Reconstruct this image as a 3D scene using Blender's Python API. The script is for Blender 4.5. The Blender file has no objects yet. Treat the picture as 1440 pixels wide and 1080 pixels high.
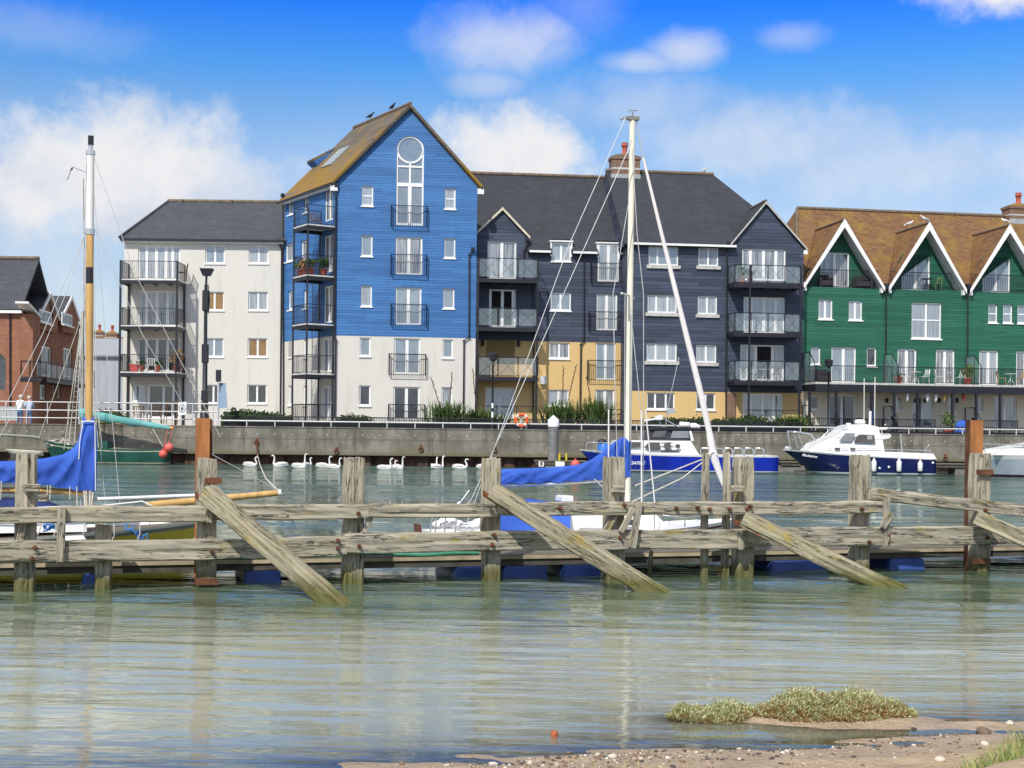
import bpy, bmesh, math, random
import numpy as np
from mathutils import Vector, Matrix, noise
from mathutils.geometry import tessellate_polygon
random.seed(7); rng = np.random.default_rng(7)
R = math.radians; PI = math.pi
sc = bpy.context.scene
COL = sc.collection
# ---------------------------------------------------------------- camera model (measured from the photograph)
FPX, CX, HY, TH, H = 1925.0, 720.0, 604.8, R(0.65), 1.85
GZ = 1.74                                   # promenade level above the water (water = 0)
def dero(x, y):
    dx, dy = x - CX, y - HY
    return dx * math.cos(TH) + dy * math.sin(TH), -dx * math.sin(TH) + dy * math.cos(TH)
def P(x, y, D):
    a, b = dero(x, y)
    return Vector((a / FPX * D, D, H - b / FPX * D))
def PZ(x, y, z):                             # ground point seen at that pixel, on level z
    a, b = dero(x, y); D = (H - z) * FPX / b
    return Vector((a / FPX * D, D, z))
# ---------------------------------------------------------------- mesh builder
class MB:
    def __init__(s): s.v = []; s.f = []; s.m = []; s.sm = []
    def face(s, pts, mi=0, sm=False):
        k = len(s.v); s.v += [Vector(p) for p in pts]; s.f.append(tuple(range(k, k + len(pts)))); s.m.append(mi); s.sm.append(sm)
    def raw(s, vs, fs, mi=0, sm=False):
        k = len(s.v); s.v += [Vector(p) for p in vs]
        for f in fs: s.f.append(tuple(k + i for i in f)); s.m.append(mi); s.sm.append(sm)
    def hexa(s, c, mi=0):                    # 8 corners: bottom 4 ccw, top 4 ccw
        s.raw(c, [(3, 2, 1, 0), (4, 5, 6, 7), (0, 1, 5, 4), (1, 2, 6, 5), (2, 3, 7, 6), (3, 0, 4, 7)], mi)
    def box(s, x0, x1, y0, y1, z0, z1, mi=0):
        s.hexa([(x0, y0, z0), (x1, y0, z0), (x1, y1, z0), (x0, y1, z0), (x0, y0, z1), (x1, y0, z1), (x1, y1, z1), (x0, y1, z1)], mi)
    def fbox(s, fr, u0, u1, w0, w1, z0, z1, mi=0):
        p = fr.pt
        s.hexa([p(u0, w1, z0), p(u1, w1, z0), p(u1, w0, z0), p(u0, w0, z0), p(u0, w1, z1), p(u1, w1, z1), p(u1, w0, z1), p(u0, w0, z1)], mi)
    def tube(s, p, q, r, n=6, mi=0, r2=None, sm=True):
        p, q = Vector(p), Vector(q); d = q - p
        if d.length < 1e-6: return
        d.normalize(); a = d.orthogonal().normalized(); b = d.cross(a); r2 = r if r2 is None else r2
        vs = []
        for c, rr in ((p, r), (q, r2)):
            for i in range(n):
                t = 2 * PI * i / n; vs.append(c + a * (math.cos(t) * rr) + b * (math.sin(t) * rr))
        s.raw(vs, [(i, (i + 1) % n, n + (i + 1) % n, n + i) for i in range(n)], mi, sm)
        s.raw(vs[:n], [tuple(range(n))[::-1]], mi); s.raw(vs[n:], [tuple(range(n))], mi)
    def path(s, pts, r, n=6, mi=0):
        pts = [Vector(p) for p in pts]; rings = []
        rs = r if isinstance(r, (list, tuple)) else [r] * len(pts)
        up = None
        for i, p in enumerate(pts):
            d = (pts[min(i + 1, len(pts) - 1)] - pts[max(i - 1, 0)]).normalized()
            if up is None: a = d.orthogonal().normalized()
            else:
                a = up - d * up.dot(d)
                a = a.normalized() if a.length > 1e-5 else d.orthogonal().normalized()
            up = a; b = d.cross(a)
            rings.append([p + a * (math.cos(2 * PI * k / n) * rs[i]) + b * (math.sin(2 * PI * k / n) * rs[i]) for k in range(n)])
        s.loft(rings, mi)
    def loft(s, rings, mi=0, sm=True, caps=True, closed=True):
        n = len(rings[0]); vs = [p for r in rings for p in r]; fs = []
        for j in range(len(rings) - 1):
            for i in range(n if closed else n - 1):
                a, b = j * n + i, j * n + (i + 1) % n; fs.append((a, b, b + n, a + n))
        s.raw(vs, fs, mi, sm)
        if caps: s.raw(rings[0], [tuple(range(n))[::-1]], mi); s.raw(rings[-1], [tuple(range(n))], mi)
    def lathe(s, c, prof, n=12, mi=0, sm=True):
        c = Vector(c)
        s.loft([[c + Vector((math.cos(2 * PI * k / n) * r, math.sin(2 * PI * k / n) * r, z)) for k in range(n)] for r, z in prof], mi, sm)
    def ell(s, c, rx, ry, rz, n=10, m=6, mi=0):
        c = Vector(c)
        s.loft([[c + Vector((rx * math.cos(2 * PI * k / n) * math.sin(t), ry * math.sin(2 * PI * k / n) * math.sin(t), -rz * math.cos(t))) for k in range(n)]
                for t in [PI * (0.02 + 0.96 * j / m) for j in range(m + 1)]], mi)
    def build(s, name, mats, parent=None, weld=False, recalc=True, bevel=0):
        me = bpy.data.meshes.new(name)
        me.from_pydata([tuple(v) for v in s.v], [], s.f)
        if not isinstance(mats, (list, tuple)): mats = [mats]
        for m in mats: me.materials.append(m)
        me.polygons.foreach_set('material_index', s.m); me.polygons.foreach_set('use_smooth', s.sm)
        if weld or recalc or bevel:
            bm = bmesh.new(); bm.from_mesh(me)
            if weld: bmesh.ops.remove_doubles(bm, verts=bm.verts, dist=1e-4)
            if recalc: bmesh.ops.recalc_face_normals(bm, faces=bm.faces)
            if bevel: bmesh.ops.bevel(bm, geom=bm.edges[:], offset=bevel, segments=1, affect='EDGES')
            bm.to_mesh(me); bm.free()
        o = bpy.data.objects.new(name, me); COL.objects.link(o)
        if parent: o.parent = parent
        return o
def tag(o, label=None, cat=None, group=None, kind=None):
    if label: o['label'] = label
    if cat: o['category'] = cat
    if group: o['group'] = group
    if kind: o['kind'] = kind
    return o
def empty(name, loc, rz=0, label=None, cat=None, group=None):
    o = bpy.data.objects.new(name, None); COL.objects.link(o); o.location = loc; o.rotation_euler = (0, 0, rz); o.empty_display_size = .3
    return tag(o, label, cat, group)
def kids(o): return [c for c in bpy.data.objects if c.parent == o]
def copy_tree(o, loc=None, rz=None, parent=None, scale=None):
    c = o.copy(); COL.objects.link(c); c.parent = parent
    if loc is not None: c.location = loc
    if rz is not None: c.rotation_euler = (0, 0, rz)
    if scale is not None: c.scale = scale
    for k in list(o.children): copy_tree(k, parent=c)
    return c
# ---------------------------------------------------------------- frames: a vertical plane through two seen points
class Fr:
    def __init__(s, A, B, bld=None):
        s.A = Vector((A[0], A[1])); s.B = Vector((B[0], B[1])); s.d = (s.B - s.A).normalized(); s.L = (s.B - s.A).length
        s.n = Vector((s.d.y, -s.d.x)); s.Mi = bld.Mi if bld else Matrix.Identity(4)
    def pt(s, u, w, z):
        q = s.A + s.d * u + s.n * w
        return s.Mi @ Vector((q.x, q.y, z))
    def pix(s, x, y, w=0):
        a, b = dero(x, y); rx = a / FPX; A = s.A + s.n * w
        # (rx*t, t) = A + d*u
        det = -rx * s.d.y + s.d.x
        t = (A.y * s.d.x - A.x * s.d.y) / det
        u = (Vector((rx * t, t)) - A).dot(s.d)
        return u, H - b / FPX * t
    def rect(s, x0, y0, x1, y1, w=0):
        xm, ym = (x0 + x1) / 2, (y0 + y1) / 2
        return s.pix(x0, ym, w)[0], s.pix(x1, ym, w)[0], s.pix(xm, y1, w)[1], s.pix(xm, y0, w)[1]
class Bld:
    def __init__(s, name, A, B, label, cat, group=None, z=GZ):
        ang = math.atan2(B[1] - A[1], B[0] - A[0])
        s.o = empty(name, (A[0], A[1], z), ang, label, cat, group)
        s.M = Matrix.Translation((A[0], A[1], z)) @ Matrix.Rotation(ang, 4, 'Z'); s.Mi = s.M.inverted()
        s.holes = {}
def xy(x, D, y=590): v = P(x, y, D); return (v.x, v.y)
# ---------------------------------------------------------------- materials
def nt(name):
    m = bpy.data.materials.new(name); m.use_nodes = True; t = m.node_tree; t.nodes.clear()
    return m, t
def N(t, typ, **kw):
    n = t.nodes.new(typ)
    for k, v in kw.items():
        if k.startswith('i_'):
            n.inputs[int(k[2:]) if k[2:].isdigit() else k[2:].replace('_', ' ')].default_value = v
        else: setattr(n, k, v)
    return n
def L(t, a, b): t.links.new(a, b)
def math_(t, op, a, b=None, c=None, clamp=False):
    n = t.nodes.new('ShaderNodeMath'); n.operation = op; n.use_clamp = clamp
    for i, v in enumerate((a, b, c)):
        if v is None: continue
        if isinstance(v, (int, float)): n.inputs[i].default_value = v
        else: t.links.new(v, n.inputs[i])
    return n.outputs[0]
def mixc(t, f, a, b, mode='MIX'):
    n = t.nodes.new('ShaderNodeMix'); n.data_type = 'RGBA'; n.blend_type = mode
    for i, v in ((0, f), (6, a), (7, b)):
        if isinstance(v, (int, float)): n.inputs[i].default_value = v
        elif isinstance(v, tuple): n.inputs[i].default_value = (*v, 1) if len(v) == 3 else v
        else: t.links.new(v, n.inputs[i])
    return n.outputs[2]
def ramp(t, f, a, b): # smooth step between a and b
    n = t.nodes.new('ShaderNodeMapRange'); n.interpolation_type = 'SMOOTHSTEP'
    n.inputs[1].default_value = a; n.inputs[2].default_value = b
    t.links.new(f, n.inputs[0]); return n.outputs[0]
def coords(t, scale=(1, 1, 1), src='Object'):
    c = N(t, 'ShaderNodeTexCoord'); m = N(t, 'ShaderNodeMapping'); m.inputs['Scale'].default_value = scale
    L(t, c.outputs[src], m.inputs[0]); return m.outputs[0]
def noi(t, vec, scale, detail=4, rough=.55, out=0):
    n = N(t, 'ShaderNodeTexNoise'); n.inputs['Scale'].default_value = scale; n.inputs['Detail'].default_value = detail; n.inputs['Roughness'].default_value = rough
    L(t, vec, n.inputs['Vector']); return n.outputs[out]
def bsdf(t, col, rough=.6, metal=0, spec=.4, bump=None, bs=.3, bd=.02, coat=0):
    b = N(t, 'ShaderNodeBsdfPrincipled'); o = N(t, 'ShaderNodeOutputMaterial'); L(t, b.outputs[0], o.inputs[0])
    for k, v in (('Base Color', col), ('Roughness', rough), ('Metallic', metal), ('Specular IOR Level', spec), ('Coat Weight', coat)):
        if isinstance(v, tuple): b.inputs[k].default_value = (*v, 1)
        elif isinstance(v, (int, float)): b.inputs[k].default_value = v
        else: L(t, v, b.inputs[k])
    if coat: b.inputs['Coat Roughness'].default_value = .08
    if bump is not None:
        n = N(t, 'ShaderNodeBump'); n.inputs['Strength'].default_value = bs; n.inputs['Distance'].default_value = bd
        L(t, bump, n.inputs['Height']); L(t, n.outputs[0], b.inputs['Normal'])
    return b
def simple(name, c, rough=.6, var=.18, scale=6, metal=0, spec=.4, bs=.15, stretch=(1, 1, 1), coat=0, bd=.01):
    m, t = nt(name); v = coords(t, stretch); n1 = noi(t, v, scale, 5)
    lo = tuple(x * (1 - var) for x in c); hi = tuple(min(1, x * (1 + var)) for x in c)
    col = mixc(t, ramp(t, n1, .3, .7), lo, hi)
    n2 = noi(t, v, scale * 6, 3)
    bsdf(t, col, rough, metal, spec, n2, bs, bd, coat); return m
M = {}
def render_wall(name, c, stain=(.5, .48, .42), amt=.35):
    m, t = nt(name); v = coords(t); big = noi(t, v, .5, 5); v2 = coords(t, (2.2, 2.2, .25)); st = noi(t, v2, 1.1, 5, .6); fine = noi(t, v, 25, 3)
    col = mixc(t, math_(t, 'MULTIPLY', ramp(t, st, .5, .8), amt), c, tuple(a * b for a, b in zip(c, stain)))
    col = mixc(t, math_(t, 'MULTIPLY', ramp(t, big, .4, .75), .18), col, tuple(x * .8 for x in c))
    bsdf(t, col, .85, bump=fine, bs=.25, bd=.01); return m
def boards(name, c, pitch=.16, var=.22, fade=(1.25, 1.2, 1.12)):
    m, t = nt(name); co = N(t, 'ShaderNodeTexCoord'); s = N(t, 'ShaderNodeSeparateXYZ'); L(t, co.outputs['Object'], s.inputs[0])
    zz = math_(t, 'DIVIDE', s.outputs[2], pitch); fr = math_(t, 'FRACT', zz); fl = math_(t, 'FLOOR', zz)
    seg = math_(t, 'FLOOR', math_(t, 'ADD', math_(t, 'DIVIDE', math_(t, 'ADD', s.outputs[0], math_(t, 'MULTIPLY', s.outputs[1], .7)), 3.6), math_(t, 'MULTIPLY', fl, .37)))
    cv = N(t, 'ShaderNodeCombineXYZ'); L(t, fl, cv.inputs[0]); L(t, seg, cv.inputs[1])
    wn = N(t, 'ShaderNodeTexWhiteNoise'); L(t, cv.outputs[0], wn.inputs[0])
    v = coords(t, (.35, .35, 6)); n1 = noi(t, v, 1.6, 5, .6); v3 = coords(t); n3 = noi(t, v3, .45, 3)
    f = math_(t, 'ADD', math_(t, 'MULTIPLY', wn.outputs[0], .45), math_(t, 'MULTIPLY', n1, .75))
    col = mixc(t, ramp(t, f, .25, .95), tuple(x * (1 - var) for x in c), tuple(min(1, x * q) for x, q in zip(c, fade)))
    col = mixc(t, math_(t, 'MULTIPLY', ramp(t, n3, .45, .7), .25), col, tuple(x * .75 for x in c))
    vs_ = noi(t, coords(t, (2.4, 2.4, .16)), 1.2, 5, .65); col = mixc(t, math_(t, 'MULTIPLY', ramp(t, vs_, .5, .74), .32), col, tuple(x * .6 + .01 for x in c))
    pl_ = noi(t, coords(t, (.5, .5, .9)), .9, 4, .6); col = mixc(t, math_(t, 'MULTIPLY', ramp(t, pl_, .52, .75), .22), col, tuple(min(1, x * 1.2 + .05) for x in c))
    gap = math_(t, 'LESS_THAN', fr, .09)
    col = mixc(t, math_(t, 'MULTIPLY', gap, .65), col, tuple(x * .35 for x in c))
    bsdf(t, col, .6, bump=math_(t, 'SUBTRACT', 1, fr), bs=.8, bd=.02); return m
def slate(name, c, c2, moss=None, moss_lo=.45, moss_hi=.65, zgrad=None, row=.22, var=.25):
    m, t = nt(name); co = N(t, 'ShaderNodeTexCoord'); s = N(t, 'ShaderNodeSeparateXYZ'); L(t, co.outputs['Object'], s.inputs[0])
    zz = math_(t, 'DIVIDE', s.outputs[2], row * .7); fl = math_(t, 'FLOOR', zz); fr = math_(t, 'FRACT', zz)
    uu = math_(t, 'ADD', math_(t, 'DIVIDE', math_(t, 'ADD', s.outputs[0], math_(t, 'MULTIPLY', s.outputs[1], .6)), .3), math_(t, 'MULTIPLY', fl, .5))
    cv = N(t, 'ShaderNodeCombineXYZ'); L(t, fl, cv.inputs[0]); L(t, math_(t, 'FLOOR', uu), cv.inputs[1])
    wn = N(t, 'ShaderNodeTexWhiteNoise'); L(t, cv.outputs[0], wn.inputs[0])
    v = coords(t); n1 = noi(t, v, .7, 5); n2 = noi(t, v, 3.5, 6, .7)
    col = mixc(t, wn.outputs[0], tuple(x * (1 - var) for x in c), tuple(x * (1 + var) for x in c))
    col = mixc(t, math_(t, 'MULTIPLY', ramp(t, n1, .4, .7), .6), col, c2)
    col = mixc(t, math_(t, 'MULTIPLY', math_(t, 'LESS_THAN', fr, .16), .35), col, tuple(x * .45 for x in c))
    if moss:
        f = math_(t, 'ADD', math_(t, 'MULTIPLY', n1, .55), math_(t, 'MULTIPLY', n2, .45))
        if zgrad:   # lichen grows in a band between two heights
            f = math_(t, 'ADD', f, math_(t, 'MULTIPLY', math_(t, 'SUBTRACT', 1, ramp(t, s.outputs[2], zgrad[0], zgrad[1])), zgrad[2]))
        mc = mixc(t, n2, moss[0], moss[1])
        col = mixc(t, ramp(t, f, moss_lo, moss_hi), col, mc)
    bsdf(t, col, .75, spec=.35, bump=math_(t, 'ADD', math_(t, 'SUBTRACT', 1, fr), math_(t, 'MULTIPLY', wn.outputs[0], .6)), bs=.5, bd=.02); return m
def brick(name, c1, c2, mortar=(.27, .21, .16)):
    m, t = nt(name); co = N(t, 'ShaderNodeTexCoord'); s = N(t, 'ShaderNodeSeparateXYZ'); L(t, co.outputs['Object'], s.inputs[0])
    cv = N(t, 'ShaderNodeCombineXYZ'); L(t, math_(t, 'ADD', s.outputs[0], s.outputs[1]), cv.inputs[0]); L(t, s.outputs[2], cv.inputs[1])
    b = N(t, 'ShaderNodeTexBrick'); L(t, cv.outputs[0], b.inputs[0]); b.inputs['Scale'].default_value = 1
    b.inputs['Color1'].default_value = (*c1, 1); b.inputs['Color2'].default_value = (*c2, 1); b.inputs['Mortar'].default_value = (*mortar, 1)
    b.inputs['Mortar Size'].default_value = .008; b.inputs['Brick Width'].default_value = .225; b.inputs['Row Height'].default_value = .075
    v = coords(t); n1 = noi(t, v, 1.2, 5)
    col = mixc(t, math_(t, 'MULTIPLY', ramp(t, n1, .4, .7), .4), b.outputs[0], tuple(x * .6 for x in c1))
    bsdf(t, col, .85, bump=b.outputs[1], bs=.3, bd=-.006); return m
def pane_mat(name, c, c2=None, folds=0, refl=.12, rough=.5):
    # glass in front of what hangs behind it: a curtain, a blind or a dark room
    m, t = nt(name); c2 = c2 or tuple(x * .8 for x in c)
    co = N(t, 'ShaderNodeTexCoord'); oi = N(t, 'ShaderNodeObjectInfo')
    ad = N(t, 'ShaderNodeVectorMath', operation='ADD'); L(t, co.outputs['Object'], ad.inputs[0]); L(t, oi.outputs['Random'], ad.inputs[1])
    v = ad.outputs[0]; mp = N(t, 'ShaderNodeMapping'); mp.inputs['Scale'].default_value = (9, 9, .4) if folds else (1.2, 1.2, 1.0); L(t, v, mp.inputs[0])
    n1 = noi(t, mp.outputs[0], 1.6, 3); col = mixc(t, ramp(t, n1, .35, .65), c, c2)
    col = mixc(t, math_(t, 'MULTIPLY', oi.outputs['Random'], .4), col, tuple(x * .45 for x in c))
    d = N(t, 'ShaderNodeBsdfDiffuse'); L(t, col, d.inputs[0])
    g = N(t, 'ShaderNodeBsdfGlossy'); g.inputs['Roughness'].default_value = .03; g.inputs[0].default_value = (.9, .95, 1, 1)
    nb = noi(t, v, 1.3, 2); bp = N(t, 'ShaderNodeBump'); bp.inputs['Strength'].default_value = .12; bp.inputs['Distance'].default_value = .05; L(t, nb, bp.inputs['Height']); L(t, bp.outputs[0], g.inputs['Normal'])
    mx = N(t, 'ShaderNodeMixShader'); mx.inputs[0].default_value = refl; L(t, d.outputs[0], mx.inputs[1]); L(t, g.outputs[0], mx.inputs[2])
    o = N(t, 'ShaderNodeOutputMaterial'); L(t, mx.outputs[0], o.inputs[0]); return m
def glass_panel(name, tint=(.6, .72, .72), alpha=.45):
    m, t = nt(name); tr = N(t, 'ShaderNodeBsdfTransparent'); d = N(t, 'ShaderNodeBsdfPrincipled'); d.inputs['Base Color'].default_value = (*tint, 1); d.inputs['Roughness'].default_value = .15
    mx = N(t, 'ShaderNodeMixShader'); mx.inputs[0].default_value = alpha; L(t, tr.outputs[0], mx.inputs[1]); L(t, d.outputs[0], mx.inputs[2])
    o = N(t, 'ShaderNodeOutputMaterial'); L(t, mx.outputs[0], o.inputs[0]); return m
def timber_mat(name, c, dark, lichen=None, amt=.0):
    m, t = nt(name); oi = N(t, 'ShaderNodeObjectInfo'); co = N(t, 'ShaderNodeTexCoord')
    ad = N(t, 'ShaderNodeVectorMath', operation='ADD'); L(t, co.outputs['Object'], ad.inputs[0])
    cb = N(t, 'ShaderNodeCombineXYZ'); L(t, math_(t, 'MULTIPLY', oi.outputs['Random'], 37), cb.inputs[0]); L(t, math_(t, 'MULTIPLY', oi.outputs['Random'], 11), cb.inputs[1]); L(t, cb.outputs[0], ad.inputs[1])
    def mp(s):
        q = N(t, 'ShaderNodeMapping'); q.inputs['Scale'].default_value = s; L(t, ad.outputs[0], q.inputs[0]); return q.outputs[0]
    grain = noi(t, mp((1.2, 26, 26)), 1, 6, .65); crack = noi(t, mp((.45, 9, 9)), 1.3, 5, .7); blot = noi(t, mp((1.6, 2.5, 2.5)), 1.5, 5, .6); fine = noi(t, mp((10, 60, 60)), 1, 3)
    col = mixc(t, ramp(t, grain, .28, .75), tuple(x * .58 for x in c), tuple(min(1, x * 1.15) for x in c))
    col = mixc(t, math_(t, 'MULTIPLY', ramp(t, blot, .45, .75), .45), col, tuple(x * q for x, q in zip(c, (.66, .66, .60))))
    ck = math_(t, 'ABSOLUTE', math_(t, 'SUBTRACT', crack, .5))
    ckm = math_(t, 'SUBTRACT', 1, ramp(t, ck, .003, .018))
    gate = ramp(t, blot, .40, .54); ckm = math_(t, 'MULTIPLY', ckm, gate)
    col = mixc(t, math_(t, 'MULTIPLY', ckm, .9), col, dark)
    if lichen:
        ln = noi(t, mp((1.1, 3, 3)), 2.2, 6, .7); col = mixc(t, math_(t, 'MULTIPLY', ramp(t, ln, .62 - amt, .74 - amt), .75), col, lichen)
    g = N(t, 'ShaderNodeNewGeometry'); s = N(t, 'ShaderNodeSeparateXYZ'); L(t, g.outputs['Position'], s.inputs[0])
    wn = math_(t, 'ADD', s.outputs[2], math_(t, 'MULTIPLY', math_(t, 'SUBTRACT', blot, .5), .35))
    wet = math_(t, 'SUBTRACT', 1, ramp(t, wn, .08, .26))      # weed and wet wood up to the tide mark
    col = mixc(t, math_(t, 'MULTIPLY', wet, .85), col, mixc(t, blot, (.09, .055, .02), (.12, .15, .02)))
    h = math_(t, 'ADD', math_(t, 'MULTIPLY', grain, .5), math_(t, 'SUBTRACT', math_(t, 'MULTIPLY', fine, .15), math_(t, 'MULTIPLY', ckm, 1.2)))
    bsdf(t, col, .85, spec=.25, bump=h, bs=.75, bd=.012); return m
M['white_render'] = render_wall('white_render', (.66, .64, .58))
M['cream_render'] = render_wall('cream_render', (.76, .70, .55))
M['yellow_render'] = render_wall('yellow_render', (.66, .46, .20), (.75, .7, .6), .25)
M['blue_board'] = boards('blue_board', (.040, .155, .40), .15)
M['slate_board'] = boards('slate_board', (.040, .054, .088), .2, .35, (1.5, 1.45, 1.4))
M['green_board'] = boards('green_board', (.014, .115, .068), .16, .25, (1.5, 1.2, 1.25))
M['roof_grey'] = slate('roof_grey', (.066, .070, .081), (.052, .056, .066), ((.16, .13, .06), (.1, .1, .07)), .62, .85, var=.14)
M['roof_dark'] = slate('roof_dark', (.040, .043, .054), (.030, .033, .042), ((.13, .1, .04), (.08, .08, .05)), .60, .80, var=.14)
M['roof_lichen'] = slate('roof_lichen', (.13, .11, .085), (.10, .085, .07), ((.36, .20, .012), (.13, .085, .03)), .47, .66, (12.6, 17.6, .22))
M['roof_rust'] = slate('roof_rust', (.175, .088, .042), (.125, .072, .038), ((.34, .195, .03), (.18, .115, .035)), .44, .64)
M['ridge'] = simple('ridge_tile', (.16, .12, .085), .8, .3, 5)
M['white'] = simple('white_paint', (.82, .82, .80), .4, .05, 4)
M['upvc'] = simple('window_white', (.84, .84, .83), .3, .04, 3)
M['sill'] = simple('sill_stone', (.48, .47, .44), .8, .2, 5)
M['black'] = simple('black_metal', (.012, .013, .02), .45, .3, 8, 0, .5)
M['navyrail'] = simple('navy_metal', (.015, .03, .10), .45, .2, 8)
M['floor_white'] = simple('balcony_edge', (.62, .61, .58), .7, .15, 4)
M['soffit_grey'] = simple('soffit_grey', (.55, .57, .58), .7, .06, 3)
M['brick'] = brick('brick_red', (.36, .135, .065), (.25, .08, .04))
M['brick_old'] = brick('brick_old', (.24, .12, .07), (.15, .085, .06), (.27, .23, .18))
M['pot'] = simple('terracotta', (.42, .1, .06), .8, .25, 8)
M['lead'] = simple('lead_flashing', (.34, .38, .38), .5, .15, 5)
M['galv'] = simple('galvanised_steel', (.60, .61, .60), .45, .12, 10, .3)
M['p_net'] = pane_mat('pane_net_curtain', (.27, .31, .34), (.44, .47, .49), 1, .18)
M['p_grey'] = pane_mat('pane_blue_grey', (.20, .25, .29), (.27, .32, .36), 0, .2)
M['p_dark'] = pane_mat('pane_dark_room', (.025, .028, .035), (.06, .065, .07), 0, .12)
M['p_tan'] = pane_mat('pane_tan_blind', (.36, .21, .08), (.28, .17, .07), 0, .06)
M['p_curt'] = pane_mat('pane_part_curtain', (.10, .12, .14), (.46, .46, .46), 1, .16)
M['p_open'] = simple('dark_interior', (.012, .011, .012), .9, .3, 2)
M['glass_rail'] = glass_panel('balcony_glass', (.50, .62, .66), .24)
M['fence_clear'] = glass_panel('fence_panel', (.55, .62, .62), .6)
# ---------------------------------------------------------------- building kit
def wall(b, fr, outer, holes, mat, name='wall', reveal=.11, w=0, rmat=None):
    """flat wall with real openings; outer [(u,z)], holes [(u0,u1,z0,z1)]"""
    mb = MB(); polys = [[Vector((u, z, 0)) for u, z in outer]]
    for h in holes:
        if isinstance(h, list): polys.append([Vector((u, z, 0)) for u, z in h])
        else:
            u0, u1, z0, z1 = h; polys.append([Vector((u0, z0, 0)), Vector((u0, z1, 0)), Vector((u1, z1, 0)), Vector((u1, z0, 0))])
    flat = [p for pl in polys for p in pl]
    tris = tessellate_polygon(polys)
    mb.raw([fr.pt(p.x, w, p.y) for p in flat], [tuple(t) for t in tris])
    for pl in polys[1:]:
        for i in range(len(pl)):
            p, q = pl[i], pl[(i + 1) % len(pl)]
            mb.face([fr.pt(p.x, w, p.y), fr.pt(q.x, w, q.y), fr.pt(q.x, w - reveal, q.y), fr.pt(p.x, w - reveal, p.y)])
    return mb.build(name, mat, b.o, recalc=False)
PANES = ['p_grey', 'p_net', 'p_grey', 'p_curt', 'p_dark']
def window(b, fr, px, cols=(.5,), rows=(), pane=None, sill=True, key='main', name='window', w=0, fw=.075, mw=.11, rec=.09, sillmat='upvc', opened=None):
    u0, u1, z0, z1 = fr.rect(*px, w=w)
    b.holes.setdefault(key, []).append((u0, u1, z0, z1))
    mb = MB(); a, c = w - rec - .06, w - rec
    mb.fbox(fr, u0, u0 + fw, a, c, z0, z1); mb.fbox(fr, u1 - fw, u1, a, c, z0, z1)
    mb.fbox(fr, u0 + fw, u1 - fw, a, c, z1 - fw, z1); mb.fbox(fr, u0 + fw, u1 - fw, a, c, z0, z0 + fw * 1.15)
    W, Hh = u1 - u0, z1 - z0
    for f in cols: mb.fbox(fr, u0 + W * f - mw / 2, u0 + W * f + mw / 2, a, c - .004, z0 + fw, z1 - fw)
    for f in rows: mb.fbox(fr, u0 + fw, u1 - fw, a, c - .008, z0 + Hh * f - .035, z0 + Hh * f + .035)
    if sill: mb.fbox(fr, u0 - .05, u1 + .05, w - rec + .002, w + .06, z0 - .07, z0 + .004)
    o = mb.build(name, M['upvc'], b.o)
    pb = MB(); wg = w - rec - .035
    pb.face([fr.pt(u0 + fw * .5, wg, z0 + fw * .5), fr.pt(u1 - fw * .5, wg, z0 + fw * .5), fr.pt(u1 - fw * .5, wg, z1 - fw * .5), fr.pt(u0 + fw * .5, wg, z1 - fw * .5)])
    pb.build('pane', M[pane or random.choice(PANES)], o, recalc=False)
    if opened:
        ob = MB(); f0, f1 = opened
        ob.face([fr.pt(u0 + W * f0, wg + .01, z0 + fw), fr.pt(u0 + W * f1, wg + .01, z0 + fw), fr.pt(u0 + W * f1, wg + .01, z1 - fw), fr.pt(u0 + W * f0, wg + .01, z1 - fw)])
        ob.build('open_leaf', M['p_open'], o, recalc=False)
    return o
def door(b, fr, px, cols=(.5,), pane=None, key='main', **kw):
    return window(b, fr, px, cols, (), pane, False, key, 'glazed_door', mw=.17, fw=.09, **kw)
def rail_mb(mb, pts, z0, z1, step=.11, bar=.011, style='bars', top=.022, gmb=None, gi=1):
    """railing along a plan polyline of local points (z ignored)"""
    for i in range(len(pts) - 1):
        p, q = Vector(pts[i]), Vector(pts[i + 1]); p.z = q.z = 0; d = q - p; Ln = d.length; Z = Vector((0, 0, 1))
        mb.tube(p + Z * z1, q + Z * z1, top, 5); mb.tube(p + Z * z0, q + Z * z0, top * .8, 5)
        for e in (p, q): mb.tube(e + Z * z0, e + Z * (z1 + .03), top * 1.1, 5)
        if style == 'bars':
            n = max(2, int(Ln / step))
            for k in range(1, n): c = p + d * (k / n); mb.tube(c + Z * z0, c + Z * z1, bar, 4, sm=False)
        elif style == 'cross':
            n = max(1, round(Ln / 1.0))
            for k in range(n):
                a, c = p + d * (k / n), p + d * ((k + 1) / n)
                mb.tube(a + Z * z0, a + Z * z1, .022, 5)
                mb.tube(a + Z * z0, c + Z * z1, .011, 4); mb.tube(a + Z * z1, c + Z * z0, .011, 4)
                if gmb is not None:
                    e = d.normalized() * .05
                    gmb.face([a + e + Z * (z0 + .05), c - e + Z * (z0 + .05), c - e + Z * (z1 - .06), a + e + Z * (z1 - .06)])
def juliet(b, fr, px, mat='black', w=0, out=.22):
    u0, u1, z0, z1 = fr.rect(*px, w=w + out)
    mb = MB(); pts = [fr.pt(u0, w + .02, 0), fr.pt(u0, w + out, 0), fr.pt(u1, w + out, 0), fr.pt(u1, w + .02, 0)]
    rail_mb(mb, pts, zl(z0) + .05, zl(z1), .115, .012, top=.024)
    return mb.build('juliet_railing', M[mat], b.o)
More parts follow.
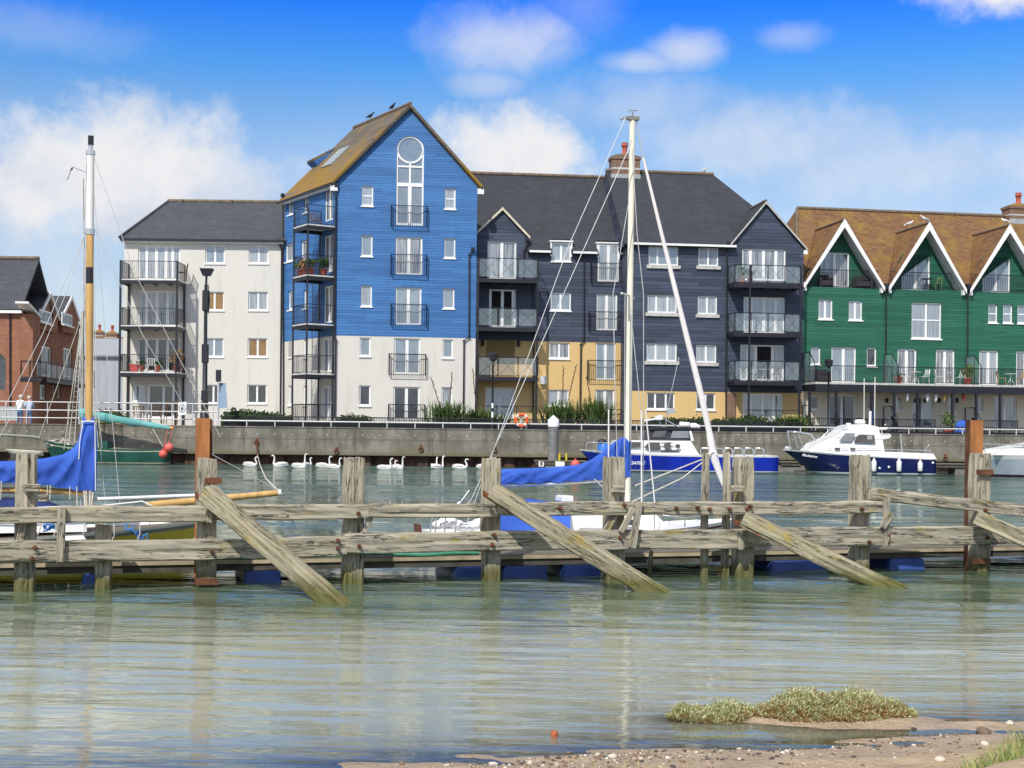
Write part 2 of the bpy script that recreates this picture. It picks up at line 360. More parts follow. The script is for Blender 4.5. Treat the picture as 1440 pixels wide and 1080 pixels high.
def balcony(b, fr, x0, x1, yfloor, yedge, yrail, depth, style='bars', wall_w=0, glass=False, pos='front', posts=(), edge_mat='floor_white'):
    """projecting balcony; px given on its front plane"""
    ym = (yfloor + yrail) / 2; w = wall_w + depth
    u0, u1 = fr.pix(x0, ym, w)[0], fr.pix(x1, ym, w)[0]; xm = (x0 + x1) / 2
    zf, ze, zr = fr.pix(xm, yfloor, w)[1], fr.pix(xm, yedge, w)[1], fr.pix(xm, yrail, w)[1]
    mb = MB(); mb.fbox(fr, u0, u1, wall_w + .01, w, zf - .07, zf, 1); mb.fbox(fr, u0, u1, w - .1, w + .012, ze, zf - .07, 0)
    mb.fbox(fr, u0, u0 + .1, wall_w + .01, w - .1, ze, zf - .07, 0); mb.fbox(fr, u1 - .1, u1, wall_w + .01, w - .1, ze, zf - .07, 0)
    for k in range(1, 4): uu = u0 + (u1 - u0) * k / 4; mb.fbox(fr, uu - .05, uu + .05, wall_w + .01, w - .1, zf - .2, zf - .07, 0)
    o = mb.build('balcony', [M['black'], M[edge_mat]], b.o)
    rb = MB(); gb = MB() if glass else None
    pts = [fr.pt(u0 + .04, wall_w + .05, 0), fr.pt(u0 + .04, w - .03, 0), fr.pt(u1 - .04, w - .03, 0), fr.pt(u1 - .04, wall_w + .05, 0)]
    rail_mb(rb, pts, zl(zf) + .06, zl(zr), .115, .012, style, gmb=gb)
    rb.build('railing', M['black'], o)
    if gb: gb.build('glass_panel', M['glass_rail'], o, recalc=False)
    return u0, u1, zf, w
def post(b, p, z0, z1, r=.055, mat='black', name='balcony_post'):
    mb = MB(); p = Vector(p); mb.box(p.x - r, p.x + r, p.y - r, p.y + r, z0 - 0, z1); return mb.build(name, M[mat], b.o)
def lp(b, fr, u, w): v = fr.pt(u, w, 0); return Vector((v.x, v.y, 0))
def zl(z): return z - GZ              # world height -> building height
def downpipe(b, fr, pts, w=.08, r=.045, mat='black'):
    mb = MB(); q = [fr.pix(x, y, w) for x, y in pts]; mb.path([fr.pt(u, w, z) for u, z in q], r, 6)
    u, z = q[0]; mb.fbox(fr, u - .1, u + .1, .01, .2, z - .06, z + .16)
    for u, z in q[1:-1]: mb.fbox(fr, u - .07, u + .07, .005, .14, z - .03, z + .03)
    return mb.build('downpipe', M[mat], b.o)
def slab(mb, pts, th=.12, mi=0):
    pts = [Vector(p) for p in pts]; n = (pts[1] - pts[0]).cross(pts[2] - pts[0]).normalized()
    if n.z < 0: n = -n
    k = len(pts); lo = [p - n * th for p in pts]
    mb.raw(pts + lo, [tuple(range(k)), tuple(range(2 * k - 1, k - 1, -1))] + [(i, (i + 1) % k, k + (i + 1) % k, k + i) for i in range(k)], mi)
def chimney(b, name, c, wx, wy, z0, z1, pots=1):
    mb = MB(); x, y = c; h = z1 - z0
    mb.box(x - wx / 2, x + wx / 2, y - wy / 2, y + wy / 2, z0, z1 - .25, 0)
    mb.box(x - wx / 2 - .06, x + wx / 2 + .06, y - wy / 2 - .06, y + wy / 2 + .06, z1 - .25, z1 - .08, 0)
    mb.box(x - wx / 2 - .015, x + wx / 2 + .015, y - wy / 2 - .015, y + wy / 2 + .015, z0 + h * .42, z0 + h * .5, 2)
    mb.hexa([(x - wx / 2 - .05, y - wy / 2 - .05, z1 - .08), (x + wx / 2 + .05, y - wy / 2 - .05, z1 - .08), (x + wx / 2 + .05, y + wy / 2 + .05, z1 - .08), (x - wx / 2 - .05, y + wy / 2 + .05, z1 - .08),
             (x - wx / 4, y - wy / 4, z1 + .12), (x + wx / 4, y - wy / 4, z1 + .12), (x + wx / 4, y + wy / 4, z1 + .12), (x - wx / 4, y + wy / 4, z1 + .12)], 1)
    o = mb.build('chimney', [M['brick_old'], M['roof_lichen'], M['sill']], b)
    pb = MB(); pb.lathe((x, y, z1 + .1), [(.2, 0), (.2, .1), (.15, .14), (.16, .5), (.22, .55), (.22, .62), (.17, .66), (.2, .75)], 10)
    pb.build('chimney_pot', M['pot'], o); return o
# ================================================================ WHITE APARTMENT BLOCK
b = Bld('apartment_block', xy(172, 83.3), xy(397, 83.3), 'white rendered four storey block with grey slate roof and black balconies on its left', 'apartment building')
f = Fr(xy(172, 83.3), xy(397, 83.3), b)
for r, (y0, y1, cp) in enumerate([(344.6, 370.6, ('p_grey', 'p_net')), (410.2, 436.6, ('p_tan', 'p_net')), (475.6, 502, ('p_grey', 'p_tan')), (541, 567.5, ('p_dark', 'p_dark'))]):
    window(b, f, (288.6 - r * .8, y0, 315.8 - r * .8, y1), pane=cp[0]); window(b, f, (349.8 - r * .8, y0, 377.4 - r * .8, y1), pane=cp[1])
door(b, f, (194, 345.5, 253, 393), (.2, .43, .66, .82), 'p_net'); door(b, f, (193.5, 409, 253, 458), (.2, .45, .7), 'p_curt')
door(b, f, (193.5, 475.6, 253, 523), (.2, .45, .7), 'p_dark'); window(b, f, (186, 541, 203.6, 565), (), pane='p_net'); door(b, f, (206, 541, 253, 588), (.05, .5, .8), 'p_dark')
zt = f.pix(290, 336)[1]; z0 = GZ
wall(b, f, [(0, z0), (f.L, z0), (f.L, zt), (0, zt)], b.holes['main'], M['white_render'])
mb = MB(); Z = zl
RG = f.pix(300, 283.6)  # ridge seen on the front plane; real ridge 6.4 m behind
zr = P(300, 283.8, 89.7).z; dB = 6.4
ex = .35
def q(u, w, z): return f.pt(u, w, z)
mr = MB(); slab(mr, [q(-.2, ex, zt - .05), q(f.L + .3, ex, zt - .05), q(f.L + .3, -dB, zr), q(1.05, -dB, zr)], .14, 0)
slab(mr, [q(-.2, -2 * dB - ex, zt - .05), q(-.2, ex, zt - .05), q(1.05, -dB, zr)], .14, 0)
slab(mr, [q(f.L + .3, -2 * dB - ex, zt - .05), q(-.2, -2 * dB - ex, zt - .05), q(1.05, -dB, zr), q(f.L + .3, -dB, zr)], .14, 0)
mr.tube(q(1.0, -dB, zr + .02), q(f.L + .3, -dB, zr + .02), .13, 6, 1)
mr.tube(q(-.2, ex, zt), q(1.05, -dB, zr + .02), .09, 6, 0)
for k in (2, 5.2, 8.4): mr.tube(q(k, -dB + .2, zr - .1), q(k, -dB + .2, zr + .12), .05, 6, 1)
mr.build('roof', [M['roof_grey'], M['ridge']], b.o)
mb = MB(); mb.fbox(f, -.12, f.L, .012, .3, zt - .28, zt - .16); mb.build('fascia', M['white'], b.o)
mb = MB(); mb.fbox(f, -.15, f.L, .30, .42, zt - .2, zt - .09); mb.build('gutter', M['black'], b.o)
mb = MB(); mb.fbox(f, 0, f.L, -2 * dB, -2 * dB + .2, z0, zt - .1); mb.hexa([q(0, -.02, z0), q(0, -2 * dB, z0), q(.2, -2 * dB, z0), q(.2, -.02, z0), q(0, -.02, zt - .1), q(0, -2 * dB, zt - .1), q(.2, -2 * dB, zt - .1), q(.2, -.02, zt - .1)]); mb.build('side_wall', M['white_render'], b.o)
WB = []
for yf, ye, yr in ((392.4, 399, 367), (457.5, 463.8, 433), (523, 530, 498.6)):
    WB.append(balcony(b, f, 168.2, 250.3, yf, ye, yr, 1.9))
u0, u1, _, w = WB[0]; zpt = f.pix(200, 366, 1.9)[1]
for uu, ww in ((u0 + .05, w - .05), (u1 - .05, w - .05), (u0 + .05, .09), (u1 - .05, .09)): post(b, lp(b, f, uu, ww), 0, zl(zpt) - (.0 if ww > 1 else 1.2))
downpipe(b, f, [(393, 339), (393.5, 345), (396, 350), (394, 585)])
WHITE_F = f; WHITE_B = WB
# ================================================================ BLUE GABLED BLOCK
A, B = xy(470.5, 77), xy(667.6, 78.1)
b = Bld('gabled_block', A, B, 'tall blue weatherboarded block with steep gable and round topped window over white rendered lower floors', 'apartment building')
f = Fr(A, B, b); s = Fr(xy(397.2, 83.3), A, b)
for nm, rows_ in (('up', [((508.7, 260.8, 524.8, 289.6), (.5,), 'p_net'), ((625.4, 264.6, 640.8, 294), (.5,), 'p_net'), ((508, 330.6, 523.8, 360.4), (), 'p_grey'), ((624.6, 334.8, 640.4, 363), (), 'p_grey'),
                          ((507.5, 401, 523, 431), (), 'p_net'), ((623, 405.5, 639, 434), (), 'p_grey')]),
                  ('lo', [((506, 474.8, 521, 501), (), 'p_grey'), ((622.5, 477.4, 637, 503.5), (), 'p_grey'), ((505, 542, 521, 570.6), (), 'p_dark'), ((621, 544.5, 636, 572), (), 'p_curt')])):
    for px, rw, pm in rows_: window(b, f, px, (), rw, pm, key=nm)
door(b, f, (556, 333, 594, 386.5), pane='p_curt', key='up'); door(b, f, (556, 404, 592.5, 457), pane='p_grey', key='up')
door(b, f, (554, 475.8, 591, 526), pane='p_grey', key='lo'); door(b, f, (553, 544, 590, 590), pane='p_dark', key='lo')
# big window: french door, two lights, round head
au0, au1, az0, az1 = f.rect(557, 240, 595.6, 317); cu, cz = f.pix(576.6, 210.3); rad = (au1 - au0) / 2; cu = (au0 + au1) / 2
arch = [(au0, az0), (au0, cz)] + [(cu - rad * math.cos(t), cz + rad * math.sin(t)) for t in [PI * k / 20 for k in range(1, 20)]] + [(au1, cz), (au1, az0)]
b.holes['up'].append(arch)
mb = MB(); a_, c_ = -.15, -.06
mb.fbox(f, au0, au0 + .09, a_, c_, az0, cz); mb.fbox(f, au1 - .09, au1, a_, c_, az0, cz)
def ring(r0, r1, n=40, w0=a_, w1=c_, t0=0, t1=2 * PI):
    for k in range(n):
        t, t2 = t0 + (t1 - t0) * k / n, t0 + (t1 - t0) * (k + 1) / n
        g = lambda r, t, w: f.pt(cu + r * math.cos(t), w, cz + r * math.sin(t))
        mb.hexa([g(r0, t, w0), g(r1, t, w0), g(r1, t2, w0), g(r0, t2, w0), g(r0, t, w1), g(r1, t, w1), g(r1, t2, w1), g(r0, t2, w1)])
ring(rad - .10, rad)
z234, z259, zb = f.pix(576, 234)[1], f.pix(576, 259.5)[1], az0
mb.fbox(f, au0 + .09, au1 - .09, a_, c_ + .004, z234 - .05, z234 + .05); mb.fbox(f, au0 + .09, au1 - .09, a_, c_ + .004, z259 - .1, z259 + .1)
mb.fbox(f, cu - .05, cu + .05, a_, c_, z259 + .1, z234 - .05); mb.fbox(f, cu - .1, cu + .1, a_, c_, zb, z259 - .1); mb.fbox(f, cu - .05, cu + .05, a_, c_, z234 + .05, cz - rad + .08)
mb.fbox(f, au0 + .09, au1 - .09, a_, c_, zb, zb + .14)
o = mb.build('round_topped_window', M['upvc'], b.o)
pb = MB(); n_ = len(arch); pb.face([f.pt(u, -.115, z) for u, z in arch]); pb.build('pane', M['p_grey'], o, recalc=False)
ap = f.pix(577.3, 148.5); el = (0, f.pix(474, 250)[1]); er = (f.L, f.pix(670, 255)[1]); zm = f.pix(570, 473.6)[1]
wall(b, f, [(0, zm), (f.L, zm), er, ap, el], b.holes['up'], M['blue_board'], 'weatherboarding')
wall(b, f, [(0, GZ), (f.L, GZ), (f.L, zm), (0, zm)], b.holes['lo'], M['white_render'], 'rendered_wall', w=-.012)
for px in ((550.4, 289.3, 600.6, 319), (550, 358, 600, 387.6), (550, 428, 600, 458.3)): juliet(b, f, px, 'navyrail')
for px in ((547.3, 498, 598.7, 528), (546.5, 569, 597.5, 592)): juliet(b, f, px, 'black')
# left flank
for px, pm in (((404.6, 276, 412, 302), 'p_grey'), ((427, 271, 434.4, 299), 'p_grey'), ((401, 342.5, 411.6, 368), 'p_net'), ((423, 338, 434, 366), 'p_curt'), ((405, 409, 411, 436), 'p_grey'), ((426.6, 407, 433.6, 434), 'p_grey')):
    window(b, s, px, (), (), pm, key='sup', fw=.1)
for px, pm in (((405.5, 477.5, 410.5, 502.5), 'p_net'), ((426.5, 477, 433, 503), 'p_net'), ((405, 542, 410, 570), 'p_net'), ((426, 542.5, 432, 570), 'p_net')): window(b, s, px, (), (), pm, key='slo', fw=.1)
for px in ((456, 263.5, 468.5, 310.5), (455, 331, 468, 383), (454.6, 402, 467.6, 454)): door(b, s, px, pane='p_curt', key='sup')
for px in ((453.5, 475.6, 466.5, 523), (453, 543.5, 466, 590)): door(b, s, px, pane='p_net', key='slo')
zes = s.pix(440, 261)[1]; zms = zm
wall(b, s, [(0, zms), (s.L, zms), (s.L, el[1]), (0, el[1] + .05)], b.holes['sup'], M['blue_board'], 'flank_boarding', reveal=.2)
wall(b, s, [(0, GZ), (s.L, GZ), (s.L, zms), (0, zms)], b.holes['slo'], M['white_render'], 'flank_render', w=-.012, reveal=.2)
# roof (skewed plan)
Sv = Vector(xy(397.2, 83.3)) - Vector(A)          # direction of the flank
def off(u, w, z, k): # point on front plane shifted back along the flank
    v = f.A + f.d * u + f.n * w + Sv * k; return b.Mi @ Vector((v.x, v.y, z))
ov = .22; slope = (ap[1] - el[1]) / ap[0]
eL = (-.32, el[1] - .32 * slope); eR = (f.L + .3, er[1] - .3 * (ap[1] - er[1]) / (f.L - ap[0]))
mr = MB()
kr = 1.0; zrb = P(466.5, 183, 83.9).z
slab(mr, [off(eL[0], ov, eL[1] + .05, 0), off(ap[0], ov, ap[1] + .06, 0), off(ap[0], 0, ap[1] + .06, kr * .985), off(eL[0], -.2, eL[1] + .05, 1.06)], .16)
slab(mr, [off(ap[0], ov, ap[1] + .06, 0), off(eR[0], ov, eR[1] + .05, 0), off(eR[0], -.2, eR[1] + .05, 1.8), off(ap[0], 0, ap[1] + .06, kr * .985)], .16)
slab(mr, [off(eL[0], -.2, eL[1] + .05, 1.06), off(ap[0], 0, ap[1] + .06, kr * .985), off(eR[0], -.2, eR[1] + .05, 1.8)], .16)
mr.tube(off(ap[0], ov, ap[1] + .08, 0), off(ap[0], 0, ap[1] + .08, kr * .985), .1, 6, 1)
mr.build('roof', [M['roof_lichen'], M['ridge']], b.o)
mb = MB()
for (u_, z_), (u2, z2) in ((eL, ap), (ap, eR)):
    mb.hexa([off(u_, .02, z_ - .2, 0), off(u2, .02, z2 - .2, 0), off(u2, ov - .02, z2 - .2, 0), off(u_, ov - .02, z_ - .2, 0), off(u_, .02, z_ - .1, 0), off(u2, .02, z2 - .1, 0), off(u2, ov - .02, z2 - .1, 0), off(u_, ov - .02, z_ - .1, 0)])
mb.build('bargeboard', M['black'], b.o)
for e in (eL, eR):
    mb = MB(); mb.fbox(f, e[0] - .06, e[0] + .34 if e is eL else e[0] + .06, .03, ov - .04, e[1] - .42, e[1] - .12) if e is eL else mb.fbox(f, e[0] - .3, e[0] + .06, .03, ov - .04, e[1] - .42, e[1] - .12); mb.build('eave_box', M['white'], b.o)
mb = MB(); mb.fbox(s, -.3, s.L, .02, .3, eL[1] - .2, eL[1] - .08); mb.build('fascia', M['white'], b.o)
mb = MB(); mb.fbox(s, -.35, s.L + .05, .3, .4, eL[1] - .14, eL[1] - .02); mb.build('gutter', M['black'], b.o)
# skylight and rear dormer on the left slope
def onslope(a, k, up=0): # a: 0 eave..1 ridge, k along flank
    p, q_ = off(eL[0], 0, eL[1] + .05, 0), off(ap[0], 0, ap[1] + .06, 0); sh = off(0, 0, 0, 1) - off(0, 0, 0, 0)
    nrm = (q_ - p).cross(sh).normalized(); nrm = nrm if nrm.z > 0 else -nrm
    return p.lerp(q_, a) + sh * k + nrm * up
mb = MB(); cs = [onslope(.36, .5, -.01), onslope(.36, .69, -.01), onslope(.60, .69, -.01), onslope(.60, .5, -.01)]; cs2 = [onslope(.36, .5, .1), onslope(.36, .69, .1), onslope(.60, .69, .1), onslope(.60, .5, .1)]
mb.hexa(cs + cs2); o = mb.build('skylight', M['lead'], b.o)
mb = MB()
for k0, k1 in ((.515, .59), (.60, .675)): mb.face([onslope(.38, k0, .11), onslope(.38, k1, .11), onslope(.58, k1, .11), onslope(.58, k0, .11)])
mb.build('pane', M['p_net'], o, recalc=False)
mb = MB(); d0 = [onslope(.46, .92, 0), onslope(.46, 1.04, 0), onslope(.68, 1.02, 0), onslope(.68, .92, 0)]
top = [onslope(.46, .91, 0) + Vector((-.26, 0, .40)), onslope(.46, 1.05, 0) + Vector((-.26, 0, .40)), onslope(.69, 1.02, .06), onslope(.69, .91, .06)]
mb.hexa(d0 + [Vector(t) - Vector((0, 0, .12)) for t in top], 1); slab(mb, top, .12, 0); mb.build('dormer', [M['roof_lichen'], M['blue_board']], b.o)
BLUE_CROW = [b.M @ off(ap[0], 0, ap[1] + .17, k) for k in (.30, .68)]
# other walls
mb = MB()
mb.hexa([off(0, 0, GZ, 1), off(f.L, 0, GZ, 1.7), off(f.L, -.25, GZ, 1.7), off(0, -.25, GZ, 1), off(0, 0, el[1] - .1, 1), off(f.L, 0, er[1] - .1, 1.7), off(f.L, -.25, er[1] - .1, 1.7), off(0, -.25, el[1] - .1, 1)])
mb.hexa([off(f.L - .002, -.02, GZ, 0), off(f.L - .002, 0, GZ, 1.7), off(f.L - .25, 0, GZ, 1.7), off(f.L - .25, -.02, GZ, 0), off(f.L - .002, -.02, er[1] - .1, 0), off(f.L - .002, 0, er[1] - .1, 1.7), off(f.L - .25, 0, er[1] - .1, 1.7), off(f.L - .25, -.02, er[1] - .1, 0)])
mb.build('rear_wall', M['blue_board'], b.o)
# corner balconies on the flank
Bal = []
bw = 1.75; uA = s.L - .06; uD = s.L - 2.05
for k, (yf, ye, yr) in enumerate(((313, 320.5, 285.5), (384.5, 390.5, 356), (453.5, 460, 426), (524, 531, 498), (None, None, 568))):
    zrl = s.pix(437, yr, bw)[1]
    zf = s.pix(437, yf, bw)[1] if yf else GZ + .25
    mb = MB()
    if yf:
        zE = zf - .27; mb.fbox(s, uD, uA, .01, bw, zf - .07, zf, 1); mb.fbox(s, uD, uA, bw - .1, bw + .01, zE, zf - .07, 0); mb.fbox(s, uA - .1, uA, .01, bw - .1, zE, zf - .07, 0); mb.fbox(s, uD, uD + .1, .01, bw - .1, zE, zf - .07, 0)
    else: mb.fbox(s, uD, uA, .01, bw, GZ, zf, 1)
    o = mb.build('balcony', [M['black'], M['floor_white']], b.o); rb = MB()
    rail_mb(rb, [s.pt(uD, .05, 0), s.pt(uD, bw - .04, 0), s.pt(uA - .04, bw - .04, 0), s.pt(uA - .04, .05, 0)], zl(zf) + .06, zl(zrl), .115, .012); rb.build('railing', M['black'], o)
    Bal.append((zf, zrl))
for uu, ww in ((uD + .03, bw - .05), (uA - .05, bw - .05), (uD + .03, .1), (uA - .05, .1)): post(b, lp(b, s, uu, ww), 0, zl(Bal[0][0]) + (.9 if ww > 1 else -.2), .05)
downpipe(b, f, [(472.8, 262), (470.5, 474), (472.2, 478), (470.8, 588)], .1); downpipe(b, f, [(665, 352), (660, 358), (659.4, 474), (652.5, 479), (651.5, 588)], .09)
downpipe(b, s, [(398, 276), (398.5, 585)], .08)
BLUE_F, BLUE_S, BLUE_O, BLUE_OFF, BLUE_AP, BLUE_BW, BLUE_UD, BLUE_UA, BLUE_Z = f, s, b, off, ap, bw, uD, uA, Bal
# ================================================================ DARK SLATE BLOCK, WEST HALF
A, B = xy(668.5, 79.6), xy(886.5, 80.6)
b = Bld('slate_clad_block', A, B, 'slate hung block with yellow lower two floors and small gable beside the tall blue block', 'apartment building')
f = Fr(A, B, b)
window(b, f, (775.6, 341, 803, 367.6), pane='p_net', key='x', sillmat='sill'); b.holes['x'].pop()
window(b, f, (774, 411, 803, 437), pane='p_grey', key='up'); window(b, f, (772, 481.6, 801, 504.5), pane='p_curt', key='lo'); window(b, f, (771, 548, 800, 571), pane='p_net', key='lo')
door(b, f, (685.5, 339, 726, 391.7), pane='p_curt', key='up'); door(b, f, (687.7, 407, 725.4, 460), pane='p_net', key='up', opened=(.1, .85)); door(b, f, (683.6, 478.6, 724, 530.6), pane='p_curt', key='lo'); door(b, f, (682.6, 545, 723, 590), pane='p_grey', key='lo')
door(b, f, (840.7, 343.5, 870, 396), pane='p_net', key='x', rec=-.02); b.holes['x'].pop()
door(b, f, (838.5, 413, 868, 465), pane='p_net', key='up'); door(b, f, (837.5, 482.4, 865.6, 534.6), pane='p_grey', key='lo'); door(b, f, (837, 548, 864, 592), pane='p_curt', key='lo')
zg = f.pix(790, 354.5)[1]; zm = f.pix(760, 480)[1]
g0, g1 = f.pix(673, 325)[0], f.pix(741.5, 331)[0]; gz = f.pix(706, 294)[1]; gu = f.pix(706.5, 294)[0]; zgl, zgr = f.pix(673, 325)[1], f.pix(741.5, 331)[1]
zw = f.pix(790, 341)[1]
h_x = []
for px in ((775.6, 341, 803, 367.6), (840.7, 343.5, 870, 396)):
    u0, u1, z0_, z1_ = f.rect(*px); h_x.append((u0, u1, z0_, z1_))
# notches for the two openings that rise through the eave
(w0, w1, wz0, wz1), (d0, d1, dz0, dz1) = h_x
outer = [(0, zm), (f.L, zm), (f.L, zg), (d1, zg), (d1, dz0), (d0, dz0), (d0, zg), (w1, zg), (w1, wz0), (w0, wz0), (w0, zg), (g1, zg), (g1, zgr), (gu, gz), (g0, zgl), (0, zgl)]
wall(b, f, outer, b.holes['up'], M['slate_board'], 'slate_hanging')
wall(b, f, [(0, GZ), (f.L, GZ), (f.L, zm), (0, zm)], b.holes['lo'], M['yellow_render'], 'rendered_wall', w=-.012)
for u0, u1, z0_, z1_ in h_x: # dormer cheeks and flat heads
    mb = MB(); mb.fbox(f, u0 - .07, u0, -1.6, .05, zg - .25, z1_ + .03); mb.fbox(f, u1, u1 + .07, -1.6, .05, zg - .25, z1_ + .03); mb.fbox(f, u0 - .12, u1 + .12, -1.8, .1, z1_ + .03, z1_ + .11); mb.fbox(f, u0, u1, -.35, -.2, z0_, z1_); mb.build('dormer', M['white'], b.o)
dB = 5.0; zr = P(760, 247.5, 85.1).z; mr = MB(); p = f.pt
sl = (zr - zg) / dB
zf_ = lambda w: zg - .05 + (.3 - w) / (dB + .3) * (zr - zg + .05)
wb = -3.0
for ua, ub, ws in ((-.3, g0, -.12), (g0, g1, -.12), (g1, w0, .3), (w0, w1, -(wz1 + .08 - zg) / sl), (w1, d0, .3), (d0, d1, -(dz1 + .08 - zg) / sl), (d1, f.L - .05, .3)): slab(mr, [p(ua, ws, zf_(ws)), p(ub, ws, zf_(ws)), p(ub, wb, zf_(wb)), p(ua, wb, zf_(wb))], .14)
slab(mr, [p(-.3, wb, zf_(wb)), p(f.L - .05, wb, zf_(wb)), p(f.L - .05, -dB, zr), p(-.3, -dB, zr)], .14)
slab(mr, [p(-.3, -2 * dB, zg), p(f.L - .05, -2 * dB, zg), p(f.L - .05, -dB, zr), p(-.3, -dB, zr)], .14)
mr.tube(p(-.3, -dB, zr + .03), p(f.L - .05, -dB, zr + .03), .12, 6, 1)
wa = -(gz - zg) / sl
slab(mr, [p(g0 - .15, .15, zgl - .1), p(gu, .15, gz + .06), p(gu, wa - .2, gz + .06), p(g0 - .15, -(zgl - .1 - zg) / sl - .2, zgl - .1)], .1)
slab(mr, [p(gu, .15, gz + .06), p(g1 + .15, .15, zgr - .1), p(g1 + .15, -(zgr - .1 - zg) / sl - .2, zgr - .1), p(gu, wa - .2, gz + .06)], .1)
mr.tube(p(gu, .15, gz + .08), p(gu, wa, gz + .08), .07, 5, 1)
mr.build('roof', [M['roof_dark'], M['ridge']], b.o)
mb = MB()
for ua, za, ub, zb_ in ((g0 - .15, zgl - .1, gu, gz + .06), (gu, gz + .06, g1 + .15, zgr - .1)):
    mb.hexa([p(ua, .13, za - .14), p(ub, .13, zb_ - .14), p(ub, .18, zb_ - .14), p(ua, .18, za - .14), p(ua, .13, za + .03), p(ub, .13, zb_ + .03), p(ub, .18, zb_ + .03), p(ua, .18, za + .03)])
mb.build('bargeboard', simple('cream_trim', (.62, .56, .42), .7), b.o)
mb = MB()
for ua, ub in ((g1 + .1, w0 - .08), (w1 + .08, d0 - .08), (d1 + .08, f.L)): mb.fbox(f, ua, ub, .3, .4, zg - .1, zg + .02)
mb.build('gutter', M['white'], b.o)
for px in ((831.5, 370, 880, 397.6), (829, 438.5, 878, 466), (827, 507, 877, 535.5)): juliet(b, f, px)
juliet(b, f, (860, 576, 878, 598))
DWB = []
for yf, ye, yr in ((392, 397.5, 363.3), (460.5, 466, 433), (530, 535.5, 502)): DWB.append(balcony(b, f, 671.5, 757.5, yf, ye, yr, 1.5, 'cross', glass=True, edge_mat='black'))
u0, u1, _, w = DWB[0]
for uu, ww in ((u0 + .05, w - .04), (u1 - .05, w - .04), (u1 - .05, .1)): post(b, lp(b, f, uu, ww), 0, zl(f.pix(700, 363, 1.5)[1]), .05)
mb = MB(); zz0, zz1 = zl(GZ) + .15, zl(f.pix(700, 571, 1.5)[1]); rail_mb(mb, [f.pt(u0 + .05, w - .04, 0), f.pt(u1 - .05, w - .04, 0)], zz0, zz1, style='cross'); mb.build('patio_railing', M['black'], b.o)
downpipe(b, f, [(741.5, 338), (741, 345), (737, 352), (736.5, 400)], .1); downpipe(b, f, [(824.5, 356), (824, 360), (821.5, 364), (821, 479), (817, 484), (815.5, 590)], .1); downpipe(b, f, [(884.5, 482), (884, 592)], .1)
mb = MB(); u0, u1, z0_, z1_ = f.rect(759.5, 529, 768, 540.5); mb.fbox(f, u0, u1, -.005, .2, z0_, z1_); mb.build('meter_box', M['white'], b.o)
mb = MB(); mb.fbox(f, 0, f.L, -2 * dB, -2 * dB + .2, GZ, zg - .1); mb.build('rear_wall', M['slate_board'], b.o)
for xx, yy in ((679, 481), (729, 482)):
    mb = MB(); u, z = f.pix(xx, yy, .1); v = f.pt(u, .1, z); mb.lathe(v - Vector((0, 0, .25)), [(.03, 0), (.09, .06), (.1, .3), (.03, .38)], 8); mb.build('wall_lantern', M['black'], b.o)
DW_F = f; DW_B = DWB
# ================================================================ DARK SLATE BLOCK, EAST HALF
A, B = xy(886.8, 79.0), xy(1127.4, 80.25)
b = Bld('slate_clad_block', A, B, 'slate hung block with yellow ground floor, chimney and gabled balcony bay by the green terrace', 'apartment building')
f = Fr(A, B, b); p = f.pt
for px, cols, pm, k in (((912, 346.4, 954, 373), (.31, .69), 'p_grey', 'up'), ((982, 348, 1010.5, 374), (.5,), 'p_curt', 'up'), ((910.4, 414.6, 952, 440), (.31, .69), 'p_net', 'up'), ((981, 416, 1008.6, 442), (.5,), 'p_net', 'up'),
                        ((909, 482.6, 952, 508), (.31, .69), 'p_net', 'up'), ((979, 484.6, 1007.6, 510), (.5,), 'p_net', 'up'), ((909.4, 552, 949, 576), (.31, .69), 'p_dark', 'lo'), ((979, 552.8, 1006, 576.5), (.5,), 'p_dark', 'lo')):
    window(b, f, px, cols, (), pm, k == 'lo', k)
    if k == 'up':
        u0, u1, z0_, z1_ = f.rect(*px); mb = MB(); mb.fbox(f, u0 - .12, u1 + .12, .003, .1, z0_ - .2, z0_ - .002); mb.build('sill', M['sill'], b.o)
door(b, f, (1043.4, 350, 1105, 394.5), (.2, .5, .78), 'p_curt', 'up'); door(b, f, (1045.5, 418, 1104, 468), (.2, .5, .78), 'p_net', 'up'); door(b, f, (1040.7, 485, 1103, 535.6), (.18, .36, .74), 'p_curt', 'up', opened=(.36, .74)); door(b, f, (1044.5, 553.4, 1101, 594), (.2, .5, .78), 'p_net', 'lo')
zg = f.pix(960, 344.5)[1]; zm = f.pix(960, 550.4)[1]
g0, g1, gu = f.pix(1031, 340)[0], f.L, f.pix(1076, 285)[0]; gz = f.pix(1076, 285)[1]; zgl, zgr = f.pix(1031, 339)[1], f.pix(1129, 346)[1]
wall(b, f, [(0, zm), (f.L, zm), (f.L, zgr), (gu, gz), (g0, zgl), (g0, zg), (0, zg)], b.holes['up'], M['slate_board'], 'slate_hanging')
wall(b, f, [(0, GZ), (f.L, GZ), (f.L, zm), (0, zm)], b.holes['lo'], M['yellow_render'], 'rendered_wall', w=-.012)
dB = 5.6; zr = P(950, 244.6, 85.2).z; sl = (zr - zg) / dB; ur = f.pix(1003, 247, -dB)[0]; mr = MB(); ul = -.55
uh = f.L + .1; 
slab(mr, [p(ul, .3, zg - .05), p(g0 + .1, .3, zg - .05), p(uh - 1, -.5, zg + .3), p(uh, -dB * .8, zg + .8), p(ur, -dB, zr), p(ul, -dB, zr)][:2] + [p(ur, -dB, zr), p(ul, -dB, zr)], .15)
slab(mr, [p(g0 + .1, -.12, zg + .1), p(uh, -.12, zg + .1), p(ur, -dB, zr)], .15); slab(mr, [p(g0 - .6, .3, zg - .05), p(g0 + .1, .3, zg - .05), p(g0 + .1, -.12, zg + .1), p(ur, -dB, zr)], .15) if 0 else None
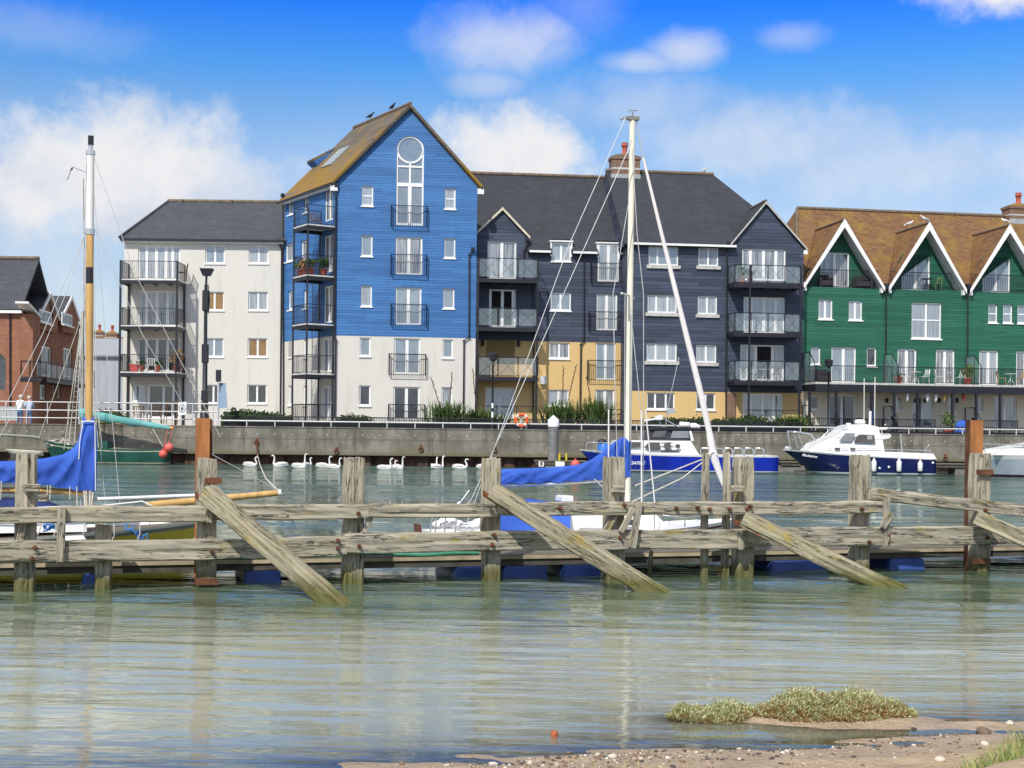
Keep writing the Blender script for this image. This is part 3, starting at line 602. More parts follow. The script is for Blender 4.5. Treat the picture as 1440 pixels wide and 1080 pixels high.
slab(mr, [p(uh, .1, zg - .05), p(uh, -2 * dB, zg - .05), p(ur, -dB, zr)], .15)
slab(mr, [p(ul, -2 * dB, zg), p(uh, -2 * dB, zg), p(ur, -dB, zr), p(ul, -dB, zr)], .15)
mr.tube(p(ul, -dB, zr + .03), p(ur, -dB, zr + .03), .12, 6, 1)
wa = -(gz - zg) / sl
slab(mr, [p(g0 - .2, .18, zgl - .15), p(gu, .18, gz + .08), p(gu, wa - .3, gz + .08), p(g0 - .2, -.6, zgl - .15)], .12)
slab(mr, [p(gu, .18, gz + .08), p(g1 + .2, .18, zgr - .15), p(g1 + .2, wa - .5, zgr - .15), p(gu, wa - .3, gz + .08)], .12)
mr.tube(p(gu, .18, gz + .1), p(gu, wa, gz + .1), .08, 5, 1)
mr.build('roof', [M['roof_dark'], M['ridge']], b.o)
mb = MB()
for ua, za, ub, zb_ in ((g0 - .2, zgl - .15, gu, gz + .08), (gu, gz + .08, g1 + .2, zgr - .15)):
    mb.hexa([p(ua, .17, za - .16), p(ub, .17, zb_ - .16), p(ub, .21, zb_ - .16), p(ua, .21, za - .16), p(ua, .17, za - .03), p(ub, .17, zb_ - .03), p(ub, .21, zb_ - .03), p(ua, .21, za - .03)])
mb.build('bargeboard', M['sill'], b.o)
mb = MB(); mb.fbox(f, g1 - .02, g1 + .2, .0, .16, zgr - .5, zgr - .25); mb.build('eave_box', M['white'], b.o)
mb = MB(); mb.fbox(f, 0, g0 + .1, .3, .4, zg - .1, zg + .02); mb.build('gutter', M['white'], b.o)
# verge wall showing between the two roofs
mb = MB(); mb.face([p(ul + .02, .25, zg - .2), p(ul + .02, -dB, zg - .2), p(ul + .02, -dB, zr - .1)]); mb.face([p(ul + .02, -dB * 2, zg - .2), p(ul + .02, -dB, zg - .2), p(ul + .02, -dB, zr - .1)])
mb.fbox(f, -.3, 0, -.02, -1.9, GZ, zg - .1); mb.fbox(f, 0, f.L, -2 * dB, -2 * dB + .2, GZ, zg - .1); mb.build('party_wall', M['slate_board'], b.o, recalc=False)
cu_ = f.pix(877, 240, -dB)[0]; zc0, zc1 = zr - .6, P(877, 222.5, 85).z; c = p(cu_, -dB, 0)
chimney(b.o, 'chimney', (c.x + .05, c.y), 1.75, 1.0, zl(zc0), zl(zc1) + .02)
mb = MB(); mb.fbox(f, cu_ - .9, cu_ + .95, -dB + .5, -dB + .56, zr - .75, zr - .25); mb.build('flashing', M['lead'], b.o)
DEB = []
for yf, ye, yr in ((399.5, 405, 373), (468, 474, 440.3), (536.5, 542, 507.6)): DEB.append(balcony(b, f, 1032.5, 1127.5, yf, ye, yr, 1.35, 'cross', glass=True, edge_mat='black'))
u0, u1, _, w = DEB[0]
for uu, ww in ((u0 + .95, w - .04), (u1 - .05, w - .04)): post(b, lp(b, f, uu, ww), 0, zl(f.pix(1050, 372, 1.35)[1]), .05)
mb = MB(); rail_mb(mb, [f.pt(u0 + .95, w - .04, 0), f.pt(u1 - .05, w - .04, 0)], .15, zl(f.pix(1070, 576.5, 1.35)[1]), style='cross'); mb.build('patio_railing', M['black'], b.o)
mb = MB(); mb.fbox(f, u0, u0 + .45, .0, .25, GZ, zl(zm) + GZ - .05); mb.build('brick_pier', M['brick_old'], b.o)
downpipe(b, f, [(1024.6, 344), (1025, 350), (1022, 356), (1021, 550), (1021, 590)], .1)
DE_F = f; DE_B = DEB
# ================================================================ GREEN TERRACE
A, B = xy(1127.8, 80.3), xy(1500, 83.05)
b = Bld('gabled_terrace', A, B, 'green weatherboarded terrace with white edged gables, rusty tiled roof and a long black balcony', 'terraced houses')
f = Fr(A, B, b); p = f.pt
UL = f.L
gab = []   # (left foot px, apex px, right foot px)
for xl, xa, xr, ya, yf in ((1130.5, 1188, 1244.5, 309, 399), (1250, 1307.3, 1359.6, 313.2, 401.6), (1364.5, 1420.4, 1476.5, 316.6, 403.2)):
    gab.append((f.pix(xl, yf, .3)[0], f.pix(xa, ya, .3)[0], f.pix(xr, yf + 1.2, .3)[0], f.pix(xa, ya, .3)[1], f.pix((xl + xr) / 2, yf, .3)[1]))
zl0 = f.pix(1300, 408)[1]                # loft balcony floor level
zter, ztb = f.pix(1300, 541.5)[1], f.pix(1300, 553)[1]
for px, cols, rw, pm in (((1151, 421, 1171, 449), (.5,), (), 'p_net'), ((1193.6, 423, 1212.7, 450.4), (.5,), (), 'p_net'), ((1282, 425.6, 1324, 476.5), (.5,), (.52,), 'p_net'), ((1390, 428, 1403, 454), (), (.5,), 'p_grey'), ((1410.6, 428.5, 1424, 454.4), (), (.5,), 'p_grey'), ((1431, 429, 1444.4, 455), (), (.5,), 'p_grey'),
                         ((1140.5, 488, 1154, 513), (), (), 'p_grey'), ((1219, 489, 1232.6, 515), (), (), 'p_dark'), ((1462, 430, 1478, 456), (), (.5,), 'p_net')):
    window(b, f, px, cols, rw, pm, key='up')
for px, pm in (((1169, 488.4, 1204, 538), 'p_grey'), ((1262, 490.8, 1289, 540.6), 'p_curt'), ((1316, 492, 1342.6, 541.4), 'p_curt'), ((1377, 493, 1404, 542), 'p_net'), ((1429, 494, 1456, 543), 'p_curt')): door(b, f, px, pane=pm, key='up')
for px, pm in (((1166, 555, 1203, 600), 'p_dark'), ((1283, 556.5, 1313, 601), 'p_grey'), ((1397.6, 557.5, 1430, 602), 'p_grey')): door(b, f, px, pane=pm, key='lo')
for px, pm in (((1140, 556, 1151, 576), 'p_dark'), ((1257, 557, 1268, 577), 'p_net'), ((1333, 558, 1344, 578), 'p_grey'), ((1372, 559, 1383, 579), 'p_grey'), ((1219, 556, 1230, 576), 'p_dark')): window(b, f, px, (), (), pm, key='lo')
wall(b, f, [(0, ztb), (UL, ztb), (UL, zl0), (0, zl0)], b.holes['up'], M['green_board'], 'weatherboarding')
wall(b, f, [(0, GZ), (UL, GZ), (UL, ztb), (0, ztb)], b.holes['lo'], M['cream_render'], 'rendered_wall', w=-.012)
dB = 5.9; zr = P(1290, 297.2, 87).z; ze = zl0 + .12; sl = (zr - ze) / (dB + .1); mr = MB()
ur0 = f.pix(1121, 293, -dB)[0]
# front slope is cut out where the gables stand: strips between gables, full slope above
def zs(w): return ze + (-w + .1) * sl
def wz(z): return .1 - (z - ze) / sl
cuts = []
for (ua, um, ub, za, zf) in gab: cuts.append((ua, um, ub, wz(za)))
us = [(-.45, cuts[0][0]), (cuts[0][2], cuts[1][0]), (cuts[1][2], cuts[2][0]), (cuts[2][2], UL + .2)]
wtop = min(c[3] for c in cuts)
def strip(pts): slab(mr, [p(u, w, zs(w)) for u, w in pts], .12)
def rid(u): return max(u, ur0)
strip([(-.45, .1), (cuts[0][0], .1), (cuts[0][1], wtop), (rid(cuts[0][1] - 1), -dB), (ur0, -dB)])
for i in range(2): strip([(cuts[i][1], wtop), (cuts[i][2], .1), (cuts[i + 1][0], .1), (cuts[i + 1][1], wtop)])
strip([(cuts[2][1], wtop), (cuts[2][2], .1), (UL + .2, .1), (UL + .2, wtop)])
strip([(cuts[0][1], wtop), (UL + .2, wtop), (UL + .2, -dB), (rid(cuts[0][1] - 1), -dB)])
slab(mr, [p(-.45, .1, ze), p(ur0, -dB, zr), p(-.45, -2 * dB, ze)], .12)
slab(mr, [p(-.45, -2 * dB, ze), p(UL + .2, -2 * dB, ze), p(UL + .2, -dB, zr), p(ur0, -dB, zr)], .12)
mr.tube(p(ur0, -dB, zr + .03), p(UL + .2, -dB, zr + .03), .12, 6, 1); mr.tube(p(-.45, .1, ze), p(ur0, -dB, zr), .1, 6, 1)
mr.build('roof', [M['roof_rust'], M['ridge']], b.o)
for i, (ua, um, ub, za, zf) in enumerate(gab):
    wa = wz(za) - .25; zf_ = zl0 - .02
    mr = MB(); th = .14
    for a_, c_ in ((ua, um), (um, ub)):
        lo, hi = (a_, c_) if a_ == ua else (c_, a_)
        slab(mr, [p(lo, .28, zf_), p(hi, .28, za), p(hi, wa, za), p(lo, .0, zf_)], .1, 0)
        n0 = .2
        mr.face([p(lo + (hi - lo) * .03, .27, zf_ - .13), p(hi, .27, za - .2), p(hi, wa + .3, za - .2), p(lo + (hi - lo) * .03, -2.2, zf_ - .13)], 1)
    mr.tube(p(um, .28, za + .02), p(um, wa, za + .02), .08, 5, 2)
    o = mr.build('gable_roof', [M['roof_rust'], M['soffit_grey'], M['ridge']], b.o)
    mb = MB(); bd = .30
    for lo, hi in ((ua, um), (ub, um)):
        mb.hexa([p(lo, .28, zf_ - .16), p(hi, .28, za - .44), p(hi, .33, za - .44), p(lo, .33, zf_ - .16), p(lo, .28, zf_ + .1), p(hi, .28, za + .06), p(hi, .33, za + .06), p(lo, .33, zf_ + .1)])
    mb.fbox(f, ua + .08, ua + .2, .0, .24, zl0 - .25, zl0 + .25); mb.fbox(f, ub - .2, ub - .08, .0, .24, zl0 - .25, zl0 + .25)
    mb.build('bargeboard', M['white'], b.o)
    # recessed loft wall with its door
    wr = -.75; key = 'loft%d' % i; b.holes[key] = []
    px = ((1154, 355, 1194.5, 404), (1268, 358.6, 1308, 408.4), (1381.7, 361.5, 1421, 411))[i]
    door(b, f, px, pane=('p_curt', 'p_grey', 'p_grey')[i], key=key, w=wr, opened=None)
    h = b.holes[key][0]; b.holes[key] = [(h[0], h[1], max(h[2], zl0 + .03), h[3])]
    wall(b, f, [(ua + .1, zl0), (ub - .1, zl0), (um, za - .12)], b.holes[key], M['green_board'], 'loft_wall', w=wr)
    mb = MB(); mb.fbox(f, ua + .2, ub - .2, wr - .4, -.002, zl0 - .1, zl0 - .004); mb.build('loft_floor', M['lead'], b.o)
    mb = MB(); u0_, u1_ = ua + .3, ub - .3; rail_mb(mb, [p(u0_, -.1, 0), p(u1_, -.1, 0)], zl(zl0) + .07, zl(zl0) + 1.05, .115, .012); mb.build('loft_railing', M['black'], b.o)
for i, xx in enumerate((1247, 1362)):
    downpipe(b, f, [(xx, 404), (xx - 1, 410), (xx - 1.4, 538)], .1); u, z = f.pix(xx, 402, .2); mb = MB(); mb.fbox(f, u - .12, u + .12, .02, .3, z - .2, z + .12); mb.build('hopper', M['black'], b.o)
# long first floor terrace
tw = 2.0; ze_, zb_ = zter, ztb
mb = MB(); mb.fbox(f, 0, UL, .015, tw, zter - .12, zter, 1); mb.fbox(f, 0, UL, tw - .12, tw + .03, ztb - .05, zter - .12, 0); mb.fbox(f, 0, UL, .015, tw - .12, ztb + .05, zter - .12, 0)
o = mb.build('terrace_balcony', [M['black'], M['sill']], b.o)
zrl = f.pix(1290, 516.5, tw)[1]
mb = MB(); rail_mb(mb, [p(.1, .05, 0), p(.1, tw - .03, 0), p(UL, tw - .03, 0)], zl(zter) + .07, zl(zrl), .115, .012); mb.build('railing', M['black'], o)
for xx in (1139, 1176.5, 1226.5, 1258, 1290.6, 1340, 1373.5, 1407, 1448):
    u = f.pix(xx, 570, tw)[0]; post(b, lp(b, f, u, tw - .06), 0, zl(ztb) - .05, .065, name='terrace_column')
for xx in (1131, 1246, 1361):
    for zb0, h in ((zter, 1.75), (GZ, 1.75)):
        u = f.pix(xx, 520, .3)[0]; mb = MB(); mb.face([p(u, .05, zb0 + .05), p(u, tw - .1, zb0 + .05), p(u, tw - .1, zb0 + h * .62), p(u, tw * .55, zb0 + h), p(u, .05, zb0 + h)], 1)
        ed = [p(u, .05, zb0), p(u, .05, zb0 + h), p(u, tw * .55, zb0 + h), p(u, tw - .1, zb0 + h * .62), p(u, tw - .1, zb0)]; mb.path(ed, .03, 5, 0); mb.tube(p(u, tw * .55, zb0), p(u, tw * .55, zb0 + h), .022, 5, 0)
        mb.build('privacy_screen', [M['black'], M['glass_rail']], b.o, recalc=False)
for xa, xb in ((1230, 1243), (1262, 1315), (1375, 1431), (1143, 1226)):
    mb = MB(); ua, ub = f.pix(xa, 590, 2.6)[0], f.pix(xb, 590, 2.6)[0]; rail_mb(mb, [p(ua, .6, 0), p(ua, 2.6, 0), p(ub, 2.6, 0), p(ub, .6, 0)], .1, .98, .13, .012); mb.build('patio_railing', M['black'], b.o)
mb = MB(); mb.fbox(f, 0, UL, -2 * dB, -2 * dB + .2, GZ, ze - .1); mb.fbox(f, 0, .2, -2 * dB, -.02, GZ, ze - .1); mb.build('rear_wall', M['green_board'], b.o)
cu_ = f.pix(1432, 290, -dB)[0]; c = p(cu_, -dB, 0); chimney(b.o, 'chimney', (c.x, c.y), 1.75, 1.0, zl(zr) - .5, zl(P(1432, 288, 88.4).z))
mb = MB(); mb.fbox(f, cu_ - .9, cu_ + .9, -dB + .5, -dB + .56, zr - .75, zr - .2); mb.build('flashing', M['lead'], b.o)
for xx in (1247.5, 1291, 1301, 1321, 1346): # wall lights by the ground floor doors
    mb = MB(); u, z = f.pix(xx, 562, .1); mb.lathe(p(u, .1, z) - Vector((0, 0, .2)), [(.03, 0), (.08, .05), (.09, .22), (.03, .3)], 8); mb.build('wall_lantern', M['black'], b.o)
GREEN_F, GREEN_ZT, GREEN_TW, GREEN_LOFT, GREEN_GAB, GREEN_ZR, GREEN_DB = f, zter, tw, zl0, gab, zr, dB
# ================================================================ RED BRICK HOUSES (far left)
A, B = xy(-75, 80), xy(28.5, 80)
b = Bld('brick_house', A, B, 'red brick waterside house with grey slate roof and white gabled dormers at the far left', 'house')
f = Fr(A, B, b); s = Fr(B, xy(110, 94), b); p = f.pt
ze = f.pix(10, 434)[1]; zr = P(12, 363.5, 82.6).z
arc = f.rect(-14, 506, 8, 548); au0, au1, a0, a1 = arc; am = (au0 + au1) / 2; rr = (au1 - au0) / 2
arch = [(au0, a0), (au0, a1 - rr * .4)] + [(am - rr * math.cos(PI * k / 12), a1 - rr * .4 + rr * 1.2 * math.sin(PI * k / 12)) for k in range(1, 12)] + [(au1, a1 - rr * .4), (au1, a0)]
wall(b, f, [(0, GZ), (f.L, GZ), (f.L, ze), (0, ze)], [arch], M['brick'], 'front_wall', reveal=.3)
mb = MB(); mb.face([f.pt(u, -.28, z) for u, z in arch]); mb.build('arched_window', M['p_dark'], b.o, recalc=False)
for px, pm in (((58, 487, 73, 530), 'p_curt'), ((89, 489.5, 101.5, 531), 'p_curt'), ((56, 541, 65, 562), 'p_net'), ((74.5, 541, 78, 560), 'p_net'), ((81, 541, 85.5, 560), 'p_net'), ((24.3 + 5.5, 485, 32, 522), 'p_net')):
    window(b, s, px, (.5,) if px[2] - px[0] > 9 else (), (), pm, px[3] < 480, 's', fw=.12)
zs_ = s.pix(70, 446)[1]
wall(b, s, [(0, GZ), (s.L, GZ), (s.L, ze), (0, ze)], b.holes['s'], M['brick'], 'flank_wall', reveal=.15)
mr = MB()
slab(mr, [p(-.2, .3, ze - .05), p(f.L + .1, .3, ze - .05), p(f.L + .1, -2.6, zr), p(-.2, -2.6, zr)], .14)
slab(mr, [p(-.2, -5.4, ze), p(f.L + .1, -5.4, ze), p(f.L + .1, -2.6, zr), p(-.2, -2.6, zr)], .14); mr.tube(p(-.2, -2.6, zr + .03), p(f.L + .1, -2.6, zr + .03), .12, 6, 1)
zr2 = s.pix(31, 388)[1] + .2
slab(mr, [s.pt(1.8, .3, ze - .05), s.pt(s.L + .2, .3, ze - .05), s.pt(s.L - 2.8, -4.4, zr2 + 1.6), s.pt(1.2, -4.4, zr2 + 1.6)], .14)
slab(mr, [s.pt(s.L + .2, .3, ze - .05), s.pt(s.L + .2, -9, ze - .05), s.pt(s.L - 2.8, -4.4, zr2 + 1.6)], .14)
mr.build('roof', [M['roof_grey'], M['ridge']], b.o)
mb = MB(); mb.fbox(f, -.2, f.L + .1, .02, .3, ze - .28, ze - .12); mb.build('fascia', M['white'], b.o)
for x0, x1, ya, yb in ((53, 79, 411, 438), (84, 108, 416, 442)):
    ua, ub = s.pix(x0, yb, .25)[0], s.pix(x1, yb, .25)[0]; um = (ua + ub) / 2; zb_ = s.pix(x0, yb, .25)[1]; za = s.pix((x0 + x1) / 2, ya, .25)[1]
    mr = MB(); slab(mr, [s.pt(ua, .45, zb_), s.pt(um, .45, za), s.pt(um, -3, za), s.pt(ua, -1, zb_)], .1, 0); slab(mr, [s.pt(um, .45, za), s.pt(ub, .45, zb_), s.pt(ub, -1, zb_), s.pt(um, -3, za)], .1, 0)
    mr.face([s.pt(ua + .1, .06, zb_ - .1), s.pt(ub - .1, .06, zb_ - .1), s.pt(um, .06, za - .15)], 2)
    for a_, q_ in ((ua, um), (ub, um)): mr.hexa([s.pt(a_, .42, zb_ - .22), s.pt(q_, .42, za - .22), s.pt(q_, .5, za - .22), s.pt(a_, .5, zb_ - .22), s.pt(a_, .42, zb_ + .03), s.pt(q_, .42, za + .03), s.pt(q_, .5, za + .03), s.pt(a_, .5, zb_ + .03)], 1)
    mr.fbox(s, ua + .18, ub - .18, .005, .40, zb_ - 1.05, zb_ - .02, 2); mr.face([s.pt(ua + .18, .40, zb_ - .02), s.pt(ub - .18, .40, zb_ - .02), s.pt(um, .40, za - .22)], 2); mr.build('dormer_gable', [M['roof_grey'], M['white'], M['brick']], b.o)
    window(b, s, ((58.5, 437, 74.5, 455) if x0 < 60 else (89.5, 441, 103.5, 458)), (.5,), (), 'p_curt', True, 'dormer', w=.58, rec=.09, fw=.1)
mb = MB(); u0, u1 = s.pix(43.5, 500, .6)[0], s.pix(52, 500, .6)[0]; mb.fbox(s, u0, u1 + .3, .004, .7, GZ, ze - .3); mb.build('brick_pier', M['brick'], b.o)
mb = MB(); mb.hexa([s.pt(u0 - 1.2, .75, ze + .2), s.pt(u1 + .4, .75, ze - .45), s.pt(u1 + .4, .0, ze - .45), s.pt(u0 - 1.2, .0, ze + .2), s.pt(u0 - 1.2, .75, ze + .32), s.pt(u1 + .4, .75, ze - .30), s.pt(u1 + .4, .0, ze - .30), s.pt(u0 - 1.2, .0, ze + .32)]); mb.build('canopy_gable', M['white'], b.o)
zf = s.pix(75, 534, 1.1)[1]; zrl = s.pix(75, 511, 1.1)[1]
for ua, ub in ((.4, u0 - .05), (u1 + .35, s.L)):
    mb = MB(); mb.fbox(s, ua, ub, .01, 1.1, zf - .2, zf); o = mb.build('balcony', M['black'], b.o); mb = MB(); g = MB(); rail_mb(mb, [s.pt(ua, .05, 0), s.pt(ua, 1.05, 0), s.pt(ub, 1.05, 0), s.pt(ub, .05, 0)], zl(zf) + .05, zl(zrl), 1.2, .03, 'bars'); mb.build('railing', M['black'], o)
    g.fbox(s, ua + .2, ub - .2, 1.04, 1.06, zf + .1, zrl - .1); g.build('glass_panel', M['glass_rail'], o)
downpipe(b, f, [(14, 436), (14, 585)], .08)
mb = MB(); mb.fbox(s, 0, s.L, -9, -8.8, GZ, ze - .1); mb.fbox(s, s.L - .2, s.L, -8.8, -.02, GZ, ze - .1); mb.build('rear_wall', M['brick'], b.o)
# ================================================================ FAR BUILDINGS IN THE GAP
def far_house(name, x0, x1, yeave, yridge, D, depth, wallm, roofm, label, chim=()):
    A, B = xy(x0, D), xy(x1, D); b = Bld(name, A, B, label, 'house'); f = Fr(A, B, b); xm = (x0 + x1) / 2
    ze, zr = f.pix(xm, yeave)[1], P(xm, yridge, D + depth / 2).z
    mb = MB(); mb.fbox(f, 0, f.L, -depth, 0, GZ, ze); mb.face([f.pt(0, 0, ze), f.pt(0, -depth, ze), f.pt(0, -depth / 2, zr)]); mb.face([f.pt(f.L, 0, ze), f.pt(f.L, -depth, ze), f.pt(f.L, -depth / 2, zr)]); mb.build('wall', wallm, b.o)
    mb = MB()
    for w_ in (.3, -depth - .3): slab(mb, [f.pt(-.2, w_, ze - .05), f.pt(f.L + .2, w_, ze - .05), f.pt(f.L + .2, -depth / 2, zr), f.pt(-.2, -depth / 2, zr)], .15)
    mb.build('roof', roofm, b.o)
    for cx, yt in chim: u = f.pix(cx, yt, -depth / 2)[0]; c = f.pt(u, -depth / 2, 0); chimney(b.o, 'chimney', (c.x, c.y), 1.2, .8, zl(zr) - .6, zl(P(cx, yt, D + depth / 2).z))
    return b, f
far_house('shed', 106, 178, 499, 476, 112, 9, simple('grey_sheet', (.36, .39, .42), .7, .08, 3, stretch=(1, 1, .1)), simple('grey_sheet_roof', (.30, .32, .34), .7, .1, 3), 'pale grey metal shed standing behind the quay between brick and white buildings')
far_house('town_house', 150, 178, 489, 474, 150, 9, M['brick_old'], M['roof_rust'], 'distant brick town house with a chimney showing above the grey shed', ((158, 468),))
far_house('town_house', 133, 149, 478, 471, 165, 9, M['cream_render'], M['roof_rust'], 'distant cream town house with a chimney pot behind the grey shed', ((140, 466),))
# ================================================================ GROUND, QUAY, RIVER, BEACH
QA, QB = xy(0, 67.6), xy(1440, 70.0)
qb = Bld('quay_wall', QA, QB, 'long grey concrete quay wall with rusty sheet piling under it along the far bank', 'quay wall', z=0)
Q = Fr(QA, QB, qb); qt = 1.84
def quay_mat():
    m, t = nt('quay_concrete'); v = coords(t); big = noi(t, v, .7, 5, .6); st = noi(t, coords(t, (1.6, 1.6, .18)), 1.4, 5, .65); fine = noi(t, v, 22, 4, .7); sp = noi(t, v, 5.5, 2, .5)
    col = mixc(t, ramp(t, big, .3, .7), (.135, .125, .10), (.285, .262, .215))
    mid = noi(t, v, 3.2, 6, .7); col = mixc(t, math_(t, 'MULTIPLY', ramp(t, mid, .48, .72), .55), col, (.10, .09, .07))
    col = mixc(t, math_(t, 'MULTIPLY', ramp(t, st, .44, .70), .75), col, (.075, .066, .052))
    co = N(t, 'ShaderNodeTexCoord'); s = N(t, 'ShaderNodeSeparateXYZ'); L(t, co.outputs['Object'], s.inputs[0])
    low = math_(t, 'SUBTRACT', 1, ramp(t, math_(t, 'ADD', s.outputs[2], math_(t, 'MULTIPLY', big, .5)), .75, 1.35))
    col = mixc(t, math_(t, 'MULTIPLY', low, .45), col, (.26, .225, .14))
    ln = math_(t, 'ABSOLUTE', math_(t, 'SUBTRACT', s.outputs[2], 1.28)); col = mixc(t, math_(t, 'MULTIPLY', math_(t, 'SUBTRACT', 1, ramp(t, ln, .02, .06)), .4), col, (.08, .08, .075))
    vx = math_(t, 'ABSOLUTE', math_(t, 'SUBTRACT', math_(t, 'FRACT', math_(t, 'DIVIDE', s.outputs[0], 6.1)), .5)); col = mixc(t, math_(t, 'MULTIPLY', math_(t, 'SUBTRACT', 1, ramp(t, vx, .002, .006)), .5), col, (.07, .065, .06))
    col = mixc(t, math_(t, 'MULTIPLY', ramp(t, sp, .71, .74), .75), col, (.62, .6, .56))
    dx = math_(t, 'MULTIPLY', math_(t, 'SUBTRACT', math_(t, 'FRACT', math_(t, 'DIVIDE', s.outputs[0], .87)), .5), .87); dz = math_(t, 'SUBTRACT', s.outputs[2], 1.52)
    dd = math_(t, 'SQRT', math_(t, 'ADD', math_(t, 'MULTIPLY', dx, dx), math_(t, 'MULTIPLY', dz, dz))); col = mixc(t, math_(t, 'MULTIPLY', math_(t, 'SUBTRACT', 1, ramp(t, dd, .025, .045)), .6), col, (.6, .58, .54))
    alg = math_(t, 'SUBTRACT', 1, ramp(t, math_(t, 'ADD', s.outputs[2], math_(t, 'MULTIPLY', math_(t, 'SUBTRACT', st, .5), .5)), .52, .74)); col = mixc(t, math_(t, 'MULTIPLY', alg, .55), col, (.10, .10, .045))
    bsdf(t, col, .9, bump=fine, bs=.5, bd=.02); return m
M['quay'] = quay_mat()
M['rust_dark'] = simple('rusty_piling', (.085, .044, .030), .85, .7, 2.2, stretch=(.9, .9, .5), bs=.5)
U0, U1 = -70, Q.L + 60
mb = MB(); mb.fbox(Q, U0, U1, -.9, 0, .50, qt); mb.build('concrete_face', M['quay'], qb.o)
mb = MB(); mb.fbox(Q, U0, U1, -.9, .03, qt + .001, qt + .06); mb.build('coping', M['quay'], qb.o)
mb = MB(); k = U0; i = 0; prof = []
while k < U1:
    prof += [(k, -.75), (k + .55, -.75), (k + .72, -.32), (k + 1.22, -.32), (k + 1.39, -.75)]; k += 1.45
for (a1, w1), (a2, w2) in zip(prof, prof[1:]): mb.face([Q.pt(a1, w1, -1), Q.pt(a2, w2, -1), Q.pt(a2, w2, .499), Q.pt(a1, w1, .499)])
mb.build('sheet_piling', M['rust_dark'], qb.o, recalc=False)
M['rust'] = simple('rusty_iron', (.16, .055, .025), .9, .5, 9, bs=.5)
for xx, yy in ((361, 622), (473, 635), (592, 632), (696, 633), (1330, 645), (1030, 634)):
    u, z = Q.pix(xx, yy, .1); mb = MB(); mb.loft([[Q.pt(u + .10 * math.cos(a_) + .03 * math.cos(a_) * math.cos(t_), .06 + .03 * math.sin(t_), z + .10 * math.sin(a_) + .03 * math.sin(a_) * math.cos(t_)) for t_ in [2 * PI * j / 6 for j in range(6)]] for a_ in [2 * PI * k / 12 for k in range(13)]], caps=False)
    mb.fbox(Q, u - .06, u + .06, .001, .06, z + .1, z + .22); mb.build('mooring_ring', M['rust'], qb.o)
# land behind the quay: one sheet to the horizon
M['land'] = simple('paving', (.22, .21, .19), .9, .2, .6)
mb = MB(); nx, ny = Q.n.x, Q.n.y
a1, a2 = Vector((*Q.A, 0)) + Vector((*Q.d, 0)) * U0 * 40, Vector((*Q.A, 0)) + Vector((*Q.d, 0)) * U1 * 40
back = Vector((-nx, -ny, 0)); mb.face([a1 + back * .9 + Vector((0, 0, GZ)), a2 + back * .9 + Vector((0, 0, GZ)), a2 + back * 4000 + Vector((0, 0, GZ)), a1 + back * 4000 + Vector((0, 0, GZ))])
tag(mb.build('ground', M['land'], recalc=False), kind='structure')
# ---------------------------------------------------------------- beach
def fbm(x, y, s, o=4):
    v = 0; a = 1; 
    for k in range(o): v += a * noise.noise((x * s * 2 ** k, y * s * 2 ** k, 3.7 + k)); a *= .5
    return v
SHX = [-6.0, -2.6, -.48, .88, 1.9, 3.4, 8]; SHY = [6.5, 6.85, 7.50, 7.95, 8.15, 8.8, 9.8]
def terrain(X, Y):
    s = np.interp(X, SHX, SHY)
    d = s - Y
    base = np.where(d > 0, d * .045, d * .055)
    base = np.where(Y > 12, base - (Y - 12) * .12, base)
    # mound that carries the marsh plants
    m1 = .10 * np.exp(-(((X - 2.05) / .62) ** 2 + ((Y - 8.92) / .30) ** 2) ** 2)
    m2 = .05 * np.exp(-(((X - 1.22) / .32) ** 2 + ((Y - 8.85) / .22) ** 2))
    m3 = .032 * np.exp(-(((X - 2.95) / .5) ** 2 + ((Y - 8.75) / .13) ** 2))
    bank = .22 / (1 + np.exp(-((X - 2.95) * 3.2 - (Y - 7.55) * 4.2))) * (Y < 8.6)
    bank = .24 / (1 + np.exp(-((X - 2.88) * 6 - (Y - 7.35) * 6)))
    rip = .006 * np.sin(Y * 21 + 2.2 * np.sin(X * 1.3) + 3 * np.sin(X * .31 + 1)) * np.clip(1 - np.abs(d + .2) / 1.2, 0, 1)
    return base + m1 + m2 + m3 + bank + rip
def grid_mesh(name, X, Y, Z, mat, attr=None, kind='structure', smooth=True):
    r, c = X.shape; co = np.stack([X, Y, Z], -1).reshape(-1, 3).astype(np.float32)
    idx = np.arange(r * c).reshape(r, c); q4 = np.stack([idx[:-1, :-1], idx[:-1, 1:], idx[1:, 1:], idx[1:, :-1]], -1).reshape(-1, 4).astype(np.int32)
    me = bpy.data.meshes.new(name); me.vertices.add(len(co)); me.vertices.foreach_set('co', co.ravel()); me.loops.add(q4.size); me.loops.foreach_set('vertex_index', q4.ravel())
    me.polygons.add(len(q4)); me.polygons.foreach_set('loop_start', np.arange(0, q4.size, 4, dtype=np.int32)); me.polygons.foreach_set('loop_total', np.full(len(q4), 4, np.int32))
    me.polygons.foreach_set('use_smooth', np.full(len(q4), smooth)); me.update(); me.validate()
    if attr is not None: a = me.attributes.new('depth', 'FLOAT', 'POINT'); a.data.foreach_set('value', attr.ravel().astype(np.float32))
    me.materials.append(mat); o = bpy.data.objects.new(name, me); COL.objects.link(o); return tag(o, kind=kind)
def vnoise(X, Y, s, seed=0):           # smooth value noise
    g = np.random.default_rng(seed).random((64, 64)); x = X * s; y = Y * s; xi = np.floor(x).astype(int); yi = np.floor(y).astype(int); fx = x - xi; fy = y - yi
    fx = fx * fx * (3 - 2 * fx); fy = fy * fy * (3 - 2 * fy); G = lambda a, b_: g[a % 64, b_ % 64]
    return (G(xi, yi) * (1 - fx) + G(xi + 1, yi) * fx) * (1 - fy) + (G(xi, yi + 1) * (1 - fx) + G(xi + 1, yi + 1) * fx) * fy
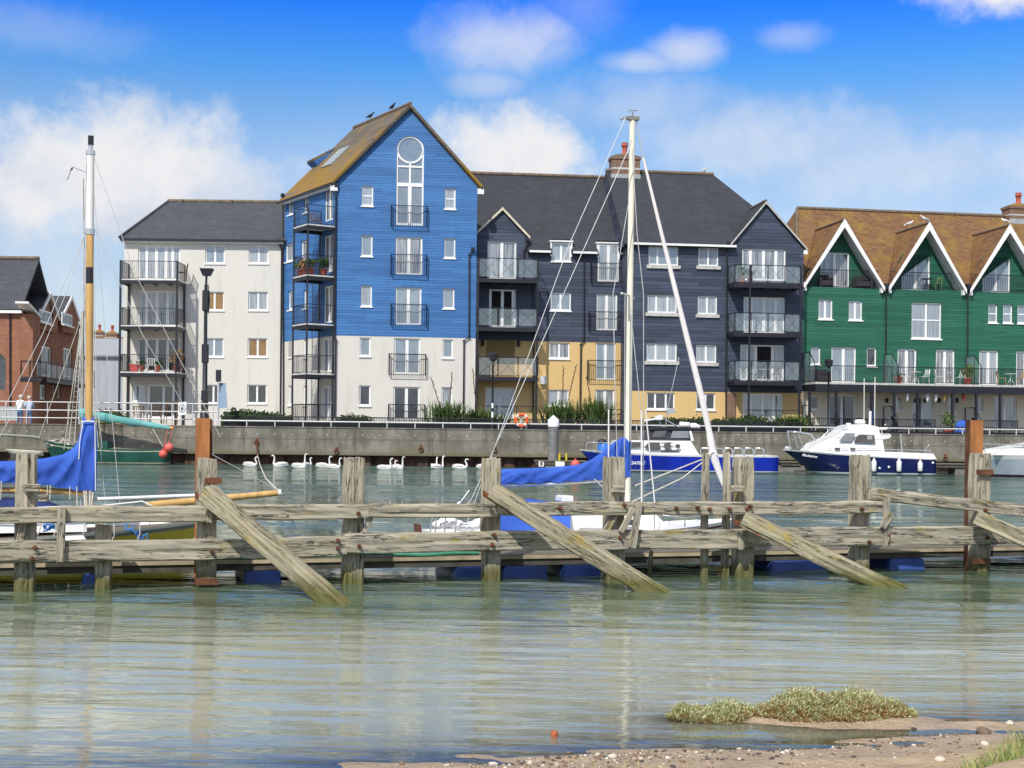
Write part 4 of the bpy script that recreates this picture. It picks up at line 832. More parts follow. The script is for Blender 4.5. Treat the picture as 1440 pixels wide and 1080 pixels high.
def terr2(X, Y):
    return terrain(X, Y) + .012 * (vnoise(X, Y, 5, 1) - .5) + .03 * (vnoise(X, Y, 1.3, 2) - .5) + .006 * (vnoise(X, Y, 17, 3) - .5)
def sand_mat():
    m, t = nt('wet_sand'); g = N(t, 'ShaderNodeNewGeometry'); s = N(t, 'ShaderNodeSeparateXYZ'); L(t, g.outputs['Position'], s.inputs[0]); v = g.outputs['Position']
    n1 = noi(t, v, 2.2, 6, .6); n2 = noi(t, v, 40, 3); n3 = noi(t, v, 9, 5, .7)
    q_ = N(t, 'ShaderNodeMapping'); q_.inputs['Scale'].default_value = (1.2, 7, 7); L(t, v, q_.inputs[0]); n4 = noi(t, q_.outputs[0], 1.6, 5, .7); n5 = noi(t, v, 26, 4, .7)
    h = math_(t, 'ADD', s.outputs[2], math_(t, 'MULTIPLY', math_(t, 'SUBTRACT', n1, .5), .05)); wet = math_(t, 'SUBTRACT', 1, ramp(t, h, .004, .05))
    col = mixc(t, ramp(t, n1, .3, .7), (.42, .31, .185), (.54, .41, .27)); col = mixc(t, math_(t, 'MULTIPLY', ramp(t, n3, .52, .7), .45), col, (.29, .21, .13))
    col = mixc(t, math_(t, 'MULTIPLY', wet, .6), col, mixc(t, n1, (.31, .24, .16), (.38, .30, .205)))
    col = mixc(t, math_(t, 'MULTIPLY', ramp(t, n4, .48, .68), .38), col, (.22, .145, .08)); col = mixc(t, math_(t, 'MULTIPLY', ramp(t, n5, .55, .68), .28), col, (.20, .14, .09))
    b = bsdf(t, col, .5, spec=.4, bump=math_(t, 'ADD', math_(t, 'ADD', n2, n5), math_(t, 'MULTIPLY', n3, 2.5)), bs=.8, bd=.022)
    rg = N(t, 'ShaderNodeMapRange'); rg.inputs[3].default_value = .9; rg.inputs[4].default_value = .28; L(t, wet, rg.inputs[0]); L(t, rg.outputs[0], b.inputs['Roughness']); return m
M['sand'] = sand_mat()
xs = np.concatenate([np.linspace(-60, -9, 20), np.linspace(-8.8, 8.8, 420), np.linspace(9, 60, 20)]); ys = np.concatenate([np.linspace(-40, 5, 30), np.linspace(5.1, 12, 260), np.linspace(12.2, 30, 30)])
X, Y = np.meshgrid(xs, ys); grid_mesh('beach', X, Y, terr2(X, Y), M['sand'])
# ---------------------------------------------------------------- river
def water_mat():
    m, t = nt('river_water'); g = N(t, 'ShaderNodeNewGeometry'); v = g.outputs['Position']
    at = N(t, 'ShaderNodeAttribute', attribute_name='depth')
    def mp(s):
        q_ = N(t, 'ShaderNodeMapping'); q_.inputs['Scale'].default_value = s; L(t, v, q_.inputs[0]); return q_.outputs[0]
    w1 = noi(t, mp((.40, 2.2, 1)), 2.4, 2, .5); w2 = noi(t, mp((.42, 1.25, 1)), 8.0, 2, .5); w3 = noi(t, mp((.20, 1.0, 1)), .8, 3, .6); w4 = noi(t, mp((.22, 1.0, 1)), .28, 3, .6); big = noi(t, mp((.22, .8, 1)), .30, 5, .65)
    sp = N(t, 'ShaderNodeSeparateXYZ'); L(t, v, sp.inputs[0]); far = ramp(t, sp.outputs[1], 15, 45)
    h = math_(t, 'ADD', math_(t, 'MULTIPLY', w1, math_(t, 'ADD', .030, math_(t, 'MULTIPLY', far, .045))), math_(t, 'ADD', math_(t, 'MULTIPLY', w2, .0125), math_(t, 'ADD', math_(t, 'MULTIPLY', w3, math_(t, 'ADD', .07, math_(t, 'MULTIPLY', far, .20))), math_(t, 'MULTIPLY', math_(t, 'MULTIPLY', w4, far), .9))))
    gust = ramp(t, big, .40, .60)
    bp = N(t, 'ShaderNodeBump'); bp.inputs['Distance'].default_value = 1; L(t, h, bp.inputs['Height'])
    calm = ramp(t, at.outputs['Fac'], .02, .30)
    L(t, math_(t, 'MULTIPLY', math_(t, 'ADD', .42, math_(t, 'MULTIPLY', calm, .58)), math_(t, 'ADD', .40, math_(t, 'MULTIPLY', gust, .60))), bp.inputs['Strength'])
    fr = N(t, 'ShaderNodeFresnel'); fr.inputs[0].default_value = 1.72; L(t, bp.outputs[0], fr.inputs['Normal'])
    gl = N(t, 'ShaderNodeBsdfGlossy'); gl.inputs['Roughness'].default_value = .06; gl.inputs[0].default_value = (.98, .98, .90, 1); L(t, bp.outputs[0], gl.inputs['Normal'])
    al = math_(t, 'SUBTRACT', 1, math_(t, 'POWER', 2.718, math_(t, 'MULTIPLY', at.outputs['Fac'], -22)))
    deep = ramp(t, math_(t, 'ADD', at.outputs['Fac'], math_(t, 'MULTIPLY', math_(t, 'SUBTRACT', big, .5), .5)), .0, .75)
    col = mixc(t, deep, (.37, .385, .295), mixc(t, far, mixc(t, gust, (.075, .115, .068), (.105, .145, .092)), mixc(t, gust, (.040, .095, .080), (.075, .14, .115))))
    df = N(t, 'ShaderNodeBsdfDiffuse'); L(t, col, df.inputs[0]); tr = N(t, 'ShaderNodeBsdfTransparent'); tr.inputs[0].default_value = (.95, .96, .9, 1)
    body = N(t, 'ShaderNodeMixShader'); L(t, al, body.inputs[0]); L(t, tr.outputs[0], body.inputs[1]); L(t, df.outputs[0], body.inputs[2])
    mx = N(t, 'ShaderNodeMixShader'); L(t, fr.outputs[0], mx.inputs[0]); L(t, body.outputs[0], mx.inputs[1]); L(t, gl.outputs[0], mx.inputs[2])
    o = N(t, 'ShaderNodeOutputMaterial'); L(t, mx.outputs[0], o.inputs[0]); return m
M['water'] = water_mat()
nr = 520; inv = np.linspace(1 / 5.6, 1 / 80, nr); Yv = 1 / inv; Yv = np.concatenate([Yv, [110]]); tv = np.linspace(-1, 1, 460); Y = np.repeat(Yv[:, None], 460, 1); X = tv[None, :] * (Y * .55 + 5)
wr = np.random.default_rng(5); Z = np.zeros_like(X); dep = np.clip(-terr2(X, Y), -.05, 3); dep = np.where(Y > 26, 3, dep)
att = np.clip((dep - .01) / .5, 0.06, 1)
for k in range(26):
    lam = .28 * 1.13 ** k * .8; ang = wr.normal(1.50, .20); kx, ky = 2 * PI / lam * math.cos(ang), 2 * PI / lam * math.sin(ang); amp = .0050 * lam ** .9 * (1.25 if lam < .55 else 1 if lam < 1 else .45)
    near = np.clip(1.6 - (Y * Y / 2000) / (lam * .22), 0, 1)      # fade what the mesh cannot carry
    Z += amp * near * np.sin(kx * X + ky * Y + wr.uniform(0, 6.28) + 1.1 * np.sin(.6 * X / lam ** .5 + k))
Z *= att * (.55 + .9 * vnoise(X, Y * 2, .35, 9)); Z = np.where(Y > 100, 0, Z)
XX = X.copy(); sl_ = Q.d.y / Q.d.x
Ymax = Q.A.y + (X - Q.A.x) * sl_ + .3
Y2 = np.minimum(Y, Ymax); grid_mesh('river', X, Y2, Z, M['water'], dep)
# ---------------------------------------------------------------- pebbles and stones on the beach
def stone_mat(name, lo, hi):
    m, t = nt(name); g = N(t, 'ShaderNodeNewGeometry'); col = mixc(t, g.outputs['Random Per Island'], lo, hi); n = noi(t, coords(t), 60, 3); bsdf(t, col, .75, bump=n, bs=.3, bd=.004); return m
def pebble_mat():
    m, t = nt('pebble'); g = N(t, 'ShaderNodeNewGeometry'); cr = N(t, 'ShaderNodeValToRGB'); L(t, g.outputs['Random Per Island'], cr.inputs[0]); cr.color_ramp.interpolation = 'CONSTANT'; e = cr.color_ramp.elements; e[0].color = (.07, .06, .055, 1); e[1].position = .25; e[1].color = (.20, .13, .08, 1)
    for p_, q_ in ((.5, (.36, .27, .18)), (.68, (.28, .24, .2)), (.82, (.55, .49, .40)), (.93, (.68, .64, .56))): n_ = e.new(p_); n_.color = (*q_, 1)
    bsdf(t, mixc(t, .5, cr.outputs[0], cr.outputs[0]), .75, bump=noi(t, coords(t), 60, 3), bs=.3, bd=.004); return m
def rock(mb, c, r, fl=.6, mi=0):
    sd = random.random() * 50; vs = []; n, m = 8, 5; c = Vector(c); a0 = random.random() * 6; sx = random.uniform(.7, 1.3)
    rings = []
    for j in range(m + 1):
        t_ = PI * (.04 + .92 * j / m); ring_ = []
        for k in range(n):
            d = Vector((math.cos(2 * PI * k / n) * math.sin(t_), math.sin(2 * PI * k / n) * math.sin(t_), -math.cos(t_))); q_ = r * (1 + .45 * noise.noise(d * 1.3 + Vector((sd, 0, 0))))
            x_, y_ = d.x * sx * q_, d.y * q_; ring_.append(c + Vector((x_ * math.cos(a0) - y_ * math.sin(a0), x_ * math.sin(a0) + y_ * math.cos(a0), d.z * fl * q_)))
        rings.append(ring_)
    mb.loft(rings, mi)
def tz(x, y): return float(terr2(np.array([x]), np.array([y]))[0])
mb = MB()
for k in range(950):
    xpx = random.gauss(860, 170) if k < 430 else random.uniform(560, 1440); x = (xpx - 720) / 1925 * 7.7
    s_ = float(np.interp(x, SHX, SHY)); y = s_ - abs(random.gauss(.0, .32)) - .02 + (.25 if random.random() < .08 else 0)
    r = random.choice([.004, .005, .006, .007, .008, .010, .014]) * random.uniform(.7, 1.2); rock(mb, (x, y, tz(x, y) + r * .2), r)
tag(mb.build('pebbles', pebble_mat(), recalc=False), kind='stuff')
M['pale_stone'] = stone_mat('pale_stone', (.50, .45, .36), (.62, .57, .48)); M['dark_stone'] = stone_mat('dark_stone', (.12, .09, .07), (.20, .14, .10))
for lab, x_, y_, r, mm in (('large pale flat stone lying among pebbles nearest the camera at the centre', 862, 1062, .030, 'pale_stone'), ('white rounded stone on the wet sand left of the pebble patch', 694, 1071, .022, 'pale_stone'), ('white chalky stone at the waterline beside the tall grass', 1420, 1018, .03, 'pale_stone'),
                           ('pale stone half buried in sand below the grassy bank', 1385, 1049, .028, 'pale_stone'), ('rough brown lump of rock beside the marsh plant mound', 1384, 1027, .05, 'dark_stone'), ('small dark stone in the shallow pool before the marsh mound', 1294, 1047, .018, 'dark_stone'),
                           ('big cream stone at the bottom edge under the grassy bank', 1322, 1076, .035, 'pale_stone'), ('small white stone in shallow water before the marsh mound', 1285, 1044, .014, 'pale_stone')):
    v = PZ(x_, y_, .02); z = tz(v.x, v.y); mb = MB(); rock(mb, (v.x, v.y, z + r * .25), r, .55); tag(mb.build('stone', M[mm], recalc=False), lab, 'stone')
v = PZ(779.5, 1036, .0); mb = MB(); rings = []
mb.box(v.x - .022, v.x + .022, v.y - .03, v.y + .03, -.06, .035); tag(mb.build('brick_lump', simple('orange_brick', (.42, .12, .05), .85, .3, 30, bs=.6), bevel=.009), 'lone orange brick fragment standing in the shallow water by the shore', 'brick')
# ---------------------------------------------------------------- plants of the beach
def leaf_mat(name, a_, b_, trans=.25):
    m, t = nt(name); g = N(t, 'ShaderNodeNewGeometry'); col = mixc(t, g.outputs['Random Per Island'], a_, b_)
    d = N(t, 'ShaderNodeBsdfDiffuse'); L(t, col, d.inputs[0]); tl = N(t, 'ShaderNodeBsdfTranslucent'); L(t, col, tl.inputs[0]); mx = N(t, 'ShaderNodeMixShader'); mx.inputs[0].default_value = trans; L(t, d.outputs[0], mx.inputs[1]); L(t, tl.outputs[0], mx.inputs[2])
    o = N(t, 'ShaderNodeOutputMaterial'); L(t, mx.outputs[0], o.inputs[0]); return m
M['purslane'] = leaf_mat('marsh_leaf', (.34, .38, .14), (.74, .73, .46)); M['purslane_red'] = leaf_mat('marsh_leaf_brown', (.34, .17, .07), (.46, .32, .13)); M['grass'] = leaf_mat('grass_blade', (.30, .30, .10), (.60, .52, .26)); M['grass2'] = leaf_mat('grass_green', (.17, .25, .07), (.34, .42, .16))
def leaf(mb, c, d, up, l, w, mi=0):
    d = d.normalized(); s_ = d.cross(up); s_ = s_.normalized() if s_.length > .01 else Vector((1, 0, 0)); m_ = c + d * l * .5
    mb.raw([c, m_ + s_ * w, c + d * l, m_ - s_ * w], [(0, 1, 2, 3)], mi)
def marsh(name, cx, cy, rx, ry, hh, n, lab, red=.08):
    mb = MB(); 
    for k in range(n):
        a_ = random.uniform(0, 2 * PI); q_ = random.random() ** .5; x = cx + rx * q_ * math.cos(a_) * (1 + .15 * noise.noise((a_, cx, 0))); y = cy + ry * q_ * math.sin(a_)
        e = (1 - q_ ** 3) * (.62 + .55 * (noise.noise((x * 5, y * 5, 1)) + .5)); z0_ = tz(x, y)
        hgt = max(.015, hh * e) * random.uniform(.55, 1); base = Vector((x, y, z0_))
        d = Vector((random.gauss(0, .35) + .5 * q_ * math.cos(a_), random.gauss(0, .35) + .5 * q_ * math.sin(a_), 1)).normalized()
        tip = base + d * hgt
        rd = random.random() < red + (.35 if math.sin(a_) < -.3 and q_ > .75 else 0); mi = 1 if rd else 0
        for j in range(5):
            p_ = base.lerp(tip, .35 + .65 * j / 4); ld = (d * .6 + Vector((random.gauss(0, 1), random.gauss(0, 1), random.gauss(.2, .5)))).normalized()
            leaf(mb, p_, ld, Vector((random.random(), random.random(), random.random())), random.uniform(.018, .036), .0042, mi)
    return tag(mb.build(name, [M['purslane'], M['purslane_red']], recalc=False), lab, 'plant')
marsh('marsh_plant', 1.30, 8.86, .27, .17, .12, 2000, 'small silver green marsh plant clump at the left end of the mound, water around it')
marsh('marsh_plant', 2.08, 8.92, .56, .26, .135, 5200, 'wide silver green marsh plant mat covering the sandy mound by the shore', .16)
def blades(name, spots, mats, kind=None, lab=None, cat=None):
    mb = MB()
    for (x, y, z, h_, lean, w, mi) in spots:
        d = Vector((math.cos(lean) * random.uniform(.1, .55), math.sin(lean) * random.uniform(.1, .55), 1)).normalized(); pts = []; base = Vector((x, y, z)); s_ = Vector((math.cos(lean + 1.57), math.sin(lean + 1.57), 0))
        out = Vector((math.cos(lean), math.sin(lean), 0)); vs = []
        for j in range(5):
            f_ = j / 4; c = base + d * h_ * f_ + out * h_ * .35 * f_ ** 2.5 - Vector((0, 0, h_ * .18 * f_ ** 3)); ww = w * (1 - f_ ** 1.6) + .0004; vs += [c - s_ * ww, c + s_ * ww]
        mb.raw(vs, [(2 * j, 2 * j + 1, 2 * j + 3, 2 * j + 2) for j in range(4)], mi)
    return tag(mb.build(name, mats, recalc=False), lab, cat, kind=kind)
sp = []
for k in range(7500):
    x = random.uniform(2.15, 4.6); y = random.uniform(6.6, 8.9)
    e = (x - 2.52) * 1.0 - (y - 7.42) * .60 + .12 * noise.noise((x * 4, y * 4, 0))
    if e < 0 or (e < .12 and random.random() < .5): continue
    sp.append((x, y, tz(x, y) - .004, random.uniform(.04, .10) * (1 + min(2.2, e * 3.5) * (random.random() < .35)), random.uniform(0, 6.28), random.uniform(.0014, .0028), 1 if random.random() < .62 else 0))
blades('grass', sp, [M['grass'], M['grass2']], 'stuff')
sp = []
for k in range(40):
    x, y = random.gauss(.62, .16), random.gauss(7.42, .05); sp.append((x, y, tz(x, y), random.uniform(.015, .05), random.uniform(0, 6.28), .0018, 0))
blades('grass', sp, [M['grass'], M['grass2']], 'stuff')
# ================================================================ SKY AND LIGHT
def world():
    w = bpy.data.worlds.new('World'); sc.world = w; w.use_nodes = True; t = w.node_tree; t.nodes.clear()
    el_, azs = R(46), math.atan2(-.34, -.80)
    sky = N(t, 'ShaderNodeTexSky', sky_type='NISHITA', sun_disc=False, sun_elevation=el_, sun_rotation=azs, air_density=1, dust_density=.6, ozone_density=2.5)
    tc = N(t, 'ShaderNodeTexCoord'); s = N(t, 'ShaderNodeSeparateXYZ'); L(t, tc.outputs['Generated'], s.inputs[0]); x, y, z = s.outputs
    el = math_(t, 'ARCSINE', math_(t, 'MINIMUM', math_(t, 'MAXIMUM', z, -1), 1)); az = math_(t, 'ARCTAN2', x, y)
    ns = noi(t, tc.outputs['Generated'], 9, 6, .6); ns2 = noi(t, tc.outputs['Generated'], 26, 5, .6); nv = noi(t, tc.outputs['Generated'], 5, 6, .6)
    # clear air: deeper blue higher up
    cr = N(t, 'ShaderNodeValToRGB'); L(t, math_(t, 'DIVIDE', el, 1.2, clamp=True), cr.inputs[0]); e = cr.color_ramp.elements
    for pos, c in SKYRAMP: 
        n_ = e.new(pos); n_.color = (*c, 1)
    e.remove(e[0]); e.remove(e[-1])
    col = mixc(t, 1.0, sky.outputs[0], cr.outputs[0], 'MULTIPLY')
    wob = math_(t, 'ADD', math_(t, 'MULTIPLY', math_(t, 'SUBTRACT', ns, .5), 2.4), math_(t, 'ADD', math_(t, 'MULTIPLY', math_(t, 'SUBTRACT', ns2, .5), 1.2), math_(t, 'MULTIPLY', math_(t, 'SUBTRACT', noi(t, tc.outputs['Generated'], 70, 4, .6), .5), .6)))
    mask = None
    for (px, py, rx, ry, amt, soft) in CLOUDS:
        a0, e0 = math.atan((px - CX) / FPX), (HY - py) / FPX
        dx = math_(t, 'DIVIDE', math_(t, 'SUBTRACT', az, a0), rx / FPX); dy = math_(t, 'DIVIDE', math_(t, 'SUBTRACT', el, e0), ry / FPX)
        d = math_(t, 'SQRT', math_(t, 'ADD', math_(t, 'MULTIPLY', dx, dx), math_(t, 'MULTIPLY', dy, dy)))
        mm = math_(t, 'MULTIPLY', math_(t, 'SUBTRACT', 1, ramp(t, math_(t, 'ADD', d, math_(t, 'MULTIPLY', wob, .75)), 1 - soft, 1 + soft * .6)), amt)
        mask = mm if mask is None else math_(t, 'MAXIMUM', mask, mm)
    # scattered cloud all round the rest of the sky
    out = ramp(t, math_(t, 'ABSOLUTE', az), .5, .75); hi = ramp(t, el, .33, .40)
    rest = math_(t, 'MULTIPLY', ramp(t, math_(t, 'ADD', nv, math_(t, 'MULTIPLY', math_(t, 'SUBTRACT', ns, .5), .5)), .34, .56), math_(t, 'MAXIMUM', out, hi)); mask = math_(t, 'MAXIMUM', mask, math_(t, 'MULTIPLY', rest, .8))
    hz = math_(t, 'MULTIPLY', math_(t, 'SUBTRACT', 1, ramp(t, math_(t, 'ADD', el, math_(t, 'MULTIPLY', math_(t, 'SUBTRACT', nv, .5), .08)), .09, .27)), .50); mask = math_(t, 'MAXIMUM', mask, hz)
    ns3 = noi(t, tc.outputs['Generated'], 15, 7, .62); cc = mixc(t, ramp(t, math_(t, 'ADD', math_(t, 'MULTIPLY', ns3, .6), math_(t, 'ADD', math_(t, 'MULTIPLY', nv, .4), math_(t, 'MULTIPLY', math_(t, 'SUBTRACT', el, .17), 1.2))), .32, .60), CLOUDLO, CLOUDHI)
    col = mixc(t, mask, col, cc)
    bg = N(t, 'ShaderNodeBackground'); L(t, col, bg.inputs[0]); bg.inputs[1].default_value = SKYSTR
    o = N(t, 'ShaderNodeOutputWorld'); L(t, bg.outputs[0], o.inputs[0])
    sd = bpy.data.lights.new('sun', 'SUN'); sd.energy = SUNSTR; sd.angle = R(.53); sd.color = (1, .95, .87); so = bpy.data.objects.new('sun', sd); COL.objects.link(so)
    sv = Vector((math.sin(azs) * math.cos(el_), math.cos(azs) * math.cos(el_), math.sin(el_))); so.rotation_euler = sv.to_track_quat('Z', 'Y').to_euler(); so.location = sv * 60
SKYSTR, SUNSTR = .12, 4.2
SKYRAMP = [(0.0, (.9, .97, 1.0)), (.10, (.88, 1.0, 1.12)), (.15, (.78, 1.0, 1.18)), (.19, (.58, .95, 1.25)), (.215, (.36, .90, 1.42)), (.25, (.11, .64, 1.70)), (.34, (.12, .60, 1.6)), (.5, (.42, .78, 1.25)), (.8, (.6, .85, 1.1))]
CLOUDS = [(120, 278, 270, 92, .95, .6), (330, 282, 120, 55, .8, .7), (740, 232, 128, 70, .95, .55), (705, 72, 95, 42, .60, .95), (760, 60, 40, 26, .5, .9), (900, 100, 60, 16, .5, .95), (960, 86, 50, 24, .6, .95), (680, 128, 50, 20, .4, .9), (1405, 0, 135, 62, .97, .5), (1105, 72, 45, 18, .3, .95), (1215, 17, 25, 10, .35, .9),
          (1060, 215, 280, 60, .55, .9), (1300, 250, 280, 60, .55, .9), (880, 160, 140, 50, .4, .95), (560, 270, 240, 60, .6, .9), (20, 95, 130, 30, .18, .9), (820, 25, 60, 40, .2, .95)]
CLOUDLO, CLOUDHI = (5.0, 5.5, 6.5), (7.5, 7.4, 7.4)
world()
cam = bpy.data.cameras.new('camera'); cam.sensor_width = 36; cam.lens = 36 * FPX / 1440; cam.shift_y = (HY - 540) / 1440; cam.clip_end = 9000; cam.clip_start = .05
co_ = bpy.data.objects.new('camera', cam); COL.objects.link(co_); co_.matrix_world = Matrix.Translation((0, 0, H)) @ Matrix.Rotation(R(90), 4, 'X') @ Matrix.Rotation(TH, 4, 'Z'); sc.camera = co_
sc.view_settings.view_transform = 'Standard'; sc.view_settings.look = 'None'; sc.view_settings.exposure = 0; sc.view_settings.gamma = 1
sc.render.engine = 'CYCLES'; sc.cycles.use_denoising = True; sc.cycles.max_bounces = 8; sc.cycles.transparent_max_bounces = 24; sc.cycles.sample_clamp_indirect = 6; sc.cycles.caustics_reflective = False; sc.cycles.caustics_refractive = False
# ================================================================ PROMENADE FURNITURE
def wp(x, y, w=0): u, z = Q.pix(x, y, w); q_ = Q.A + Q.d * u + Q.n * w; return Vector((q_.x, q_.y, z))
rb = Bld('quay_railing', xy(0, 67.9), xy(306, 68.4), 'tall galvanised railing with three rails along the left part of the quay', 'railing', z=qt)
r_ = Fr(xy(0, 67.9), xy(306, 68.4), rb)
zt_, zm_, zl_ = r_.pix(150, 566.3)[1], r_.pix(150, 577.6)[1], r_.pix(150, 588.5)[1]
mb = MB()
for z in (zt_, zm_, zl_): mb.tube(r_.pt(-14, 0, z), r_.pt(r_.L, 0, z), .028, 6)
mb.build('rail', M['galv'], rb.o); k = -14
while k < r_.L + .1:
    mb = MB(); mb.tube(r_.pt(k, 0, qt), r_.pt(k, 0, zt_ + .03), .03, 6); mb.build('railing_post', M['galv'], rb.o); k += 1.02
mb = MB(); mb.fbox(r_, -14, r_.pix(24, 580)[0], -.02, .0, zl_ - .15, zm_ + .15); mb.build('infill_panel', M['fence_clear'], rb.o)
lb = Bld('quay_railing', xy(306, 68.4), xy(1440, 70.3), 'low pale single rail on short posts along the edge of the quay before the apartments', 'railing', z=qt)
r_ = Fr(xy(306, 68.4), xy(1440, 70.3), lb); zt_ = r_.pix(800, 597)[1]
mb = MB(); mb.tube(r_.pt(0, 0, zt_), r_.pt(r_.L + 20, 0, zt_), .04, 6); mb.build('rail', M['galv'], lb.o)
k = .05
while k < r_.L + 6: mb = MB(); mb.tube(r_.pt(k, 0, qt + .02), r_.pt(k, 0, zt_), .035, 6); mb.build('railing_post', M['galv'], lb.o); k += 1.40
# black garden fence behind the promenade
fb = Bld('garden_fence', xy(318, 73.2), xy(1127, 74.8), 'low black metal fence in front of the hedges behind the quay rail', 'fence'); g_ = Fr(xy(318, 73.2), xy(1127, 74.8), fb)
zf_ = g_.pix(800, 590.5)[1]; mb = MB(); rail_mb(mb, [g_.pt(0, 0, 0), g_.pt(g_.L, 0, 0)], .1, zl(zf_), .085, .022, top=.03); mb.fbox(g_, 0, g_.L, -.12, -.05, GZ, zf_ - .28); mb.build('bars', M['black'], fb.o)
fb = Bld('garden_fence', xy(1128, 75.6), xy(1470, 77.6), 'low black metal fence along the terrace gardens of the green houses', 'fence'); g_ = Fr(xy(1128, 75.6), xy(1470, 77.6), fb)
mb = MB(); rail_mb(mb, [g_.pt(0, 0, 0), g_.pt(g_.L, 0, 0)], .1, zl(g_.pix(1300, 600.5)[1]), .3, .018, top=.03); mb.fbox(g_, 0, g_.L, -.12, -.06, GZ, GZ + .28); mb.build('bars', M['black'], fb.o)
# hedges
M['hedge'] = leaf_mat('hedge_leaf', (.020, .055, .012), (.075, .15, .03)); M['hedge2'] = leaf_mat('hedge_leaf_yellow', (.06, .10, .015), (.17, .20, .035)); M['hedge_core'] = simple('hedge_core', (.012, .025, .008), .9, .4, 6)
def hedge(x0, x1, ytop, D, lab, mats=('hedge', 'hedge'), dens=60, dep=1.3, name='hedge'):
    A, B = xy(x0, D), xy(x1, D + (x1 - x0) * .0018); b = Bld(name, A, B, lab, 'hedge'); f = Fr(A, B, b); zt = P((x0 + x1) / 2, ytop, D).z; h = zt - GZ
    n = max(6, int(f.L / .25)); rings = []
    for i in range(n + 1):
        u = f.L * i / n; e = min(1, (min(i, n - i) + .4) / 2.2); hh = h * (.80 + .16 * noise.noise((u * .7, D, x0))) * (.6 + .4 * e); dd = dep * .42 * (.6 + .4 * e)
        rings.append([f.pt(u, w, GZ + z) for w, z in ((dd, 0), (dd * 1.05, hh * .5), (dd * .8, hh * .9), (0, hh), (-dd * .8, hh * .9), (-dd, 0))])
    mb = MB(); mb.loft(rings, 0); mb.build('hedge_core', M['hedge_core'], b.o)
    mb = MB()
    for k in range(int(f.L * dens * h)):
        i = random.randrange(n); t_ = random.random(); a_ = random.random() * 4.2; j = int(a_); fr_ = a_ - j
        if j >= 5: continue
        p0 = rings[i][j].lerp(rings[i][j + 1], fr_); p1 = rings[i + 1][j].lerp(rings[i + 1][j + 1], fr_); c = p0.lerp(p1, t_); c += Vector((random.gauss(0, .05), random.gauss(0, .05), random.gauss(.03, .06)))
        c.z = max(c.z, .05)
        leaf(mb, c, Vector((random.gauss(0, 1), random.gauss(-.3, 1), random.gauss(.5, .8))), Vector((random.random(), random.random(), .3)), random.uniform(.10, .2), .05, 0 if random.random() < .7 else 1)
    mb.build('foliage', [M[mats[0]], M[mats[1]]], b.o, recalc=False); return b
hedge(312, 411, 574.5, 75.5, 'clipped green hedge in front of the white apartment block', dens=150)
hedge(470, 526, 581.5, 74.8, 'short rounded hedge below the blue block beside its corner balconies', dens=170)
hedge(905, 1000, 584.5, 76, 'dark green hedge under the yellow ground floor windows', dens=150)
hedge(1000, 1085, 584.0, 76.2, 'yellow flowering hedge at the foot of the yellow wall near the balcony bay', ('hedge', 'hedge2'), 150)
hedge(1082, 1130, 588, 76.4, 'low bushy green hedge under the balconies next to the flax plant', ('hedge', 'hedge2'), 130)
hedge(128, 180, 574, 76, 'small garden hedge beside the grey shed behind the tall railing', ('hedge', 'hedge2'), 90)
# flax plants
M['flax'] = leaf_mat('flax_leaf', (.05, .095, .03), (.19, .26, .09), .15); M['flax_stalk'] = simple('flax_stalk', (.10, .05, .03), .8)
def flax(x, ybase, D, hpx, spread, n, lab, stalks=()):
    c = P(x, ybase, D); c.z = GZ; o = empty('flax_plant', c, 0, lab, 'plant'); h = hpx / FPX * D; mb = MB()
    for k in range(int(n * 1.6)):
        a_ = random.uniform(0, 2 * PI); ln = random.uniform(.15, 1.15) * spread; out = Vector((math.cos(a_), math.sin(a_) * .7, 0)); hh = h * 1.32 * random.uniform(.75, 1.05) * (1.05 - .28 * ln / spread); s_ = Vector((-out.y, out.x, 0)).normalized(); vs = []
        b0 = Vector((random.gauss(0, .42), random.gauss(0, .25), .05)) * spread / 1.4
        for j in range(6):
            f_ = j / 5; q_ = b0 + out * ln * f_ ** 1.7 + Vector((0, 0, hh * (f_ - .18 * f_ ** 3))); ww = .045 * (1 - f_ ** 2.5) + .004; vs += [q_ - s_ * ww, q_ + s_ * ww]
        mb.raw(vs, [(2 * j, 2 * j + 1, 2 * j + 3, 2 * j + 2) for j in range(5)])
    mb.build('leaves', M['flax'], o, recalc=False)
    for sx, sh in stalks:
        mb = MB(); tip = Vector((sx, -.1, sh)); mb.path([Vector((0, 0, .3)), Vector((sx * .55, 0, sh * .55)), tip], .02, 5)
        for k in range(14): t_ = .55 + .45 * k / 13; q_ = Vector((sx * (.55 + .45 * (t_ - .55) / .45), -.05, sh * t_)); leaf(mb, q_, Vector((random.choice((-1, 1)) * .6, 0, .8)), Vector((0, 1, 0)), .10, .035)
        mb.build('flower_stalk', M['flax_stalk'], o, recalc=False)
    return o
flax(630, 598, 75, 42, 1.35, 150, 'spiky green flax plant before the right corner of the blue block', ((-.95, 2.9), (.2, 3.2)))
flax(672, 598, 75.2, 34, 1.2, 110, 'low spiky flax plant under the yellow balcony bay left of the lifebuoy', ((-.3, 3.4),))
flax(789, 598, 75.4, 44, 1.45, 170, 'tall spiky flax plant with brown flower stalks right of the lifebuoy', ((.1, 3.6), (.8, 3.7)))
flax(838, 598, 75.6, 50, 1.25, 150, 'dense spiky flax plant close to the right hand yacht mast', ((-.55, 3.1),))
flax(1110, 602, 75.8, 28, 1.5, 170, 'broad grey green flax plant between the slate block and the green terrace')
flax(704, 598, 75.6, 26, .9, 70, 'small flax plant directly behind the lifebuoy post')
hedge(1148, 1160, 597, 76.6, 'yellow green shrub in the first garden of the green terrace', ('hedge2', 'hedge2'), 170, 1.0, 'garden_shrub')
